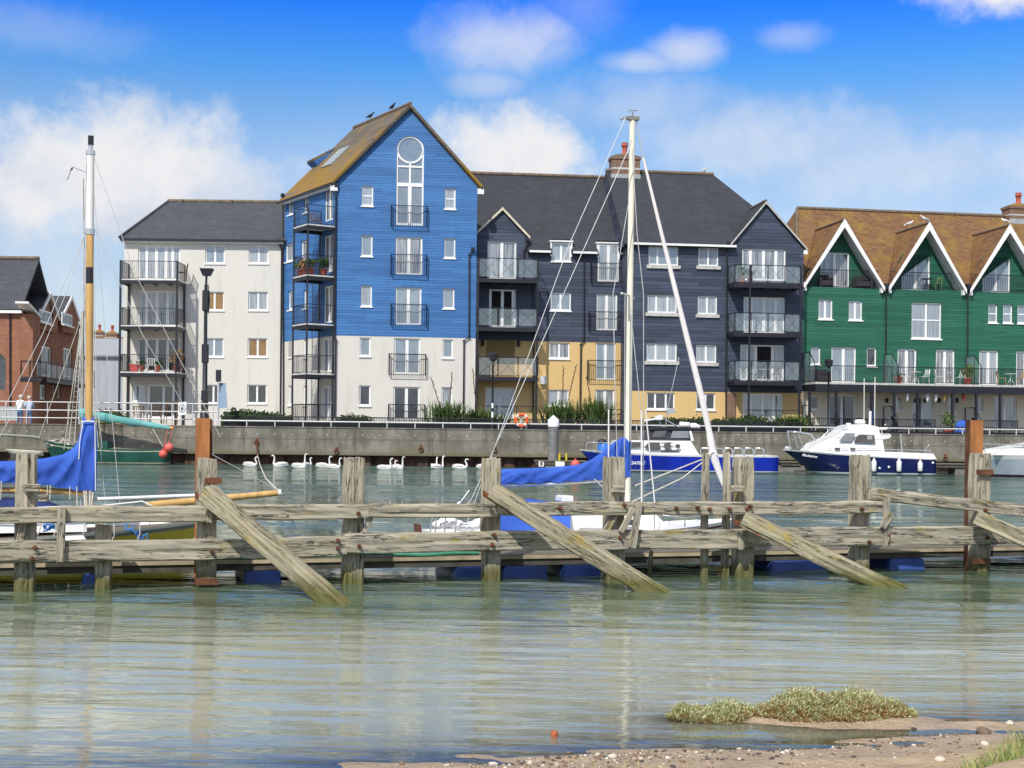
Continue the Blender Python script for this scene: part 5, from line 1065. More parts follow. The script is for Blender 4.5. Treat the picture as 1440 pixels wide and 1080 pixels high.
# lamp posts, sign posts
def lamp_column():
    b = P(287.5, 597, 72.5); b.z = GZ; t_ = P(293.8, 378, 72.5); h = t_.z - GZ; o = empty('camera_column', b, 0, 'tall dark column with a floodlight head standing before the white block', 'lamp post'); o.rotation_euler = (0, 0, 0)
    mb = MB(); mb.lathe((0, 0, 0), [(.24, 0), (.24, .9), (.14, 1.0), (.13, h * .44), (.10, h * .45), (.09, h * .9)], 12); mb.build('column', M['black'], o)
    mb = MB(); mb.tube((0, 0, h * .88), (.02, 0, h * .96), .06, 8); mb.path([(.12, 0, h * .9), (.2, 0, h * .8), (.13, 0, h * .72)], .025, 6); mb.build('neck', M['black'], o)
    mb = MB(); mb.hexa([(-.15, -.2, h * .955), (.2, -.2, h * .955), (.2, .2, h * .955), (-.15, .2, h * .955), (-.3, -.28, h), (.38, -.28, h), (.38, .28, h), (-.3, .28, h)]); mb.build('floodlight', M['black'], o)
    for f_, hh in ((.80, 1.1), (.47, 1.0), (.18, 1.0)): mb = MB(); mb.box(-.165, .165, -.165, .165, h * f_ - hh / 2, h * f_ + hh / 2); mb.build('equipment_box', M['black'], o, bevel=.03)
lamp_column()
b = P(306.5, 598, 71.5); b.z = GZ; o = empty('solar_sign_post', b, 0, 'grey post with tilted solar panel and a small black box on top', 'sign post'); h = P(306.5, 520, 71.5).z - GZ
mb = MB(); mb.tube((0, 0, 0), (0, 0, h * .8), .06, 8); mb.build('post', M['galv'], o)
mb = MB(); mb.box(-.13, .13, -.1, .1, h * .80, h); mb.build('control_box', M['black'], o, bevel=.02)
mb = MB(); mb.hexa([(.04, -.25, h * .34), (.54, -.30, h * .36), (.54, -.26, h * .36), (.04, -.21, h * .34), (-.02, .18, h * .78), (.36, .12, h * .78), (.36, .16, h * .78), (-.02, .22, h * .78)]); mb.build('solar_panel', simple('solar_cell', (.16, .24, .34), .25, .12, 12, coat=.5), o)
def lantern_post(x, ytop, ybase, D, lab, bands=False):
    b = P(x, ybase, D); b.z = GZ; h = P(x, ytop, D).z - GZ; o = empty('lamp_post', b, 0, lab, 'lamp post', 'black lantern posts on the promenade'); mb = MB()
    mb.lathe((0, 0, 0), [(.1, 0), (.1, .5), (.055, .6), (.05, h - .75), (.12, h - .72), (.05, h - .66), (.05, h - .5)], 8); mb.build('column', M['black'], o)
    if bands: mb = MB(); mb.lathe((0, 0, 0), [(.06, h * .30), (.06, h * .36)], 8); mb.lathe((0, 0, 0), [(.06, h * .18), (.06, h * .25)], 8); mb.build('white_band', M['white'], o)
    mb = MB(); mb.lathe((0, 0, 0), [(.08, h - .5), (.2, h - .42), (.24, h - .16), (.26, h - .14), (.1, h - .03), (.03, h)], 6, sm=False); mb.build('lantern', M['black'], o)
lantern_post(692.3, 495, 598, 73.6, 'black lantern post with white bands in front of the yellow balcony bay', True)
lantern_post(1164.5, 504, 602, 75.8, 'black lantern post at the left end of the green terrace')
# lifebuoy
M['orange'] = simple('lifebuoy_orange', (.75, .11, .03), .45, .1, 5)
b = wp(733, 600, -.25); b.z = qt; o = empty('lifebuoy', b, Q.d.angle_signed(Vector((1, 0))), 'orange lifebuoy ring with white bands hung on a post on the quay', 'lifebuoy'); cz_ = wp(733, 591, 0).z - qt; mb = MB(); n = 32; rings = []
for k in range(n + 1):
    a_ = 2 * PI * k / n; rings.append([((.29 + .075 * math.cos(t_)) * math.cos(a_), -.12 + .075 * math.sin(t_), cz_ + (.29 + .075 * math.cos(t_)) * math.sin(a_)) for t_ in [2 * PI * j / 8 for j in range(8)]])
for k in range(n): mb.loft(rings[k:k + 2], 1 if k % 8 in (3, 4) else 0, caps=False)
mb.build('ring', [M['orange'], M['white']], o); mb = MB(); mb.tube((0, 0, 0), (0, 0, cz_ + .25), .06, 8); mb.build('post', M['galv'], o)
# 6 knots sign
b = wp(256, 600, .12); zc = wp(256, 574.5, .12).z; o = empty('speed_sign', (b.x, b.y, qt), -Q.d.angle_signed(Vector((1, 0))) * 0, 'white square board with a ringed number 6 on the tall railing', 'sign'); mb = MB()
mb.hexa([(-.21, -.02, zc - qt - .34), (.21, -.02, zc - qt - .30), (.21, .02, zc - qt - .30), (-.21, .02, zc - qt - .34), (-.19, -.02, zc - qt + .30), (.21, -.02, zc - qt + .34), (.21, .02, zc - qt + .34), (-.19, .02, zc - qt + .30)]); mb.build('board', M['white'], o)
M['ink'] = simple('black_ink', (.015, .015, .02), .6, .1)
mb = MB(); n = 28
for k in range(n):
    t1, t2 = 2 * PI * k / n, 2 * PI * (k + 1) / n; g = lambda r, t_: (r * .85 * math.cos(t_) + .005, -.024, zc - qt + r * math.sin(t_)); mb.face([g(.2, t1), g(.165, t1), g(.165, t2), g(.2, t2)])
mb.build('ring_mark', M['ink'], o, recalc=False)
def text(s, size, mw, mat, parent, name='lettering', shear=0, ex=.003, bold=0):
    cu = bpy.data.curves.new(name, 'FONT'); cu.body = s; cu.size = size; cu.align_x = 'CENTER'; cu.align_y = 'CENTER'; cu.extrude = ex; cu.shear = shear; cu.offset = bold; t_ = bpy.data.objects.new(name, cu); COL.objects.link(t_); cu.materials.append(mat); me_ = bpy.data.meshes.new_from_object(t_.evaluated_get(bpy.context.evaluated_depsgraph_get())); me_.materials.clear(); me_.materials.append(mat); bpy.data.objects.remove(t_); t_ = bpy.data.objects.new(name, me_); COL.objects.link(t_); t_.parent = parent; t_.matrix_local = mw; return t_
text('6', .3, Matrix.Translation((.005, -.026, zc - qt)) @ Matrix.Rotation(R(90), 4, 'X') @ Matrix.Rotation(R(-14), 4, 'Z'), M['ink'], o, bold=.008)
# white capped mooring pile
b = P(777.8, 650, 66.5); b.z = -1; h = P(778.3, 584, 66.5).z + 1; o = empty('mooring_pile', b, 0, 'thick grey steel mooring pile with a white conical cap at the quay', 'pile'); hw = P(778, 600, 66.5).z + 1
mb = MB(); mb.lathe((0, 0, 0), [(.25, 0), (.25, hw)], 16); mb.build('shaft', simple('pile_grey', (.19, .19, .19), .6, .25, 4), o); mb = MB(); mb.lathe((0, 0, 0), [(.275, hw), (.275, h - .22), (.02, h)], 16); mb.build('cap', M['white'], o)
# ================================================================ PEOPLE
M['skin'] = simple('skin', (.55, .30, .21), .6, .08); M['white_hair'] = simple('white_hair', (.62, .58, .53), .8, .15, 20); M['cloth_white'] = simple('white_top', (.78, .77, .76), .85, .06); M['cloth_blue'] = simple('pale_blue_shirt', (.50, .58, .72), .85, .08); M['jeans'] = simple('blue_jeans', (.10, .17, .32), .9, .2, 6)
def person(loc, face, top, lab, arm):
    o = empty('person', loc, face, lab, 'person', 'couple at the quay railing'); me = bpy.data.meshes.new('body'); bm = bmesh.new(); V = {}
    pts = dict(pel=(0, 0, .86, .15), wa=(0, .02, 1.0, .145), ch=(0, .06, 1.2, .17), nk=(0, .09, 1.38, .06), hd0=(0, .12, 1.47, .085), hd1=(0, .13, 1.58, .09), hl=(-.09, 0, .8, .105), kl=(-.1, .03, .46, .075), al=(-.1, -.02, .09, .05), tl=(-.11, .13, .04, .04), hr=(.09, 0, .8, .105), kr=(.1, .03, .46, .075), ar=(.1, -.02, .09, .05), tr=(.11, .13, .04, .04),
               sl=(-.17, .06, 1.31, .075), el=(-.24, .12, 1.05, .05), wl=(-.17, .34, .98, .036), sr=(.17, .06, 1.31, .075), er=(.24, .12, 1.05, .05), wr=(.17, .34, .98, .036), nose=(0, .225, 1.53, .018))
    if arm: pts['wr'] = (.12, .30, 1.12, .036)
    for k, (x, y, z, r) in pts.items(): V[k] = bm.verts.new((x, y, z))
    for a_, c in [q_.split() for q_ in ('pel wa', 'wa ch', 'ch nk', 'nk hd0', 'hd0 hd1', 'hd0 nose', 'pel hl', 'hl kl', 'kl al', 'al tl', 'pel hr', 'hr kr', 'kr ar', 'ar tr', 'ch sl', 'sl el', 'el wl', 'ch sr', 'sr er', 'er wr')]: bm.edges.new((V[a_], V[c]))
    for side, sx in (('wl', -1), ('wr', 1)):          # hand: palm, four fingers and a thumb
        x, y, z, r = pts[side]; pm = bm.verts.new((x, y + .06, z - .01)); bm.edges.new((V[side], pm)); pts[side + 'p'] = (0, 0, 0, .03); V[side + 'p'] = pm
        for j, ln in enumerate((.075, .085, .08, .06)):
            f1 = bm.verts.new((x + (-.027 + .018 * j), y + .06 + ln * .6, z - .015)); f2 = bm.verts.new((x + (-.03 + .02 * j), y + .06 + ln, z - .05)); bm.edges.new((pm, f1)); bm.edges.new((f1, f2)); V[side + 'f%d' % j] = f1; V[side + 'g%d' % j] = f2; pts[side + 'f%d' % j] = (0, 0, 0, .009); pts[side + 'g%d' % j] = (0, 0, 0, .007)
        th = bm.verts.new((x - sx * .045, y + .09, z + .0)); bm.edges.new((pm, th)); V[side + 't'] = th; pts[side + 't'] = (0, 0, 0, .010)
    bm.verts.index_update(); keys = {V[k].index: k for k in V}; bm.to_mesh(me); bm.free()
    ob = bpy.data.objects.new('body', me); COL.objects.link(ob); ob.parent = o
    md = ob.modifiers.new('skin', 'SKIN')
    if not me.skin_vertices: 
        bpy.context.view_layer.objects.active = ob
    sk = me.skin_vertices[0].data
    for i in range(len(me.vertices)):
        r = pts[keys[i]][3]; sk[i].radius = (r, r); sk[i].use_root = keys[i] == 'pel'
    s2 = ob.modifiers.new('sub', 'SUBSURF'); s2.levels = 1; s2.render_levels = 1
    dg = bpy.context.evaluated_depsgraph_get(); em = bpy.data.meshes.new_from_object(ob.evaluated_get(dg)); ob.modifiers.clear(); ob.data = em
    em.materials.clear()
    for m_ in (M['skin'], M[top], M['jeans'], M['black']): em.materials.append(m_)
    for p_ in em.polygons:
        c = p_.center; p_.use_smooth = True
        p_.material_index = 3 if c.z < .09 else 2 if c.z < .93 and c.y < .25 else 1 if (c.z < 1.38 and (abs(c.x) < .30 and not (c.y > .22 and c.z < 1.3))) else 0
    mb = MB(); mb.ell((0, .10, 1.575), .105, .115, .10, 12, 8); mb.build('hair', M['white_hair'], o); return o
z_ = GZ
v = P(27.5, 592, 69.2); p1 = person((v.x, v.y, z_), R(-8), 'cloth_white', 'white haired person in white top and blue jeans at the quay railing', False)
v = P(40.5, 592, 69.2); p2 = person((v.x, v.y, z_), R(14), 'cloth_blue', 'white haired person in pale blue shirt and jeans at the quay railing', True)
for p_, s_ in ((p1, .97), (p2, .94)): p_.scale = (s_, s_, s_)
# ================================================================ SWANS
M['swan'] = simple('swan_feather', (.80, .79, .76), .7, .06, 8); M['beak'] = simple('swan_beak', (.55, .13, .03), .5, .1)
def swan_proto(kind):
    o = empty('swan', (0, 0, 0)); mb = MB(); st = [(-.48, .10, .015), (-.42, .13, .05), (-.30, .14, .12), (-.12, .13, .17), (.08, .12, .175), (.22, .10, .14), (.32, .08, .09), (.37, .07, .03)]
    mb.loft([[(x, .9 * r * math.cos(2 * PI * k / 12), zc_ + r * (.95 if math.sin(2 * PI * k / 12) > 0 else 1.1) * math.sin(2 * PI * k / 12)) for k in range(12)] for x, zc_, r in st])
    for s_ in (-1, 1): mb.loft([[(x, s_ * (.115 + .02) * q_ + r * .5 * math.cos(2 * PI * k / 8), zc_ + r * math.sin(2 * PI * k / 8)) for k in range(8)] for x, zc_, r, q_ in ((-.46, .2, .01, .3), (-.34, .22, .05, .7), (-.15, .21, .09, 1), (.08, .19, .08, 1), (.2, .16, .03, .9))])
    nk = {'up': [(.30, 0, .10), (.37, 0, .22), (.34, 0, .38), (.33, 0, .52), (.37, 0, .63), (.43, 0, .655)], 'curl': [(.30, 0, .10), (.40, 0, .18), (.37, 0, .33), (.30, 0, .45), (.33, 0, .56), (.42, 0, .57)], 'tall': [(.28, 0, .10), (.34, 0, .22), (.33, 0, .42), (.33, 0, .62), (.35, 0, .74), (.41, 0, .765)]}[kind]
    mb.path(nk, [.085, .065, .048, .042, .042, .05], 8); hx, _, hz_ = nk[-1]; mb.ell((hx + .01, 0, hz_), .065, .045, .047, 8, 6); mb.build('body', M['swan'], o)
    mb = MB(); mb.tube((hx + .06, 0, hz_ - .01), (hx + .15, 0, hz_ - .045), .026, 6, 0, .012); mb.build('beak', M['beak'], o)
    mb = MB(); mb.ell((hx + .062, 0, hz_ + .012), .02, .02, .018, 6, 4); [mb.ell((hx + .045, s_ * .038, hz_ + .01), .008, .008, .008, 6, 4) for s_ in (-1, 1)]; mb.build('eye_mask', M['black'], o); return o
pro = {k: swan_proto(k) for k in ('up', 'curl', 'tall')}; used = set()
for x, y, kind, rz, sc_, lab in ((352, 655.5, 'curl', -8, .95, 'white swan facing right at the left end of the flock under the mooring chain'), (394, 656, 'up', 187, 1, 'white swan facing left, alone between the chain and the next swans'), (421, 658, 'tall', -20, 1.05, 'white swan with tall straight neck facing right, third from the left of the flock'),
                           (432, 656, 'curl', 60, .9, 'white swan with hidden head just behind the third swan from the left'), (455, 657, 'up', 0, .98, 'white swan facing right just left of the second timber post, rear one of two'), (470, 658.5, 'up', -10, .9, 'white swan partly behind the timber post top, front one of two'),
                           (541, 660, 'up', -5, .95, 'white swan leading with low tail, leftmost of three close together'), (549, 659.5, 'curl', 20, .85, 'white swan with short neck, middle of three close together'), (560, 659, 'tall', -30, .9, 'white swan with tallest neck, rightmost of three close together'),
                           (611, 658, 'up', 70, .95, 'white swan showing its back, left one of a tight pair'), (616, 659, 'tall', 35, .95, 'white swan with straight neck, right one of a tight pair'), (647, 659, 'curl', -4, 1, 'white swan with curved neck swimming alone near the yacht rigging'), (681, 659, 'up', 4, 1, 'white swan half hidden behind the third timber post')):
    v = PZ(x, y, 0); o = pro[kind] if kind not in used else copy_tree(pro[kind]); used.add(kind); o.location = (v.x, v.y, -.02); o.rotation_euler = (0, 0, R(rz)); o.scale = (sc_ * .82,) * 3; tag(o, lab, 'swan', 'swans swimming along the quay wall')
# ================================================================ TIMBER JETTY
M['timber'] = timber_mat('weathered_timber', (.45, .41, .315), (.03, .025, .018), (.33, .27, .07), .05); M['timber_moss'] = timber_mat('mossy_timber', (.39, .35, .24), (.035, .028, .018), (.38, .28, .05), .06)
M['pile_rust'] = simple('pile_rust', (.31, .125, .042), .85, .35, 3.5, bs=.5, stretch=(2.5, 2.5, .35)); M['pile_rust_dark'] = simple('pile_rust_dark', (.13, .052, .024), .85, .45, 4, bs=.5)
JA, JB = PZ(38, 833, 0), PZ(1377, 803, 0); jt = Bld('timber_jetty', (JA.x, JA.y), (JB.x, JB.y), 'old weathered timber jetty of posts, long beams and slanting braces across the river', 'jetty', z=0); J = Fr(JA, JB, jt)
def jp(x, y, w=0): u, z = J.pix(x, y, w); q_ = J.A + J.d * u + J.n * w; return Vector((q_.x, q_.y, z))
def timber(p, q, wd, ht, name, parent, Mi, mat, seg=26, rough=.007, yref=None, endr=.02, cut0=0, cut1=0):
    p, q = Vector(p), Vector(q); X = (q - p).normalized(); yref = Vector(yref) if yref is not None else Vector((J.n.x, J.n.y, 0)); Yv_ = (yref - X * yref.dot(X)).normalized(); Zv = X.cross(Yv_); Ln = (q - p).length
    Mw = Matrix(((X.x, Yv_.x, Zv.x, p.x), (X.y, Yv_.y, Zv.y, p.y), (X.z, Yv_.z, Zv.z, p.z), (0, 0, 0, 1))); sd = random.random() * 100; prof = []; a, c, ch = wd / 2, ht / 2, min(wd, ht) * .09
    def edge(p0, p1, k): return [(p0[0] + (p1[0] - p0[0]) * i / k, p0[1] + (p1[1] - p0[1]) * i / k) for i in range(k)]
    cs = [(a, -c + ch), (a, c - ch), (a - ch, c), (-a + ch, c), (-a, c - ch), (-a, -c + ch), (-a + ch, -c), (a - ch, -c)]
    for i in range(8): prof += edge(cs[i], cs[(i + 1) % 8], 5 if i % 2 == 0 else 1)
    gro = {i: random.uniform(.004, .016) for i in range(len(prof)) if random.random() < .22}
    mb = MB(); rings = []
    for s_ in range(seg + 1):
        f_ = s_ / seg; x = Ln * f_; e = min(1, min(x - 0, Ln - x) / .10 + .55) if endr else 1
        ring_ = []
        for i, (y, z) in enumerate(prof):
            nn = noise.noise((x * 2.2 + sd, y * 14, z * 14)) + .5 * noise.noise((x * 9 + sd, y * 40, z * 40)); k_ = 1 + (nn * rough * 1.6) / max(.03, math.hypot(y, z)) 
            g0 = gro.get(i, 0) * (.4 + max(0, noise.noise((x * 1.5, i * 3.1, sd)) * 1.8)); k_ -= g0 / max(.03, math.hypot(y, z))
            ex = (cut0 * z if s_ == 0 else cut1 * z if s_ == seg else 0) + (random.gauss(0, endr * .35) if s_ in (0, seg) else 0)
            ring_.append((x + ex, y * k_ * (1 if s_ not in (0, seg) else .93) + .012 * noise.noise((x * .8, sd, 0)), z * k_ * (1 if s_ not in (0, seg) else .93) + .014 * noise.noise((x * .7, sd, 9))))
        rings.append(ring_)
    mb.loft(rings, sm=False); o = mb.build(name, mat, parent); o.matrix_local = Mi @ Mw; return o
def bolt(p, parent, Mi, r=.03):
    mb = MB(); n = Vector((J.n.x, J.n.y, 0)); p = Vector(p); mb.tube(p - n * .02, p + n * .018, r * 1.5, 8); mb.tube(p + n * .018, p + n * .05, r, 6); o = mb.build('bolt', M['pile_rust_dark'], parent); o.matrix_local = Mi; return o
Ji = jt.Mi
for x, yt, wpx, yb in ((37.5, 638, 27, 0), (146, 738, 22, 0), (291.5, 645, 25, 0), (497, 644, 27, 0), (690.5, 645, 23, 0), (864.5, 643, 25, 0), (1045, 643, 24, 0), (1209.5, 640, 22, 0), (1378.5, 638, 21, 0), (-160, 636, 28, 0), (1560, 640, 22, 0)):
    w = -.14; t_ = jp(x, yt, w); sc_ = FPX / t_.y; wd = wpx / sc_; b_ = t_.copy(); b_.z = -1.0; timber(b_, t_ , .25, wd, 'post', jt.o, Ji, M['timber'], 22, .010)
for x, yt, wpx in ((992, 638, 9), (1022, 637, 10)): t_ = jp(x, yt, -.10); b_ = t_.copy(); b_.z = -1; timber(b_, t_, .09, wpx / (FPX / t_.y), 'slim_post', jt.o, Ji, M['timber'], 18, .006)
def beam(x0, y0a, y0b, x1, y1a, y1b, thick=.13, w0=0.0, mat='timber', name='beam', **k):
    w = w0 + thick / 2 + .005; a = jp(x0, (y0a + y0b) / 2, w); c = jp(x1, (y1a + y1b) / 2, w); hgt = ((y0b - y0a) / (FPX / a.y) + (y1b - y1a) / (FPX / c.y)) / 2; return timber(a, c, thick, hgt, name, jt.o, Ji, M[mat], max(14, int((c - a).length / .11)), .011, **k)
beam(-200, 716, 738, 299, 710.5, 733); beam(303, 709.5, 730, 519, 709.5, 729, w0=-.02); beam(517, 709, 728, 699, 708, 727); beam(696, 706.5, 725, 1054, 706, 723.5); beam(1050, 706, 723, 1238, 704, 722)
beam(1224, 685, 702, 1460, 712, 729, thick=.10, w0=.02)
beam(-200, 763, 792, 344, 758, 786, .14); beam(340, 757, 785, 487, 754, 781, .14, -.004); beam(484, 751, 778, 690, 748.5, 776, .14); beam(687, 748, 775, 1050, 743.5, 770, .14, -.004); beam(1047, 742.5, 769, 1392, 740, 765, .14); beam(1390, 742, 766, 1560, 741, 764, .13)
for (xa, ya, xb, yb, wt) in ((291, 692, 466, 843, 32), (694, 690, 917, 832, 31), (1046, 730, 1246, 824, 26)):
    a = jp(xa, ya, .30); foot = PZ(xb, yb, 0); d_ = (foot - a).normalized(); timber(a, foot + d_ * 1.0, .20, .205, 'brace', jt.o, Ji, M['timber_moss'], 34, .012, yref=d_.cross(Vector((0, 0, 1))))
    mb = MB(); n_ = Vector((J.n.x, J.n.y, 0)); sd_ = Vector((-J.d.x, -J.d.y, 0)); c = a - d_ * .03
    mb.hexa([c + d_ * .02 + sd_ * .125 + Vector((0, 0, -.07)), c + d_ * .5 + sd_ * .125 + Vector((0, 0, -.07)), c + d_ * .5 + sd_ * .115 + Vector((0, 0, -.07)), c + d_ * .02 + sd_ * .115 + Vector((0, 0, -.07)), c + d_ * .02 + sd_ * .125, c + d_ * .5 + sd_ * .125, c + d_ * .5 + sd_ * .115, c + d_ * .02 + sd_ * .115]); o = mb.build('strap', M['rust'], jt.o); o.matrix_local = Ji
a = jp(1372, 727, .28); c = a + (PZ(1246, 824, 0) - jp(1046, 730, .3)) * .95; timber(a, c, .20, .2, 'brace', jt.o, Ji, M['timber_moss'], 30, .012, yref=(c - a).normalized().cross(Vector((0, 0, 1))))
def plank(x0, y0, x1, y1, wpx, w=.15, th=.05, mat='timber'):
    a, c = jp(x0, y0, w + th / 2), jp(x1, y1, w + th / 2); return timber(a, c, th, wpx / (FPX / a.y), 'plank', jt.o, Ji, M[mat], 14, .004)
for q_ in ((87, 714, 85, 790, 11), (33, 732, 26, 768, 10, -.0), (899, 706, 889, 770, 9.5), (866, 722, 852, 748, 9, .02), (891, 714, 872, 748, 8, .14), (521, 725, 513, 750, 8, .02), (1247, 700, 1246, 768, 9, .14), (1254, 722, 1241, 742, 9, .18), (1042, 746, 1042, 772, 9), (1004, 640, 996, 740, 0.1)):
    if q_[4] > 1: plank(*q_)
plank(295, 694, 295, 735, 8, .15); timber(jp(916, 775, -.4), jp(909, 815, -.4) - Vector((0, 0, .5)), .05, .05, 'stake', jt.o, Ji, M['timber'], 10, .003)
for x in (994, 1022): 
    pass
timber(jp(990, 800, -.1), jp(1024, 800, -.1), .05, .05, 'ladder_rung', jt.o, Ji, M['timber'], 6, .003)
for x, y in ((49, 770), (45, 786), (298, 776), (475, 760), (475, 771), (505, 768), (504, 722), (695, 752), (692, 766), (872, 756), (878, 710), (951, 715), (981, 714), (998, 716), (1026, 716), (1055, 712), (1051, 716), (1042, 752), (1043, 764), (1212, 716), (1222, 762), (1248, 752), (1248, 762), (1388, 756), (303, 716), (787, 714), (1386, 717), (897, 752)): bolt(jp(x, y, .150), jt.o, Ji, .017)
for x, y, w_, mt in ((44, 686, 24, 'timber'), (869, 688, 15, 'timber'), (1036, 688, 15, 'timber'), (60, 700, 12, 'timber')): # wooden cleats bolted to the posts
    a, c = jp(x - w_ / 2, y, .05), jp(x + w_ / 2, y, .05); timber(a, c, .1, .085, 'cleat', jt.o, Ji, M[mt], 6, .006)
for x0, x1, y in ((288, 312, 676), (274, 306, 818), (1374, 1396, 664), (1368, 1392, 789)):     # rusty clamps round pile and post
    a, c = jp(x0, y, .02), jp(x1, y, .02); mb = MB(); n_ = Vector((J.n.x, J.n.y, 0)); h_ = .035; mb.hexa([a + n_ * .02 - Vector((0, 0, h_)), c + n_ * .02 - Vector((0, 0, h_)), c - n_ * .02 - Vector((0, 0, h_)), a - n_ * .02 - Vector((0, 0, h_)), a + n_ * .02 + Vector((0, 0, h_)), c + n_ * .02 + Vector((0, 0, h_)), c - n_ * .02 + Vector((0, 0, h_)), a - n_ * .02 + Vector((0, 0, h_))]); o = mb.build('clamp_bar', M['pile_rust_dark'], jt.o); o.matrix_local = Ji
# steel H piles
for x0, xm, x1, yt, lab in ((277.5, 280.5, 297, 588, 'tall rusty orange steel pile behind the leaning post at the left of the jetty'), (1361, 1368.5, 1379, 591, 'tall rusty orange steel pile at the right end of the jetty')):
    t_ = jp((x0 + x1) / 2, yt, -.42); hw = (x1 - x0) / 2 / (FPX / t_.y); o = empty('steel_pile', (t_.x, t_.y, -1), jt.o.rotation_euler.z + R(-14), lab, 'pile', 'rusty steel piles'); h = t_.z + 1; mb = MB()
    mb.box(-hw, hw, -.10, -.085, 0, h, 0); mb.box(-hw, hw, .085, .10, 0, h - .01, 1); mb.box(-.008, .008, -.085, .085, 0, h - .004, 1); mb.box(-hw, -hw + .012, -.085, .085, 0, h - .006, 1); mb.build('flanged_column', [M['pile_rust'], M['pile_rust_dark']], o)
# ================================================================ PONTOON behind the jetty
pn = Bld('pontoon', (JA.x, JA.y), (JB.x, JB.y), 'floating timber pontoon with blue plastic floats behind the old jetty', 'pontoon', z=0); PN = Fr(JA, JB, pn); w1_, w0_ = -.62, -1.75
M['deck'] = simple('pontoon_deck', (.15, .13, .10), .85, .25, 4, stretch=(.5, 6, 1), bs=.3); M['deck_dark'] = simple('pontoon_fascia', (.085, .08, .065), .85, .3, 5); M['float_blue'] = simple('float_blue', (.035, .08, .29), .4, .3, 3); M['hose'] = simple('green_hose', (.07, .30, .19), .4, .2, 5)
zt_ = .27; mb = MB(); u = -8
while u < PN.L + 6: mb.fbox(PN, u, u + .135, w0_, w1_, zt_ - .03, zt_); u += .145
mb.build('deck', M['deck'], pn.o); mb = MB(); mb.fbox(PN, -8, PN.L + 6, w1_ - .06, w1_ - .005, .13, zt_ - .032); mb.fbox(PN, -8, PN.L + 6, w0_, w0_ + .06, .08, zt_ - .032); mb.build('fascia', M['deck_dark'], pn.o)
mb = MB(); mb.fbox(PN, -8, PN.L + 6, w1_, w1_ + .02, zt_ - .055, zt_ - .012); mb.build('rubbing_strake', simple('pale_strake', (.42, .36, .25), .8, .25, 3), pn.o)
for xa, xb in ((-180, -110), (100, 150), (330, 400), (630, 690), (697, 775), (783, 850), (1075, 1172), (1243, 1306)):
    ua, ub = PN.pix(xa, 795, w1_ + .08)[0], PN.pix(xb, 795, w1_ + .08)[0]; mb = MB(); mb.hexa([PN.pt(ua + .06, w1_ + .10, -.2), PN.pt(ub - .02, w1_ + .10, -.2), PN.pt(ub - .02, w0_ + .1, -.2), PN.pt(ua + .06, w0_ + .1, -.2), PN.pt(ua + .14, w1_ + .03, .125), PN.pt(ub - .04, w1_ + .03, .125), PN.pt(ub - .04, w0_ + .1, .125), PN.pt(ua + .14, w0_ + .1, .125)]); mb.build('float', M['float_blue'], pn.o, bevel=.02)
mb = MB(); pts = [PN.pt(PN.pix(x, 780, w1_)[0], w1_ - .03 - .03 * math.sin(x * .03), zt_ + .025 + (.015 * math.sin(x * .05) if x < 640 else 0)) for x in range(-150, 700, 25)]
pts = [pn.M @ p_ for p_ in pts]; mb.path(pts, .026, 6); tag(mb.build('hose', M['hose']), 'long green water hose lying along the front edge of the pontoon', 'hose')
# ================================================================ BOATS
M['gel'] = simple('white_gelcoat', (.80, .80, .78), .25, .04, 3, spec=.5); M['hull_blue'] = simple('hull_blue', (.010, .030, .42), .2, .15, 2, spec=.5); M['hull_navy'] = simple('hull_navy', (.010, .016, .10), .15, .15, 2, spec=.5); M['hull_grey'] = simple('hull_pale_grey', (.50, .56, .62), .3, .08, 2, spec=.5)
M['hull_green'] = simple('hull_green', (.015, .085, .065), .4, .25, 2); M['olive'] = simple('olive_yellow_hull', (.66, .50, .06), .4, .12, 3); M['boat_grey'] = simple('boat_grey', (.24, .24, .22), .5, .12, 3); M['antifoul'] = simple('antifoul_red', (.14, .05, .035), .7, .2, 3)
M['cover'] = None
def cover_mat(name, c):
    m, t = nt(name); v = coords(t); n1 = noi(t, coords(t, (2.2, 2.2, 1)), 2.2, 4, .55); n2 = noi(t, v, 70, 2); fd = noi(t, v, 1.2, 4); col = mixc(t, ramp(t, fd, .35, .7), c, tuple(min(1, x * 1.35 + .01) for x in c))
    bsdf(t, col, .8, spec=.2, bump=math_(t, 'ADD', n1, math_(t, 'MULTIPLY', n2, .03)), bs=.6, bd=.06); return m
M['cover'] = cover_mat('blue_canvas', (.038, .105, .46)); M['cover_dark'] = cover_mat('navy_canvas', (.02, .035, .13)); M['cover_teal'] = cover_mat('teal_canvas', (.13, .36, .34))
M['cabin_glass'] = pane_mat('boat_window', (.03, .04, .055), (.06, .08, .1), 0, .18); M['spar'] = simple('varnished_spar', (.58, .36, .13), .35, .2, 4, stretch=(3, 3, .4)); M['cream_spar'] = simple('cream_mast', (.80, .77, .64), .35, .06, 3); M['steel'] = simple('stainless', (.62, .63, .64), .25, .08, 5, .7); M['rope'] = simple('rope', (.62, .58, .48), .9, .2, 30); M['rope_blue'] = simple('blue_rope', (.06, .22, .55), .8, .2, 20); M['furled'] = simple('furled_sail', (.82, .79, .78), .8, .06, 5, bs=.4)
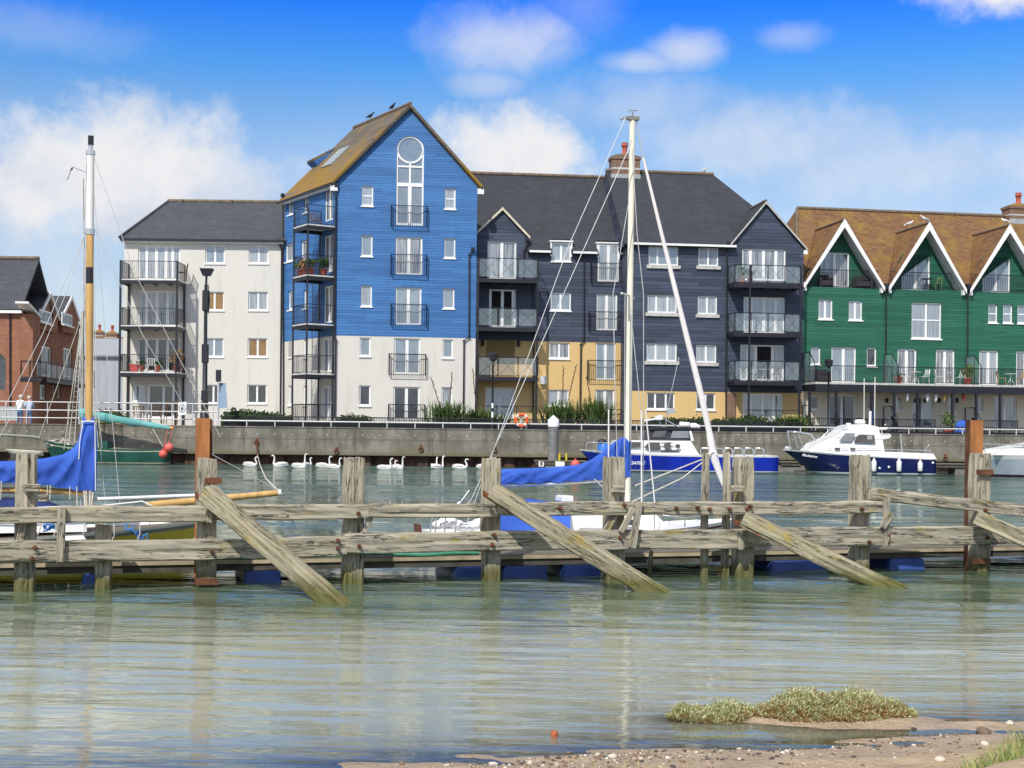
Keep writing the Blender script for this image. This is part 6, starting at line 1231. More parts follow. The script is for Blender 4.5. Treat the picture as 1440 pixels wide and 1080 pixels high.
def hull(bt, fr, ub, us, wc, beam, sheer, draft, bands, mats, rake=.5, full=.45, tr=.75, n=26, name='hull', wl=.86, deck=None, stern_rake=0, camber=.04):
    """bands: list of (fraction of sheer height above the water, material index of the strip below it); sheer(t) gives the height of the rail, t=0 at the bow"""
    sg = 1 if us > ub else -1; mb = MB(); lev = [(-1, 0)] + bands; rows = []
    def bd(t):
        s_ = (1 - (1 - min(t / full, 1)) ** 2.1) ** .85; return beam / 2 * s_ * (1 - (1 - tr) * max(0, (t - full) / (1 - full)) ** 1.8)
    for i in range(n + 1):
        t = (i / n) ** 1.25; ring_ = []; zs = sheer(t)
        for (fz, mi) in lev:
            if fz < 0: z, fb = -draft, .12
            else: z = zs * fz; fb = wl + (1 - wl) * fz ** .8 if fz > 0 else wl
            if fz >= 0 and t < .5: fb *= 1 - (1 - fz) * .55 * (1 - t / .5) ** 1.3
            u = ub + (us - ub) * t + sg * (rake * (1 - max(fz, 0)) * (1 - t) ** 4 + (rake * .6 * (1 - t) ** 4 if fz < 0 else 0)) - sg * stern_rake * (1 - max(fz, 0)) * t ** 8
            ring_.append((u, bd(t) * fb, z))
        rows.append(ring_)
    m = len(lev)
    for i in range(n):
        for j in range(m - 1):
            for s_ in (1, -1):
                q_ = [rows[i][j], rows[i + 1][j], rows[i + 1][j + 1], rows[i][j + 1]]; mb.face([fr.pt(u, wc + s_ * w, z) for u, w, z in q_], lev[j + 1][1], True)
    for j in range(m - 1): a, c = rows[n][j], rows[n][j + 1]; mb.face([fr.pt(a[0], wc + a[1], a[2]), fr.pt(a[0], wc - a[1], a[2]), fr.pt(c[0], wc - c[1], c[2]), fr.pt(c[0], wc + c[1], c[2])], lev[j + 1][1])
    o = mb.build(name, mats, bt.o, weld=True)
    if deck is not None:
        db = MB()
        for i in range(n):
            a, c = rows[i][-1], rows[i + 1][-1]; m1, m2 = (a[0], 0, a[2] - .04 + camber), (c[0], 0, c[2] - .04 + camber)
            for s_ in (1, -1): db.face([fr.pt(a[0], wc + s_ * a[1] * .97, a[2] - .04), fr.pt(c[0], wc + s_ * c[1] * .97, c[2] - .04), fr.pt(m2[0], wc, m2[2]), fr.pt(m1[0], wc, m1[2])], 0, True)
        db.build('deck', deck, bt.o, recalc=False)
    def rail(t, s_=1, dz=0, inn=.06): zs = sheer(t); return fr.pt(ub + (us - ub) * t, wc + s_ * max(bd(t) - inn, 0), zs + dz)
    return o, rail
def extr(mb, fr, pix, w0, w1, inset=0, mi=0, wref=None, sm=False):
    """side outline in pixels on plane w0 (near), pushed back to w1"""
    pts = [fr.pix(x, y, w0 if wref is None else wref) for x, y in pix]; zmx, zmn = max(z for u, z in pts), min(z for u, z in pts); k = len(pts)
    ins = lambda z: inset * (z - zmn) / max(.01, zmx - zmn); near = [fr.pt(u, w0 - ins(z), z) for u, z in pts]; far = [fr.pt(u, w1 + ins(z), z) for u, z in pts]
    mb.raw(near + far, [tuple(range(k)), tuple(range(2 * k - 1, k - 1, -1))] + [(i, (i + 1) % k, k + (i + 1) % k, k + i) for i in range(k)], mi, sm)
def ppath(mb, fr, pix, w, r, n=5, mi=0): mb.path([fr.pt(*((lambda a: (a[0], w, a[1]))(fr.pix(x, y, w)))) for x, y in pix], r, n, mi)
def pw(fr, x, y, w): u, z = fr.pix(x, y, w); return fr.pt(u, w, z)
def boat(name, A, B, lab, cat='boat'): b = Bld(name, A, B, lab, cat, z=0); return b, Fr(A, B, b)
def win(bt, fr, pix, w, name='window', mat='cabin_glass', parent=None):
    mb = MB(); pts = [fr.pix(x, y, w) for x, y in pix]; k = len(pts); a = [fr.pt(u, w, z) for u, z in pts]; c = [fr.pt(u, w - .03, z) for u, z in pts]; mb.raw(a + c, [tuple(range(k)), tuple(range(2 * k - 1, k - 1, -1))] + [(i, (i + 1) % k, k + (i + 1) % k, k + i) for i in range(k)]); return mb.build(name, M[mat], parent or bt.o, recalc=True)
# ---------------------------------------------------------------- blue workboat
b, f = boat('motor_boat', xy(818, 62.3), xy(1097, 62.6), 'bright blue motor boat with white cabin, dark wheelhouse and stern rails by the quay'); L_ = f.L
z0_, z1_, z2_ = f.pix(820, 632)[1], f.pix(940, 641)[1], f.pix(1095, 641)[1]
shf = lambda t: z0_ * (1 - t) ** 3 + (z1_ + (z2_ - z1_) * t) * (1 - (1 - t) ** 3)
o, rl = hull(b, f, 0, L_, -1.25, 2.5, shf, .35, [(0.03, 2), (.11, 1), (.90, 0), (1.0, 1)], [M['hull_blue'], M['gel'], M['antifoul']], rake=.9, full=.4, tr=.88, deck=M['gel'])
M['blue_deep'] = M['hull_blue']
mb = MB(); extr(mb, f, [(862, 640), (866, 619), (972, 620), (984, 641)], -.25, -2.25, .12); cab = mb.build('cabin', M['gel'], b.o)
win(b, f, [(868, 629), (868, 621.5), (902, 621.5), (902, 628)], -.17, parent=cab); win(b, f, [(906, 629), (912, 622), (928, 622), (928, 633), (912, 633)], -.17, parent=cab)
mb = MB(); 
for x in (938.5, 953): c = pw(f, x, 627.5, -.15); mb.lathe((0, 0, 0), [(0.0, 0), (.15, 0), (.17, .02), (.17, .03)], 14) if 0 else None; mb.raw([c + Vector((.17 * math.cos(2 * PI * k / 14) * (1 if x < 945 else .7), -.02, .17 * math.sin(2 * PI * k / 14) * (1 if x < 945 else .6))) for k in range(14)], [tuple(range(14))])
mb.build('porthole', M['cabin_glass'], cab, recalc=False)
win(b, f, [(929, 622.6), (943, 622), (947, 623.6), (929, 623.8)], -.16, 'dark_trim', 'black', cab); win(b, f, [(929, 633), (953, 633), (956, 635), (929, 635)], -.2, 'dark_trim', 'black', cab)
mb = MB(); extr(mb, f, [(908, 619), (916, 604), (931, 602.5), (975, 603), (974, 619)], -.42, -2.08, .08); wh = mb.build('wheelhouse', simple('wheelhouse_dark', (.035, .035, .05), .5, .2, 4), b.o)
win(b, f, [(943, 616), (946, 606), (968, 606), (969, 616)], -.40, 'window', 'p_grey', wh); win(b, f, [(916, 615), (921, 606), (938, 605.5), (935, 615)], -.40, parent=wh)
mb = MB(); extr(mb, f, [(914, 604), (932, 600.5), (985, 602), (985, 604.5)], -.35, -2.15); mb.build('wheelhouse_roof', M['black'], wh); mb = MB(); extr(mb, f, [(969, 606), (972.5, 606), (976, 620), (972, 620)], -.38, -2.1); mb.build('cabin_rear_frame', M['gel'], wh)
for dy in (0,):
    mb = MB(); a, c = pw(f, 955, 597, -1.2), pw(f, 970, 598, -1.2); mb.path([a, a.lerp(c, .06), a.lerp(c, .94), c], [.06, .14, .14, .06], 10); a, c = pw(f, 970.5, 599, -1.2), pw(f, 984, 600, -1.2); mb.path([a, a.lerp(c, .5), c], [.14, .16, .07], 9); mb.build('liferaft_canister', M['gel'], wh)
mb = MB(); ppath(mb, f, [(936, 603), (938, 578), (955, 502)], -1.3, .022); ppath(mb, f, [(927, 585), (955, 601)], -1.3, .03); ppath(mb, f, [(931, 603), (927, 590)], -1.3, .02); mb.build('aerial', M['steel'], wh)
mb = MB(); extr(mb, f, [(921, 585), (931, 583), (932, 590), (922, 590.5)], -1.15, -1.45); extr(mb, f, [(937, 576), (948, 573), (950, 580), (939, 583)], -1.1, -1.3, mi=1); mb.build('search_light', [M['gel'], M['steel']], wh)
mb = MB(); ppath(mb, f, [(905, 592), (930, 588)], -1.3, .05)
mb.build('horn', M['gel'], wh)
mb = MB()
for x0, x1 in ((985, 1018), (1018, 1030.5), (1031.5, 1045.5), (1046.5, 1060), (1061, 1075)): ppath(mb, f, [(x0, 641), (x0 + .6, 632), (x0 + 2, 630), (x1 - 2, 630.3), (x1 - .4, 632), (x1, 642)], -.12, .022); ppath(mb, f, [(x0, 640), (x0 + 2, 630.6), (x1 - 2, 630.8), (x1, 640.5)], -2.3, .02)
mb.build('stern_rail', M['steel'], b.o)
mb = MB(); c = pw(f, 849, 640, -1.2); mb.lathe(c, [(.28, 0), (.28, .5), (.2, .58), (.12, .62)], 12); mb.build('drum', simple('blue_drum', (.03, .16, .55), .4, .1), b.o); mb = MB(); c = pw(f, 847, 621, -1.1); mb.ell(c, .22, .2, .13, 8, 5); mb.build('fender_basket', M['black'], b.o)
mb = MB(); ppath(mb, f, [(824, 633), (826, 622), (838, 622), (880, 624)], -.5, .02); ppath(mb, f, [(838, 622), (840, 636)], -.4, .018); ppath(mb, f, [(862, 624), (862, 638)], -.25, .018); mb.build('pulpit', M['steel'], b.o)
text('SAFIRE', .21, Matrix.Translation(pw(f, 896.5, 651.2, -.12) + Vector((0, -.12, 0))) @ Matrix.Rotation(R(90), 4, 'X'), M['gel'], b.o, 'boat_name', .25, bold=.004)
# ---------------------------------------------------------------- navy cruiser
b, f = boat('motor_cruiser', xy(1108, 61.4), xy(1318, 61.9), 'navy hulled white cabin cruiser with three white fenders moored in front of the green terrace'); L_ = f.L
z0_, z1_, z2_ = f.pix(1112, 632)[1], f.pix(1210, 641)[1], f.pix(1315, 645)[1]
shf = lambda t: z0_ * (1 - t) ** 2 + 2 * t * (1 - t) * (z1_ * .98) + z2_ * t * t
o, rl = hull(b, f, .1, L_, -1.35, 2.7, shf, .4, [(.02, 2), (.12, 1), (.93, 0), (1.0, 1)], [M['hull_navy'], M['gel'], M['antifoul']], rake=1.5, full=.42, tr=.92, deck=M['gel'], stern_rake=-.1)
mb = MB(); extr(mb, f, [(1140, 636), (1150, 624), (1176, 613), (1190, 612), (1243, 615), (1244, 633), (1246, 642), (1205, 642)], -.38, -2.32, .2); cab = mb.build('cabin', M['gel'], b.o)
mb = MB(); extr(mb, f, [(1174, 614.5), (1192, 599.5), (1200, 597), (1220, 596.5), (1236, 600), (1239.5, 615), (1241, 618)], -.52, -2.18, .14); wh = mb.build('wheelhouse', M['gel'], b.o)
win(b, f, [(1180, 620.3), (1189.5, 609), (1203, 609.5), (1197, 620.8)], -.40, 'windscreen', 'p_grey', wh); win(b, f, [(1201, 622), (1204.5, 614), (1209, 611), (1229.5, 611.5), (1231, 623.3)], -.40, parent=wh)
win(b, f, [(1219.5, 612.2), (1227, 612.4), (1226.5, 618), (1219.5, 618)], -.385, 'blind', 'p_net', wh)
for x0, x1 in ((1174, 1181.5), (1196, 1203)): win(b, f, [(x0, 633), (x0, 629.5), (x1, 629.7), (x1, 633.2)], -.335, parent=cab)
for x0, x1 in ((1164, 1172), (1183, 1194), (1204, 1240)): win(b, f, [(x0, 630.4), (x1, 631), (x1, 631.6), (x0, 631)], -.345, 'cove_stripe', 'boat_grey', cab)
mb = MB(); extr(mb, f, [(1238, 643.5), (1246, 636), (1262, 635.8), (1313, 638), (1317.5, 646)], -.22, -2.5, .05); mb.build('cockpit_coaming', M['gel'], b.o)
mb = MB(); a, c = pw(f, 1239, 613.5, -.6), pw(f, 1253, 613, -.6)
for w_ in (-.6, -2.1): extr(mb, f, [(1238, 610), (1248, 609.3), (1252.5, 611), (1253.5, 613.5), (1250, 616.5), (1241, 618)], w_, w_ - .12)
extr(mb, f, [(1240, 609.6), (1250, 609.4), (1252, 611.5), (1241, 612.5)], -.6, -2.2); mb.build('radar_arch', M['gel'], wh)
mb = MB(); c = pw(f, 1209.5, 595.5, -1.3); mb.lathe(c - Vector((0, 0, .02)), [(.1, -.15), (.12, 0), (.24, .02), (.25, .14), (.18, .2)], 14); mb.lathe(pw(f, 1193, 601, -1.2), [(.05, -.1), (.06, .1), (.13, .12), (.12, .2)], 8); mb.build('radar_dome', M['gel'], wh)
mb = MB(); extr(mb, f, [(1206, 587.5), (1211, 587.5), (1211, 592), (1206, 592)], -1.2, -1.4); mb.build('searchlight', M['black'], wh)
mb = MB(); ppath(mb, f, [(1215, 598), (1215.3, 532)], -1.0, .02); ppath(mb, f, [(1230, 600), (1230.5, 530)], -1.6, .02); ppath(mb, f, [(1244, 598), (1246, 596)], -1.6, .02)
mb.build('whip_aerial', M['cream_spar'], wh)
mb = MB(); extr(mb, f, [(1222, 601), (1222.5, 578), (1225.5, 578), (1225, 601)], -1.3, -1.36, mi=0); extr(mb, f, [(1225.2, 601), (1225.6, 578), (1228.5, 578), (1228, 601)], -1.3, -1.36, mi=1); mb.build('signal_board', [M['gel'], M['navyrail']], wh)
mb = MB(); ppath(mb, f, [(1112, 632), (1107.5, 606), (1122, 607), (1141, 610), (1148, 621), (1155, 634)], -.7, .025); ppath(mb, f, [(1122, 630), (1115, 607)], -.75, .02); ppath(mb, f, [(1130, 631), (1122, 607)], -.65, .02); ppath(mb, f, [(1112, 632), (1108, 607), (1122, 608), (1140, 611), (1154, 632)], -2.0, .022); ppath(mb, f, [(1148, 622), (1168, 603.5), (1192, 600)], -.5, .02); ppath(mb, f, [(1158, 622), (1177, 603), (1192, 600.5)], -2.2, .02); mb.build('pulpit_rail', M['steel'], b.o)
mb = MB(); ppath(mb, f, [(1244, 632), (1262, 632.5), (1290, 633), (1307, 634), (1310, 640)], -.3, .02); ppath(mb, f, [(1268.5, 636), (1266.5, 610)], -.5, .035); ppath(mb, f, [(1300, 640), (1302, 630), (1306, 626)], -2.0, .02); mb.build('cockpit_rail', M['steel'], b.o)
mb = MB(); 
for k in range(7): ppath(mb, f, [(1234 + k * 2, 604), (1236 + k * 2, 601)], -1.4, .03)
mb.build('rod_holder', M['gel'], wh)
mb = MB(); c = pw(f, 1108, 630, -1.3); mb.ell(c, .18, .1, .09, 8, 5); mb.build('anchor', M['steel'], b.o)
for x, y, h_ in ((1229, 654.5, .54), (1264.3, 654.5, .54), (1294, 655.5, .46)):
    c = pw(f, x, y, .02); mb = MB(); mb.lathe(c, [(.03, h_ * .6), (.05, h_ * .5), (.115, h_ * .3), (.115, -h_ * .42), (.09, -h_ * .5)], 10); mb.tube(c + Vector((0, 0, h_ * .58)), c + Vector((0, .08, h_ * 1.35)), .012, 4, 1)
    o_ = mb.build('fender', [M['gel'], M['rope']]); o_.location = b.o.location; o_.rotation_euler = b.o.rotation_euler; tag(o_, {1229: 'white fender hanging on the navy hull, nearest its cabin', 1264.3: 'white fender hanging amidships on the navy hull between two others', 1294: 'smaller white fender nearest the stern of the navy cruiser'}[x], 'fender', 'white fenders on the navy cruiser')
for x, y in ((1237, 658.5), (1250, 657), (1312, 651)): mb = MB(); mb.ell(pw(f, x, y, -.10), .06, .06, .06, 8, 5); mb.build('hull_fitting', M['gel'], b.o)
def on_side(shf, f, ub, us, wc, beam, full, t, fz): pass
text('Madeleine', .165, Matrix.Translation(pw(f, 1137.5, 641, -.55) + Vector((0, -.10, 0))) @ Matrix.Rotation(R(-22), 4, 'Z') @ Matrix.Rotation(R(90), 4, 'X') @ Matrix.Rotation(R(-7), 4, 'Z'), M['gel'], b.o, 'boat_name', .3, bold=.002)
# ---------------------------------------------------------------- white boat at the right edge
b, f = boat('motor_cruiser', xy(1386, 60.8), xy(1590, 61.6), 'white motor cruiser with pale grey hull beyond the right hand rusty pile'); L_ = f.L
z0_, z1_ = f.pix(1388, 640)[1], f.pix(1440, 639)[1]
o, rl = hull(b, f, 0, L_, -1.3, 2.6, lambda t: z0_ + .06 * t, .4, [(.04, 2), (.10, 3), (.80, 0), (1.0, 1)], [M['hull_grey'], M['gel'], M['antifoul'], M['hull_navy']], rake=.75, full=.35, tr=.9, deck=M['gel'])
mb = MB(); extr(mb, f, [(1400, 640), (1412, 632), (1440, 627), (1470, 622), (1500, 606), (1540, 606), (1545, 641)], -.35, -2.2, .2); mb.build('cabin', M['gel'], b.o); win(b, f, [(1478, 622), (1503, 609), (1530, 609), (1530, 622)], -.25)
mb = MB(); ppath(mb, f, [(1382, 624.6), (1410, 625), (1440, 625.5), (1500, 626)], -.3, .025); ppath(mb, f, [(1437, 630), (1445, 615), (1460, 610)], -.4, .025); ppath(mb, f, [(1386, 638), (1383, 625)], -.8, .02); mb.build('pulpit_rail', M['steel'], b.o)
# ---------------------------------------------------------------- green sailing boat at the left quay
b, f = boat('sailing_boat', xy(52, 65.6), xy(230, 65.9), 'old green wooden sailing boat with thin masts and a teal sail cover by the quay'); L_ = f.L
z0_, z1_, z2_ = f.pix(54, 619)[1], f.pix(140, 634)[1], f.pix(228, 631)[1]
shf = lambda t: z0_ * (1 - t) ** 2 + 2 * t * (1 - t) * (z1_ * .93) + z2_ * t * t
o, rl = hull(b, f, 0, L_, -1.1, 2.2, shf, .4, [(.03, 2), (.10, 1), (.82, 0), (.88, 1), (1.0, 0)], [M['hull_green'], simple('cream_line', (.55, .53, .4), .6), M['antifoul']], rake=.5, full=.4, tr=.75, deck=M['boat_grey'])
mb = MB(); extr(mb, f, [(120, 636), (122, 620), (150, 621), (151, 636)], -.5, -1.7); mb.build('cabin', M['hull_green'], b.o)
def lp3(xa, ya, xb, yb, w=-1.1): return pw(f, xa, ya, w), pw(f, xb, yb, w)
mb = MB(); a, c = lp3(115.5, 640, 117.3, 251); mb.tube(a, a.lerp(c, .52), .085, 8, 0, .075); mb.tube(a.lerp(c, .5) + Vector((.1, 0, 0)), c, .045, 6, 0, .03); mb.build('mast', simple('grey_mast', (.34, .29, .22), .7, .25, 5), b.o)
mb = MB()
for k in range(13):
    t_ = k / 12; x = 113 + 126 * t_; y = 578 + 20 * t_; r = (.29 - .19 * t_) * (1 + .12 * math.sin(k * 2.1)); c = pw(f, x, y + 4, -1.1)
    ring_ = [c + Vector((0, r * .7 * math.cos(2 * PI * j / 10), r * math.sin(2 * PI * j / 10))) for j in range(10)]
    if k == 0: rings = []
    rings.append(ring_)
mb.loft(rings); mb.build('sail_cover', M['cover_teal'], b.o)
mb = MB(); ppath(mb, f, [(112, 590), (244, 602)], -1.1, .07, 8); mb.build('boom', M['spar'], b.o)
mb = MB(); ppath(mb, f, [(96, 632), (116, 440)], -.2, .025); ppath(mb, f, [(104, 633), (117, 440)], -.9, .022); ppath(mb, f, [(90, 632), (115.5, 445)], -.05, .018)
for k in range(24): t_ = .05 + .9 * k / 24; ppath(mb, f, [(96 + 20 * t_ - 1, 632 - 192 * t_), (104 + 13 * t_ + .6, 633 - 193 * t_)], -.4, .014, 4)
ppath(mb, f, [(54, 618), (117, 440)], -1.1, .015); ppath(mb, f, [(212, 598), (229, 628)], -1.1, .02); ppath(mb, f, [(139, 634), (122, 445)], -.2, .018); ppath(mb, f, [(144, 634), (117, 340)], -.3, .014); mb.build('rigging', M['rope'], b.o)
mb = MB(); ppath(mb, f, [(57, 616), (45, 614), (-40, 609)], -1.1, .07, 7); mb.build('bowsprit', M['boat_grey'], b.o)
mb = MB(); c = pw(f, 212, 632, -1.0)
for k in range(26): p_ = Vector((random.uniform(62, 112), 0, 0)); q_ = pw(f, p_.x, random.uniform(620, 632) + (p_.x - 60) * .04, random.uniform(-1.6, -.5)); mb.path([q_ + Vector((random.gauss(0, .2), random.gauss(0, .1), random.gauss(0, .12))) for j in range(5)], .03, 5, random.randrange(2))
mb.build('deck_clutter', [M['rope'], M['boat_grey']], b.o, recalc=False)
M['buoy'] = simple('buoy_red', (.70, .13, .10), .4, .12, 4)
for x, y, r, lab in ((229.5, 638.5, .21, 'round red buoy at the stern of the green boat, lower left one of two'), (237.8, 629.5, .22, 'round red buoy hanging at the green stern, upper right one of two'), (809, 653, .22, 'faded red buoy lying on the small pontoon under the white capped pile')):
    c = P(x, y, 64.8); mb = MB(); mb.ell((0, 0, 0), r, r, r, 14, 10); mb.tube((0, 0, r * .9), (0, 0, r * 1.3), .04, 6); 
    if y < 650: mb.path([(0, 0, r * 1.2), (.05, .3, .8), (.06, .6, 1.15)], .015, 4)
    o_ = mb.build('buoy', M['buoy']); o_.location = c; tag(o_, lab, 'buoy', 'red buoys by the quay')
b, f = boat('dinghy', xy(6, 62.5), xy(58, 62.7), 'small cream dinghy floating by the quay at the far left behind the first post')
hull(b, f, 0, f.L, -.35, .7, lambda t: .72 - .1 * t, -.42, [(.68, 0), (1, 0)], [M['cream_render']], rake=.5, full=.5, tr=.5, deck=M['gel'])
mb = MB(); mb.fbox(f, .3, f.L - .1, -.75, .05, -.1, .46); mb.build('float_raft', M['deck_dark'], b.o)
# far pontoons
def far_pontoon(x0, x1, D, ztop, lab):
    b, f = boat('mooring_pontoon', xy(x0, D), xy(x1, D), lab, 'pontoon'); mb = MB(); mb.fbox(f, 0, f.L, -1.4, 0, ztop - .05, ztop); mb.fbox(f, .05, f.L - .05, -1.35, -.04, ztop - .2, ztop - .051, 1); mb.build('deck', [M['deck'], M['deck_dark']], b.o)
    n = max(1, int(f.L / 2.5))
    for k in range(n): u = f.L * (k + .5) / n; mb = MB(); mb.fbox(f, u - .7, u + .7, -1.2, -.1, -.3, ztop - .2); mb.build('float', simple('float_grey%d' % int(x0 + k), (.20, .19, .17), .8, .2), b.o)
    return b, f
far_pontoon(1098, 1128, 65, .5, 'short grey timber pontoon between the blue boat and the navy cruiser'); far_pontoon(1312, 1420, 64.6, .5, 'grey timber pontoon between the navy cruiser and the white boat at the edge')
b, f = far_pontoon(752, 826, 65.2, .42, 'small timber pontoon with yellow posts and number boards at the white capped pile')
mb = MB()
for x in (786.8, 796.3): c = pw(f, x, 655, -.3); mb.tube(Vector((c.x, c.y, .3)), pw(f, x, 637.5, -.3), .05, 8)
mb.build('yellow_post', simple('yellow_paint', (.65, .5, .03), .5, .1), b.o)
for x0, x1 in ((757.5, 765), (781, 794)): mb = MB(); extr(mb, f, [(x0, 656), (x0, 648.5), (x1, 649.5), (x1, 656)], .05, .0); mb.build('number_board', M['gel'], b.o)
c = pw(f, 761.3, 652.3, .056); text('8', .26, Matrix.Translation(c) @ Matrix.Rotation(R(90), 4, 'X'), M['ink'], b.o, bold=.006)
# ---------------------------------------------------------------- near yachts
JD = Vector((J.d.x, J.d.y)); JN = Vector((J.n.x, J.n.y)); a0 = Vector((JA.x, JA.y)); WY = -2.75
def yfr(name, lab): A = a0 + JN * WY; B = A + JD * 12; return boat(name, (A.x, A.y), (B.x, B.y), lab, 'sailing yacht')
# right yacht (stern left, bow right)
b, f = yfr('yacht', 'white yacht with cream mast, blue boom cover and furled headsail behind the jetty')
W_ = -.75; us = f.pix(603, 745, W_)[0]; ub = f.pix(1034, 735, W_)[0]
zst, zmid, zbw = f.pix(605, 748, W_)[1], f.pix(820, 751, W_)[1], f.pix(1020, 729, W_)[1]
shf = lambda t: zbw * (1 - t) ** 2 + 2 * t * (1 - t) * (zmid * .96) + zst * t * t
o, rl = hull(b, f, ub, us, W_, 1.7, shf, .35, [(.02, 2), (.16, 3), (.80, 0), (.88, 1), (1.0, 0)], [M['gel'], simple('maroon_line', (.20, .05, .06), .5), M['antifoul'], M['hull_blue']], rake=.45, full=.5, tr=.7, deck=M['gel'], wl=.8)
mb = MB(); extr(mb, f, [(802, 750), (803, 717), (812, 711), (880, 712), (924, 722), (945, 746)], -.3, -1.2, .12); cab = mb.build('coachroof', M['gel'], b.o)
win(b, f, [(812, 742), (815, 727), (846, 728), (850, 742)], -.235, 'hatch_panel', 'upvc', cab); win(b, f, [(868, 738), (868, 730), (892, 731), (895, 739)], -.215, parent=cab)
mb = MB(); ring_ = []; rings = []
for k in range(9):
    t_ = k / 8; x = 690 + 112 * t_; top = 712 - 9 * math.sin(PI * (.15 + .8 * t_)) - (2 if k % 3 == 1 else 0); w0c = -.28; pts = [(x, 747, -.15), (x, 730, -.2), (x, top + 5, -.42), (x, top, -.75), (x, top + 5, -1.08), (x, 747, -1.3)]; rings.append([pw(f, *p_) for p_ in pts])
mb.loft(rings, closed=False, caps=False); mb.build('cockpit_cover', M['cover'], b.o, recalc=False)
mb = MB(); c = pw(f, 793, 701, -.75); mb.box(c.x - .09, c.x + .09, c.y - .2, c.y + .2, c.z - .05, c.z + .05); mb.build('cabin_vent', M['gel'], b.o, bevel=.02)
mt, mbse = pw(f, 889.3, 168, W_), pw(f, 881.8, 722, W_)
mb = MB(); mb.tube(mbse, mt, .052, 12, 0, .044); o_ = mb.build('mast', M['cream_spar'], b.o)
mb = MB(); mb.box(mt.x - .09, mt.x + .10, mt.y - .05, mt.y + .05, mt.z - .01, mt.z + .04); mb.tube(mt + Vector((-.10, 0, .03)), mt + Vector((-.2, 0, -.02)), .012, 5); mb.tube(mt, mt + Vector((0, 0, .12)), .012, 5); mb.path([mt + Vector((-.05, 0, .1)), mt + Vector((-.05, 0, .14)), mt + Vector((.08, 0, .14))], .008, 4); mb.build('masthead_fitting', M['boat_grey'], o_)
sp_ = pw(f, 886.3, 416, W_); mb = MB(); n3 = (b.Mi.to_3x3() @ Vector((JN.x, JN.y, 0))); d3 = Vector((1, 0, 0)); mb.tube(sp_, sp_ - d3 * .27 + n3 * .32, .016, 6); mb.tube(sp_, sp_ + d3 * .2 - n3 * .35, .016, 6); mb.build('spreader', M['cream_spar'], o_)
def drape(name, bt, fr, w, xs, ytop, ybot, wid, mat, seed=0):
    """canvas hung over a boom: two folded sheets meeting along the top"""
    mb = MB(); nv = 12; X = np.interp(np.linspace(0, 1, 110), np.linspace(0, 1, len(xs)), xs)
    for s_ in (1, -1):
        g = []
        for i, x in enumerate(X):
            a, c_ = float(np.interp(x, *ytop)), float(np.interp(x, *ybot)); col_ = []
            for j in range(nv + 1):
                v = j / nv; y = a + (c_ - a) * v; fo = abs(noise.noise((x * .035 + v * 1.4 + seed, v * .8 - x * .006, 2 + s_))) * 1.6 + .5 * abs(noise.noise((x * .10 - v * 2 + seed, v * 1.2, 5 + s_)))
                col_.append(pw(fr, x, y + (.9 * math.sin(x * .23 + seed) if j == nv else 0), w + s_ * wid * (min(1, v * 3.2) ** .6) * (1.15 - .3 * v - .45 * fo * min(1, v * 4))))
            g.append(col_)
        mb.raw([q_ for r in g for q_ in r], [(i * (nv + 1) + j, (i + 1) * (nv + 1) + j, (i + 1) * (nv + 1) + j + 1, i * (nv + 1) + j + 1) for i in range(len(X) - 1) for j in range(nv)], 0, True)
    return mb.build(name, mat, bt.o, weld=False, recalc=False)
drape('sail_cover', b, f, W_, (700, 887), ((700, 780, 815, 832, 850, 866, 876, 888), (660, 657, 653, 646, 633, 620, 614.5, 613)), ((700, 800, 850, 872, 888), (681, 677.5, 674, 672, 671)), .085, M['cover'], 3)
mb = MB(); ppath(mb, f, [(701, 682.5), (760, 681), (884, 673)], W_, .03, 8); mb.build('boom', M['gel'], b.o)
mb = MB(); ppath(mb, f, [(904.5, 222), (955, 430), (987, 560), (998, 610)], W_, [.02, .042, .052, .05], 8); ppath(mb, f, [(998, 610), (1003, 640), (1014, 672), (1021, 690), (1024, 712)], W_, [.055, .07, .045, .03, .014], 8); ppath(mb, f, [(995, 640), (1003, 634), (1008, 640)], W_ + .06, .022, 6); mb.build('furled_headsail', M['furled'], b.o)
mb = MB(); fst = pw(f, 896.5, 180, W_); ppath(mb, f, [(896.5, 178), (904.5, 222)], W_, .010); ppath(mb, f, [(894, 165), (896.5, 178)], W_, .008)
for px in ([(880, 165), (800, 345), (655, 740)], [(886, 205), (830, 330), (664, 700), (655, 712)], [(889, 210), (896, 330), (905, 414), (905, 735)], [(884, 285), (862, 414), (870, 735)], [(886, 430), (901, 575), (903, 735)], [(879, 415), (878, 640)]): ppath(mb, f, px, W_ + .25, .0072, 4)
mb.build('rigging', M['galv'], b.o)
mb = MB(); ppath(mb, f, [(856, 576), (855.5, 735)], W_ + .3, .012, 5); ppath(mb, f, [(902, 577), (902.5, 735)], W_ + .35, .013, 5); ppath(mb, f, [(908, 577), (923.5, 735)], W_ + .3, .012, 5); mb.build('shroud_tube', M['gel'], b.o)
mb = MB(); ppath(mb, f, [(893, 683), (990, 645), (1000, 640)], W_ + .3, .011, 5); ppath(mb, f, [(888, 706), (960, 672), (992, 647)], W_ + .3, .011, 5); ppath(mb, f, [(836, 674), (853, 690)], W_ + .3, .01, 5); mb.build('mooring_line', M['rope'], b.o)
mb = MB(); ppath(mb, f, [(660, 690), (642, 714), (625, 740)], W_ + .3, .016, 5); ppath(mb, f, [(655, 700), (628, 720), (610, 742)], W_, .014, 5)
for x in (612, 625, 640): ppath(mb, f, [(x, 748), (x + 2, 722), (x + 12, 720)], W_ + .5, .012, 5)
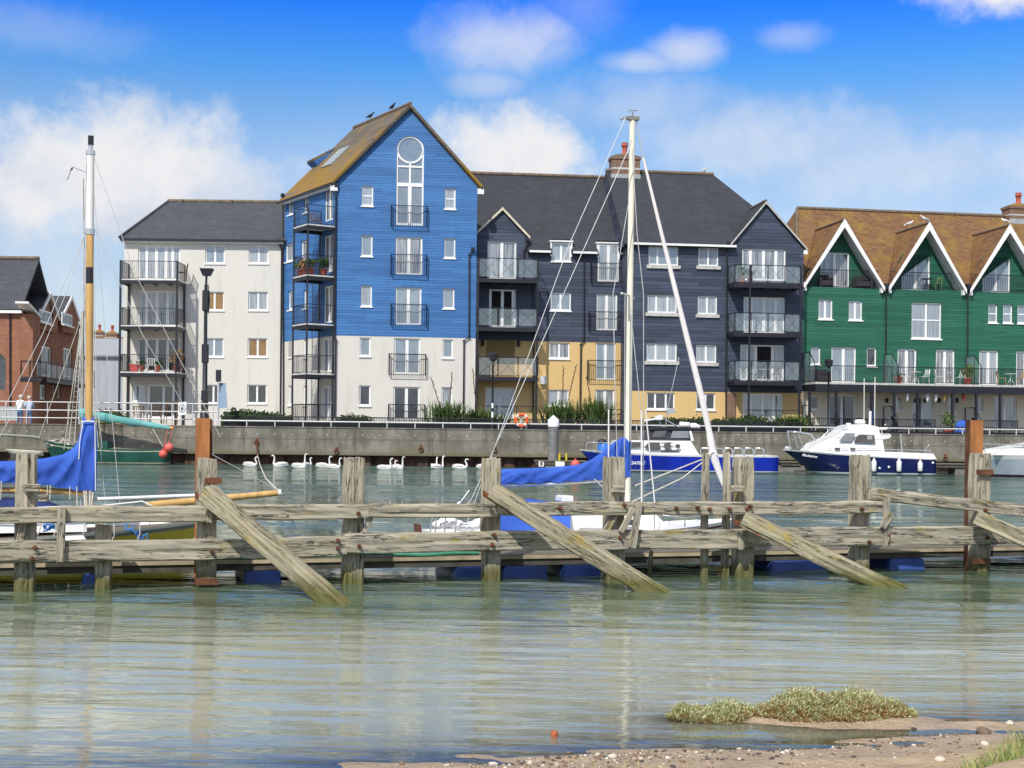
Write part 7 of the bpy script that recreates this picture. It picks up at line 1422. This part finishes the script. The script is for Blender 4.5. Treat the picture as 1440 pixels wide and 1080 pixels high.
ppath(mb, f, [(605, 748), (609, 722), (640, 722), (690, 724)], W_ + .55, .012, 5); mb.build('pushpit', M['steel'], b.o); mb = MB(); ppath(mb, f, [(920, 745), (920, 724)], W_ + .6, .01, 4); ppath(mb, f, [(927, 745), (927, 724), (965, 728), (1020, 722)], W_ + .6, .008, 4); ppath(mb, f, [(963, 741), (963, 727)], W_ + .6, .012, 4); ppath(mb, f, [(1024, 742), (1034, 727), (1024, 724)], W_ + .1, .012, 5); mb.build('guard_rail', M['steel'], b.o)
mb = MB(); 
for k in range(9): q_ = pw(f, 618 + k * 8, 738 - 4 * math.sin(k), W_ + .3); mb.ell(q_, .12, .1, .07, 8, 5)
mb.build('bundled_sail', M['furled'], b.o)
mb = MB(); extr(mb, f, [(587, 752), (586, 737), (592, 738), (594, 752)], W_ + .1, W_ - .1); mb.build('rudder_head', M['antifoul'], b.o)
# left yacht (bow right)
b, f = yfr('yacht', 'yellow hulled yacht with wooden bowsprit, blue boom cover and part varnished mast at the left')
W_ = -.7; us = f.pix(-260, 765, W_)[0]; ub = f.pix(288, 736, W_)[0]
zst, zmid, zbw = f.pix(-200, 757, W_)[1], f.pix(100, 752, W_)[1], f.pix(280, 731, W_)[1]
shf = lambda t: zbw * (1 - t) ** 2 + 2 * t * (1 - t) * (zmid * .93) + zst * t * t
o, rl = hull(b, f, ub, us, W_, 1.9, shf, .35, [(.02, 3), (.83, 0), (.93, 2), (1.0, 1)], [M['olive'], M['gel'], M['boat_grey'], M['antifoul']], rake=.35, full=.5, tr=.7, deck=M['deck'], wl=.8)
mb = MB(); extr(mb, f, [(-150, 752), (-150, 716), (60, 718), (118, 722), (122, 748)], -.25, -1.2, .06); cab = mb.build('coachroof', M['gel'], b.o); mb = MB(); extr(mb, f, [(-160, 719), (-150, 705), (20, 704), (62, 708), (84, 717), (60, 719)], -.27, -1.18, .1); mb.build('hatch_cover', M['cover_dark'], b.o)
win(b, f, [(-60, 738), (-60, 727), (-15, 727), (-15, 738)], -.2, parent=cab)
mbse, mt = pw(f, 124.0, 726, W_), pw(f, 127.4, 212, W_)
def mpt(y): return mbse.lerp(mt, (726 - y) / (726 - 212))
mb = MB(); r0 = .052
for ya, yb, mi in ((726, 690, 0), (690, 399, 1), (399, 376, 2), (376, 329, 1), (329, 212, 0)): mb.tube(mpt(ya), mpt(yb), r0, 12, mi)
o_ = mb.build('mast', [M['gel'], M['spar'], M['black']], b.o)
mb = MB(); c = mpt(212); mb.tube(c, c + Vector((0, 0, .1)), .03, 6, 1); mb.box(c.x - .035, c.x + .04, c.y - .04, c.y + .04, c.z + .08, c.z + .2, 0); mb.build('masthead_light', [M['black'], M['steel']], o_); mb = MB(); mb.tube(mpt(330), mpt(322), .062, 10); mb.build('mast_band', M['steel'], o_); mb = MB(); mb.tube(mpt(218), mpt(212), .062, 8); mb.build('mast_band', M['steel'], o_)
drape('sail_cover', b, f, W_, (-190, 0, 90, 112, 136), ((-190, 20, 60, 88, 102, 109, 114, 117, 132, 136), (655, 648, 645, 639, 631, 622, 603, 585, 585, 600)), ((-190, 40, 75, 110, 136), (679, 680, 684, 690, 690)), .14, M['cover'], 8)
mb = MB(); ppath(mb, f, [(114.5, 593), (124, 592.5), (133, 593)], W_ + .11, .012, 5); ppath(mb, f, [(117, 592), (112, 622), (111, 646)], W_ + .13, .009, 4); ppath(mb, f, [(133.5, 594), (134, 640), (134.5, 690)], W_ + .13, .009, 4); mb.build('cover_lashing', M['gel'], b.o)
mb = MB(); ppath(mb, f, [(-200, 688), (60, 690), (122, 693)], W_, .04, 8); mb.build('boom', M['spar'], b.o)
mb = MB()
for x, y0, y1 in ((2, 676, 706), (67, 682, 702), (71, 682, 703), (98, 684, 702), (108, 684, 712)): ppath(mb, f, [(x, y0), (x + (.5 if x > 80 else -1), y1)], W_ + .15, .009, 4)
for x in (118, 121, 127, 131): ppath(mb, f, [(x, 690), (x - (x - 124) * .4, 718)], W_ + .08, .014, 5)
mb.build('sail_tie', M['rope'], b.o)
mb = MB(); ppath(mb, f, [(205, 711), (300, 702), (393, 693)], W_, [.055, .05, .042], 10); mb.build('bowsprit', M['spar'], b.o); mb = MB(); ppath(mb, f, [(391, 693.2), (395, 692.8)], W_, .05, 10); mb.build('bowsprit_cap', M['gel'], b.o)
mb = MB(); ppath(mb, f, [(137, 702), (283, 696.5)], W_ + .2, .026, 8); mb.build('boathook_pole', M['gel'], b.o)
mb = MB(); ppath(mb, f, [(135, 712), (165, 709), (200, 705), (214, 712)], W_ + .5, .012, 5); ppath(mb, f, [(-100, 712), (0, 716), (100, 712), (118, 714)], W_ + .6, .012, 5); ppath(mb, f, [(60, 740), (62, 714)], W_ + .7, .012, 5); mb.build('guard_rail', M['gel'], b.o)
mb = MB()
for px in ([(122, 220), (118, 330), (113, 740)], [(119, 350), (121, 560), (122, 690)], [(131, 220), (132, 560), (134, 740)], [(129, 220), (136, 560), (150, 735)], [(131, 218), (190, 385), (310, 615)], [(134, 322), (200, 470), (300, 640), (393, 690)], [(122, 322), (60, 470), (-60, 700)], [(120, 328), (90, 420), (30, 560), (-60, 720)], [(128, 218), (155, 560), (171, 735)]): ppath(mb, f, px, W_ + .02, .0062, 4)
mb.build('rigging', M['galv'], b.o)
mb = MB(); c = pw(f, 104, 240, W_); mb.loft([[c + Vector((-.015 - .07 * t_, .03 * math.sin(4 * t_), .03 - .13 * t_ + .03 * math.sin(5 * t_) + s_ * (.022 - .012 * t_))) for s_ in (1, -1)] for t_ in [k / 6 for k in range(7)]], closed=False, caps=False); mb.tube(c + Vector((.17, 0, -.02)), c + Vector((-.01, 0, .045)), .004, 4); mb.build('burgee', M['black'], o_, recalc=False)
for x, y in ((64, 740), (184, 744)):
    mb = MB()
    for k in range(7): q_ = pw(f, x + k * 3.2 - (0 if x < 100 else 0), y + (abs(k - 3) if x < 100 else k * 2.3), W_ + .78); mb.path([q_ + Vector((random.gauss(0, .04), random.gauss(0, .02), random.gauss(0, .03))) for j in range(4)], .013, 5)
    mb.build('coiled_rope', M['rope_blue'], b.o, recalc=False)
mb = MB()
for x, y in ((56, 730), (78, 733), (118, 733), (160, 740), (196, 738)): ppath(mb, f, [(x, y - 8), (x + 1, y + 12), (x - 3, y + 22)], W_ + .82, .010, 4)
mb.build('lashing', M['rope'], b.o)
c = pw(f, 103, 763, .5); mb = MB(); mb.path([c + Vector((-.14, 0, -.02)), c + Vector((-.1, 0, 0)), c + Vector((.12, 0, .01)), c + Vector((.16, 0, 0))], [.03, .085, .085, .03], 10); o_ = mb.build('fender', M['gel']); o_.location = b.o.location; o_.rotation_euler = b.o.rotation_euler; tag(o_, 'white fender lying on the yellow yacht side just above the lower beam', 'fender')
# quay chain and lines
mb = MB(); p0, p1, p2 = wp(361, 622, .12), wp(362, 640, .15), PZ(366, 655, .3); k_ = 0
for k in range(11):
    q_ = p0.lerp(p1, k / 10) if k < 11 else p1; mb.ell(q_ + Vector((0, -.03, 0)), .05 if k % 2 else .025, .03, .06, 6, 4)
A_ = jp(393, 692, WY - .7); mb.path([p1, p1.lerp(A_, .35) + Vector((0, 0, -.22)), p1.lerp(A_, .7) + Vector((0, 0, -.22)), A_], .018, 5, 1); tag(mb.build('mooring_chain', [M['rust'], M['rope']]), 'rusty mooring chain with rope running from the quay wall to the bowsprit', 'chain')
# ================================================================ THINGS ON BALCONIES, TERRACES AND ROOFS
M['garden_white'] = simple('white_garden_paint', (.74, .75, .73), .5, .06); M['garden_green'] = simple('green_garden_paint', (.16, .28, .10), .5, .1); M['wicker'] = simple('brown_wicker', (.16, .09, .055), .8, .3, 25, bs=.5); M['dark_cushion'] = simple('dark_cushion', (.025, .025, .03), .8, .2); M['teak'] = simple('pale_teak', (.45, .30, .14), .6, .2, 6)
def chair(mat, name='garden_chair'):
    o = empty(name, (0, 0, 0)); mb = MB(); mb.box(-.22, .22, -.22, .2, .43, .46); mb.build('seat', mat, o); mb = MB()
    for k in range(5): mb.tube((-.18 + .09 * k, .2, .5), (-.18 + .09 * k, .27, .85), .016, 5)
    mb.tube((-.22, .27, .86), (.22, .27, .86), .022, 5); mb.tube((-.22, .2, .46), (-.22, .28, .88), .02, 5); mb.tube((.22, .2, .46), (.22, .28, .88), .02, 5); mb.build('backrest', mat, o)
    for x, y in ((-.2, -.2), (.2, -.2), (-.2, .2), (.2, .2)): mb = MB(); mb.tube((x, y, .43), (x * 1.1, -y if 0 else y * 1.15, 0), .018, 5); mb.build('leg', mat, o)
    return o
def table(mat, name='garden_table'):
    o = empty(name, (0, 0, 0)); mb = MB(); mb.lathe((0, 0, 0), [(.01, .70), (.34, .70), (.35, .715), (.34, .73), (.01, .73)], 18); mb.build('tabletop', mat, o)
    for k in range(3): a_ = 2 * PI * k / 3; mb = MB(); mb.path([(0, 0, .7), (.08 * math.cos(a_), .08 * math.sin(a_), .35), (.28 * math.cos(a_), .28 * math.sin(a_), 0)], .018, 5); mb.build('leg', mat, o)
    return o
def at(fr, bld_w, x, y, w, z): u, _ = fr.pix(x, y, w); q_ = fr.A + fr.d * u + fr.n * w; return (q_.x, q_.y, z)
Gf = GREEN_F; zt_ = GREEN_ZT
wc_, wt_ = chair(M['garden_white']), table(M['garden_white']); n_ = 0
for x, w, rz, lab in ((1275, 1.0, 70, 'white garden chair on the long terrace by the first door of the second house'), (1299, 1.0, -70, 'white garden chair turned left between the two doors of the second house'), (1321, 1.1, 80, 'white garden chair before the second door of the second house'), (1350, 1.0, -60, 'white garden chair beside the potted shrub on the long terrace')):
    o_ = wc_ if n_ == 0 else copy_tree(wc_); n_ += 1; o_.location = at(Gf, 0, x, 535, w, zt_); o_.rotation_euler = (0, 0, R(rz)); tag(o_, lab, 'chair', 'garden chairs on the long terrace')
n_ = 0
for x, w, lab in ((1287, 1.0, 'round white garden table between white chairs by the first door'), (1335, 1.05, 'round white garden table between white chairs by the second door')):
    o_ = wt_ if n_ == 0 else copy_tree(wt_); n_ += 1; o_.location = at(Gf, 0, x, 535, w, zt_); tag(o_, lab, 'table', 'garden tables on the long terrace')
tc_ = chair(M['teak']); n_ = 0
for x, rz, lab in ((1408, 80, 'pale wooden garden chair left of a table on the third house terrace'), (1434, -80, 'pale wooden garden chair right of a table on the third house terrace')):
    o_ = tc_ if n_ == 0 else copy_tree(tc_); n_ += 1; o_.location = at(Gf, 0, x, 538, 1.0, zt_); o_.rotation_euler = (0, 0, R(rz)); tag(o_, lab, 'chair', 'wooden chairs on the third terrace')
o_ = copy_tree(wt_); o_.location = at(Gf, 0, 1421, 538, 1.0, zt_); tag(o_, 'round white garden table between two pale wooden chairs', 'table', 'garden tables on the long terrace')
gc_ = chair(M['garden_green']); gc_.location = at(Gf, 0, 1317, 405, -.38, GREEN_LOFT); gc_.rotation_euler = (0, 0, R(-70)); tag(gc_, 'green bistro chair on the loft balcony of the middle gable', 'chair')
gt_ = table(M['dark_cushion']); gt_.location = at(Gf, 0, 1303, 405, -.38, GREEN_LOFT); tag(gt_, 'dark round bistro table on the loft balcony of the middle gable', 'table')
def sofa(loc, w_, lab, rz=0, mat='dark_cushion'):
    o = empty('garden_sofa', loc, rz, lab, 'sofa'); mb = MB(); mb.box(-w_ / 2, w_ / 2, -.35, .35, .1, .42); mb.build('seat', M[mat], o, bevel=.04); mb = MB(); mb.box(-w_ / 2, w_ / 2, .2, .36, .43, .80); mb.build('backrest', M[mat], o, bevel=.04)
    for s_ in (-1, 1): mb = MB(); mb.box(s_ * w_ / 2 - .06 + s_ * .07, s_ * w_ / 2 + .06 + s_ * .07, -.35, .36, 0, .6); mb.build('armrest', M[mat], o, bevel=.03)
sofa(at(Gf, 0, 1153, 532, .7, zt_), .9, 'dark garden sofa on the long terrace at its left end'); sofa(at(Gf, 0, 1212, 402, -.38, GREEN_LOFT), .9, 'dark garden sofa right of the door on the left loft balcony'); sofa(at(Gf, 0, 1161, 402, -.38, GREEN_LOFT), .55, 'dark armchair left of the door on the left loft balcony')
def potted(loc, r, h, n, lab, leafm='hedge', pot='pot'):
    o = empty('potted_plant', loc, 0, lab, 'plant'); mb = MB(); mb.lathe((0, 0, 0), [(r * .7, 0), (r, .34), (r * 1.08, .35), (r * 1.08, .4), (r * .8, .4)], 12); mb.build('pot', M[pot], o); mb = MB(); mb.tube((0, 0, .38), (0, 0, .4 + h * .5), .02, 5, 1)
    for k in range(n): d = Vector((random.gauss(0, .5), random.gauss(0, .5), random.gauss(0, .45))); c = Vector((d.x * r * 1.5, d.y * r * 1.5, .42 + h * (.5 + d.z * .5))); c.z = max(c.z, .4); leaf(mb, c, Vector((random.gauss(0, 1), random.gauss(0, 1), random.gauss(.4, .8))), Vector((random.random(), 1, .2)), random.uniform(.12, .2), .05)
    mb.build('foliage', [M[leafm], M['flax_stalk']], o, recalc=False)
potted(at(Gf, 0, 1263, 536, 1.2, zt_), .24, .15, 25, 'large terracotta pot by the first door of the second house'); potted(at(Gf, 0, 1361, 536, 1.2, zt_), .26, .75, 120, 'bushy shrub in a terracotta pot on the long terrace', 'hedge2'); potted(at(Gf, 0, 1333, 600, 2.2, GZ), .25, 1.0, 130, 'leafy shrub beside the blue cover in the ground floor garden', 'flax')
# blue covered barbecue
o_ = empty('barbecue', at(Gf, 0, 1354, 595, 2.3, GZ), 0, 'round barbecue under a bright blue cover in the ground floor garden', 'barbecue'); mb = MB(); rings = [[(r * math.cos(2 * PI * k / 20) * (1 + .06 * math.sin(k * 2.5)), r * .8 * math.sin(2 * PI * k / 20) * (1 + .06 * math.sin(k * 2.5)), z) for k in range(20)] for r, z in ((.5, .0), (.46, .45), (.45, .72), (.38, .86), (.2, .95), (.03, .97))]; mb.loft(rings); mb.build('cover', M['cover'], o_)
def lounger(x, rz, lab):
    o = empty('deck_chair', at(Gf, 0, x, 598, 1.9, GZ), rz, lab, 'chair', 'dark deck chairs in the gardens'); mb = MB(); mb.hexa([(-.5, -.28, .30), (.2, -.28, .36), (.2, .28, .36), (-.5, .28, .30), (-.5, -.28, .34), (.2, -.28, .40), (.2, .28, .40), (-.5, .28, .34)]); mb.build('seat', M['dark_cushion'], o)
    mb = MB(); mb.hexa([(.2, -.28, .36), (.26, -.28, .36), (.26, .28, .36), (.2, .28, .36), (-.12 + .75, -.28, 1.15), (-.06 + .75, -.28, 1.15), (-.06 + .75, .28, 1.15), (-.12 + .75, .28, 1.15)]); mb.build('backrest', M['dark_cushion'], o)
    for x_ in (-.45, .3):
        for y_ in (-.26, .26): mb = MB(); mb.tube((x_, y_, .34), (x_ * 1.1, y_, 0), .02, 5); mb.build('leg', M['black'], o)
lounger(1150, R(180), 'dark deck chair in the garden at the left end of the green terrace'); lounger(1270, R(180), 'dark deck chair in the garden behind the navy cruiser'); lounger(1384, R(180), 'dark deck chair in the garden right of the rusty steel pile')
for x, y, w, m_ in ((1276, 552, 1.7, 'white'), (1304, 553, 1.7, 'white'), (1316, 553, 1.7, 'white'), (1328, 553, 1.7, 'spar'), (1355, 553, 1.7, 'pot')):
    u, z = Gf.pix(x, y, w); q_ = Gf.A + Gf.d * u + Gf.n * w; zz = z; mb = MB(); mb.lathe((0, 0, 0), [(.02, 0), (.09, -.02), (.11, -.28), (.06, -.42), (.02, -.5)][::-1], 8); mb.tube((0, 0, 0), (0, 0, .35), .008, 4); o_ = mb.build('hanging_ornament', M[m_]); o_.location = (q_.x, q_.y, zz)
    tag(o_, {1276: 'white hanging float ornament nearest the left under the long terrace', 1304: 'white hanging ornament under the terrace by the ground floor door', 1316: 'white hanging ornament just right of another under the terrace', 1328: 'yellowish hanging ornament under the terrace', 1355: 'terracotta coloured hanging bell under the terrace above the blue cover'}[x], 'ornament', 'ornaments hanging under the terrace')
# white block
Wf = WHITE_F; zb = [q_[2] for q_ in WHITE_B]
o_ = empty('storage_box', at(Wf, 0, 189, 520, 1.3, zb[2]), 0, 'red plastic box standing on the second floor balcony of the white block', 'box'); mb = MB(); mb.hexa([(-.22, -.15, 0), (.22, -.15, 0), (.22, .15, 0), (-.22, .15, 0), (-.26, -.18, .42), (.26, -.18, .42), (.26, .18, .42), (-.26, .18, .42)]); mb.build('tub', M['buoy'], o_, bevel=.03); mb = MB(); mb.box(-.28, .28, -.2, .2, .42, .47); mb.build('lid', M['buoy'], o_, bevel=.015)
ch2 = chair(M['garden_white']); ch2.location = at(Wf, 0, 213, 520, .9, zb[2]); ch2.rotation_euler = (0, 0, R(20)); tag(ch2, 'white chair on the white block balcony right of the red box', 'chair')
wk = chair(M['wicker'], 'wicker_chair'); wk.location = at(Wf, 0, 256, 388, .8, zb[0]); wk.rotation_euler = (0, 0, R(-80)); wk.scale = (1.2, 1.2, 1.2); tag(wk, 'brown wicker chair on the top balcony of the white block', 'chair')
potted(at(Wf, 0, 249, 520, 1.0, zb[2]), .25, 1.0, 140, 'tall leafy potted plant on the white block balcony at its right end', 'purslane_red'); potted(at(Wf, 0, 222, 520, 1.4, zb[2]), .14, .2, 40, 'small potted plant beside the white chair on the white block balcony'); potted(at(Wf, 0, 199, 520, 1.4, zb[2]), .13, .25, 40, 'small potted plant next to the red box on the white block balcony')
for i, (x, lab) in enumerate(((198, 'brown wicker chair on the ground terrace under the white block, left of three'), (219, 'brown wicker chair on the ground terrace under the white block, middle of three'), (240, 'brown wicker chair with high back on the ground terrace, right of three'))):
    o_ = copy_tree(wk); o_.location = at(Wf, 0, x, 580, 3.0, GZ + .25); o_.rotation_euler = (0, 0, R(170 + 20 * i)); o_.scale = (1.5, 1.2, 1.15 + .35 * (i == 2)); tag(o_, lab, 'chair', 'wicker chairs on the ground terrace')
# blue block balcony plants, slate block plants
bz = BLUE_Z[1][0]; Sf = BLUE_S
for (u, w, h_, lf, lab) in ((BLUE_UD + .4, 1.45, .45, 'hedge2', 'green trailing plant in a pot on the second highest blue corner balcony, left end'), (BLUE_UD + 1.1, 1.5, .5, 'purslane_red', 'red leaved pot plant in the middle of the planted blue corner balcony'), (BLUE_UA - .35, 1.4, .55, 'hedge2', 'green pot plant at the outer corner of the planted blue balcony'), (BLUE_UA - .3, .6, .6, 'hedge', 'dark green pot plant by the door of the planted blue balcony')):
    q_ = Sf.A + Sf.d * u + Sf.n * w; potted((q_.x, q_.y, bz), .2, h_, 110, lab, lf)
q_ = Sf.A + Sf.d * (BLUE_UD + .55) + Sf.n * .6; o_ = chair(M['wicker']); o_.location = (q_.x, q_.y, BLUE_Z[0][0]); o_.rotation_euler = (0, 0, R(30)); tag(o_, 'brown chair on the topmost corner balcony of the blue block', 'chair')
Df = DE_F; zb = [q_[2] for q_ in DE_B]
potted(at(Df, 0, 1043, 393, 1.0, zb[0]), .2, .65, 110, 'tall green pot plant at the left end of the top slate bay balcony'); potted(at(Df, 0, 1055, 393, 1.0, zb[0]), .16, .35, 60, 'small green pot plant right of the tall one on the top slate bay balcony')
o_ = copy_tree(wt_); o_.location = at(Df, 0, 1074, 530, .8, zb[2]); tag(o_, 'white round table on the lowest raised balcony of the slate bay', 'table'); o_ = copy_tree(wk); o_.location = at(Df, 0, 1090, 530, .7, zb[2]); o_.rotation_euler = (0, 0, R(-40)); o_.scale = (1, 1, 1); tag(o_, 'brown chair right of the white table on the slate bay balcony', 'chair'); o_ = copy_tree(gc_); o_.location = at(Df, 0, 1058, 530, .7, zb[2]); o_.rotation_euler = (0, 0, R(60)); tag(o_, 'green chair left of the white table on the slate bay balcony', 'chair')
# birds
def bird(loc, mat, rz, s_, lab, cat, name, beak='black'):
    o = empty(name, loc, rz, lab, cat); mb = MB(); mb.loft([[(x * s_, r * s_ * .8 * math.cos(2 * PI * k / 8), (zc_ + r * math.sin(2 * PI * k / 8)) * s_) for k in range(8)] for x, zc_, r in ((-.3, .10, .012), (-.2, .13, .04), (-.08, .17, .085), (.06, .21, .085), (.13, .27, .05), (.16, .32, .045), (.2, .33, .04), (.225, .325, .015))]); mb.build('body', M[mat], o)
    mb = MB(); mb.tube((.21 * s_, 0, .325 * s_), (.29 * s_, 0, .31 * s_), .016 * s_, 5, 0, .005 * s_); mb.build('beak', M[beak], o)
    for y in (-.03, .03): mb = MB(); mb.tube((.0, y * s_, .12 * s_), (.02 * s_, y * s_, -.03 * s_), .01 * s_, 4); mb.build('leg', M[beak], o)
    if mat == 'swan':
        for y in (-1, 1): mb = MB(); mb.loft([[(x * s_, y * s_ * .07 + r * .3 * s_ * math.cos(2 * PI * k / 6), (zc_ + r * s_ / s_ * math.sin(2 * PI * k / 6)) * s_) for k in range(6)] for x, zc_, r in ((-.28, .13, .01), (-.12, .18, .05), (.05, .21, .03))]); mb.build('wing', M['galv'], o)
for p_, rz, lab in ((BLUE_CROW[0], 2.4, 'black crow on the ridge of the blue block, upper right one of two'), (BLUE_CROW[1], 2.7, 'black crow on the ridge of the blue block, lower left one of two')):
    bird(p_, 'black', rz + PI, 1.15, lab, 'bird', 'crow')
for gi, k, rz, lab in ((1, .12, 3.4, 'white gull perched at the right on the middle gable ridge'), (1, .62, 0, 'white gull at the far end of the middle gable ridge'), (2, .1, 2.2, 'white gull on the ridge of the right hand gable')):
    ua, um, ub_, za, zf = GREEN_GAB[gi]; w_ = .1 - k * 4; q_ = Gf.A + Gf.d * um + Gf.n * w_; bird((q_.x, q_.y, za + .12), 'swan', rz, 1.15, lab, 'bird', 'gull', 'spar')
u, z = Df.pix(991, 245, -5.6); q_ = Df.A + Df.d * u + Df.n * -5.6; bird((q_.x, q_.y, z + .1), 'galv', .4, .9, 'grey pigeon on the slate roof ridge right of the chimney', 'bird', 'pigeon')
# floodlight bracket on the blue block
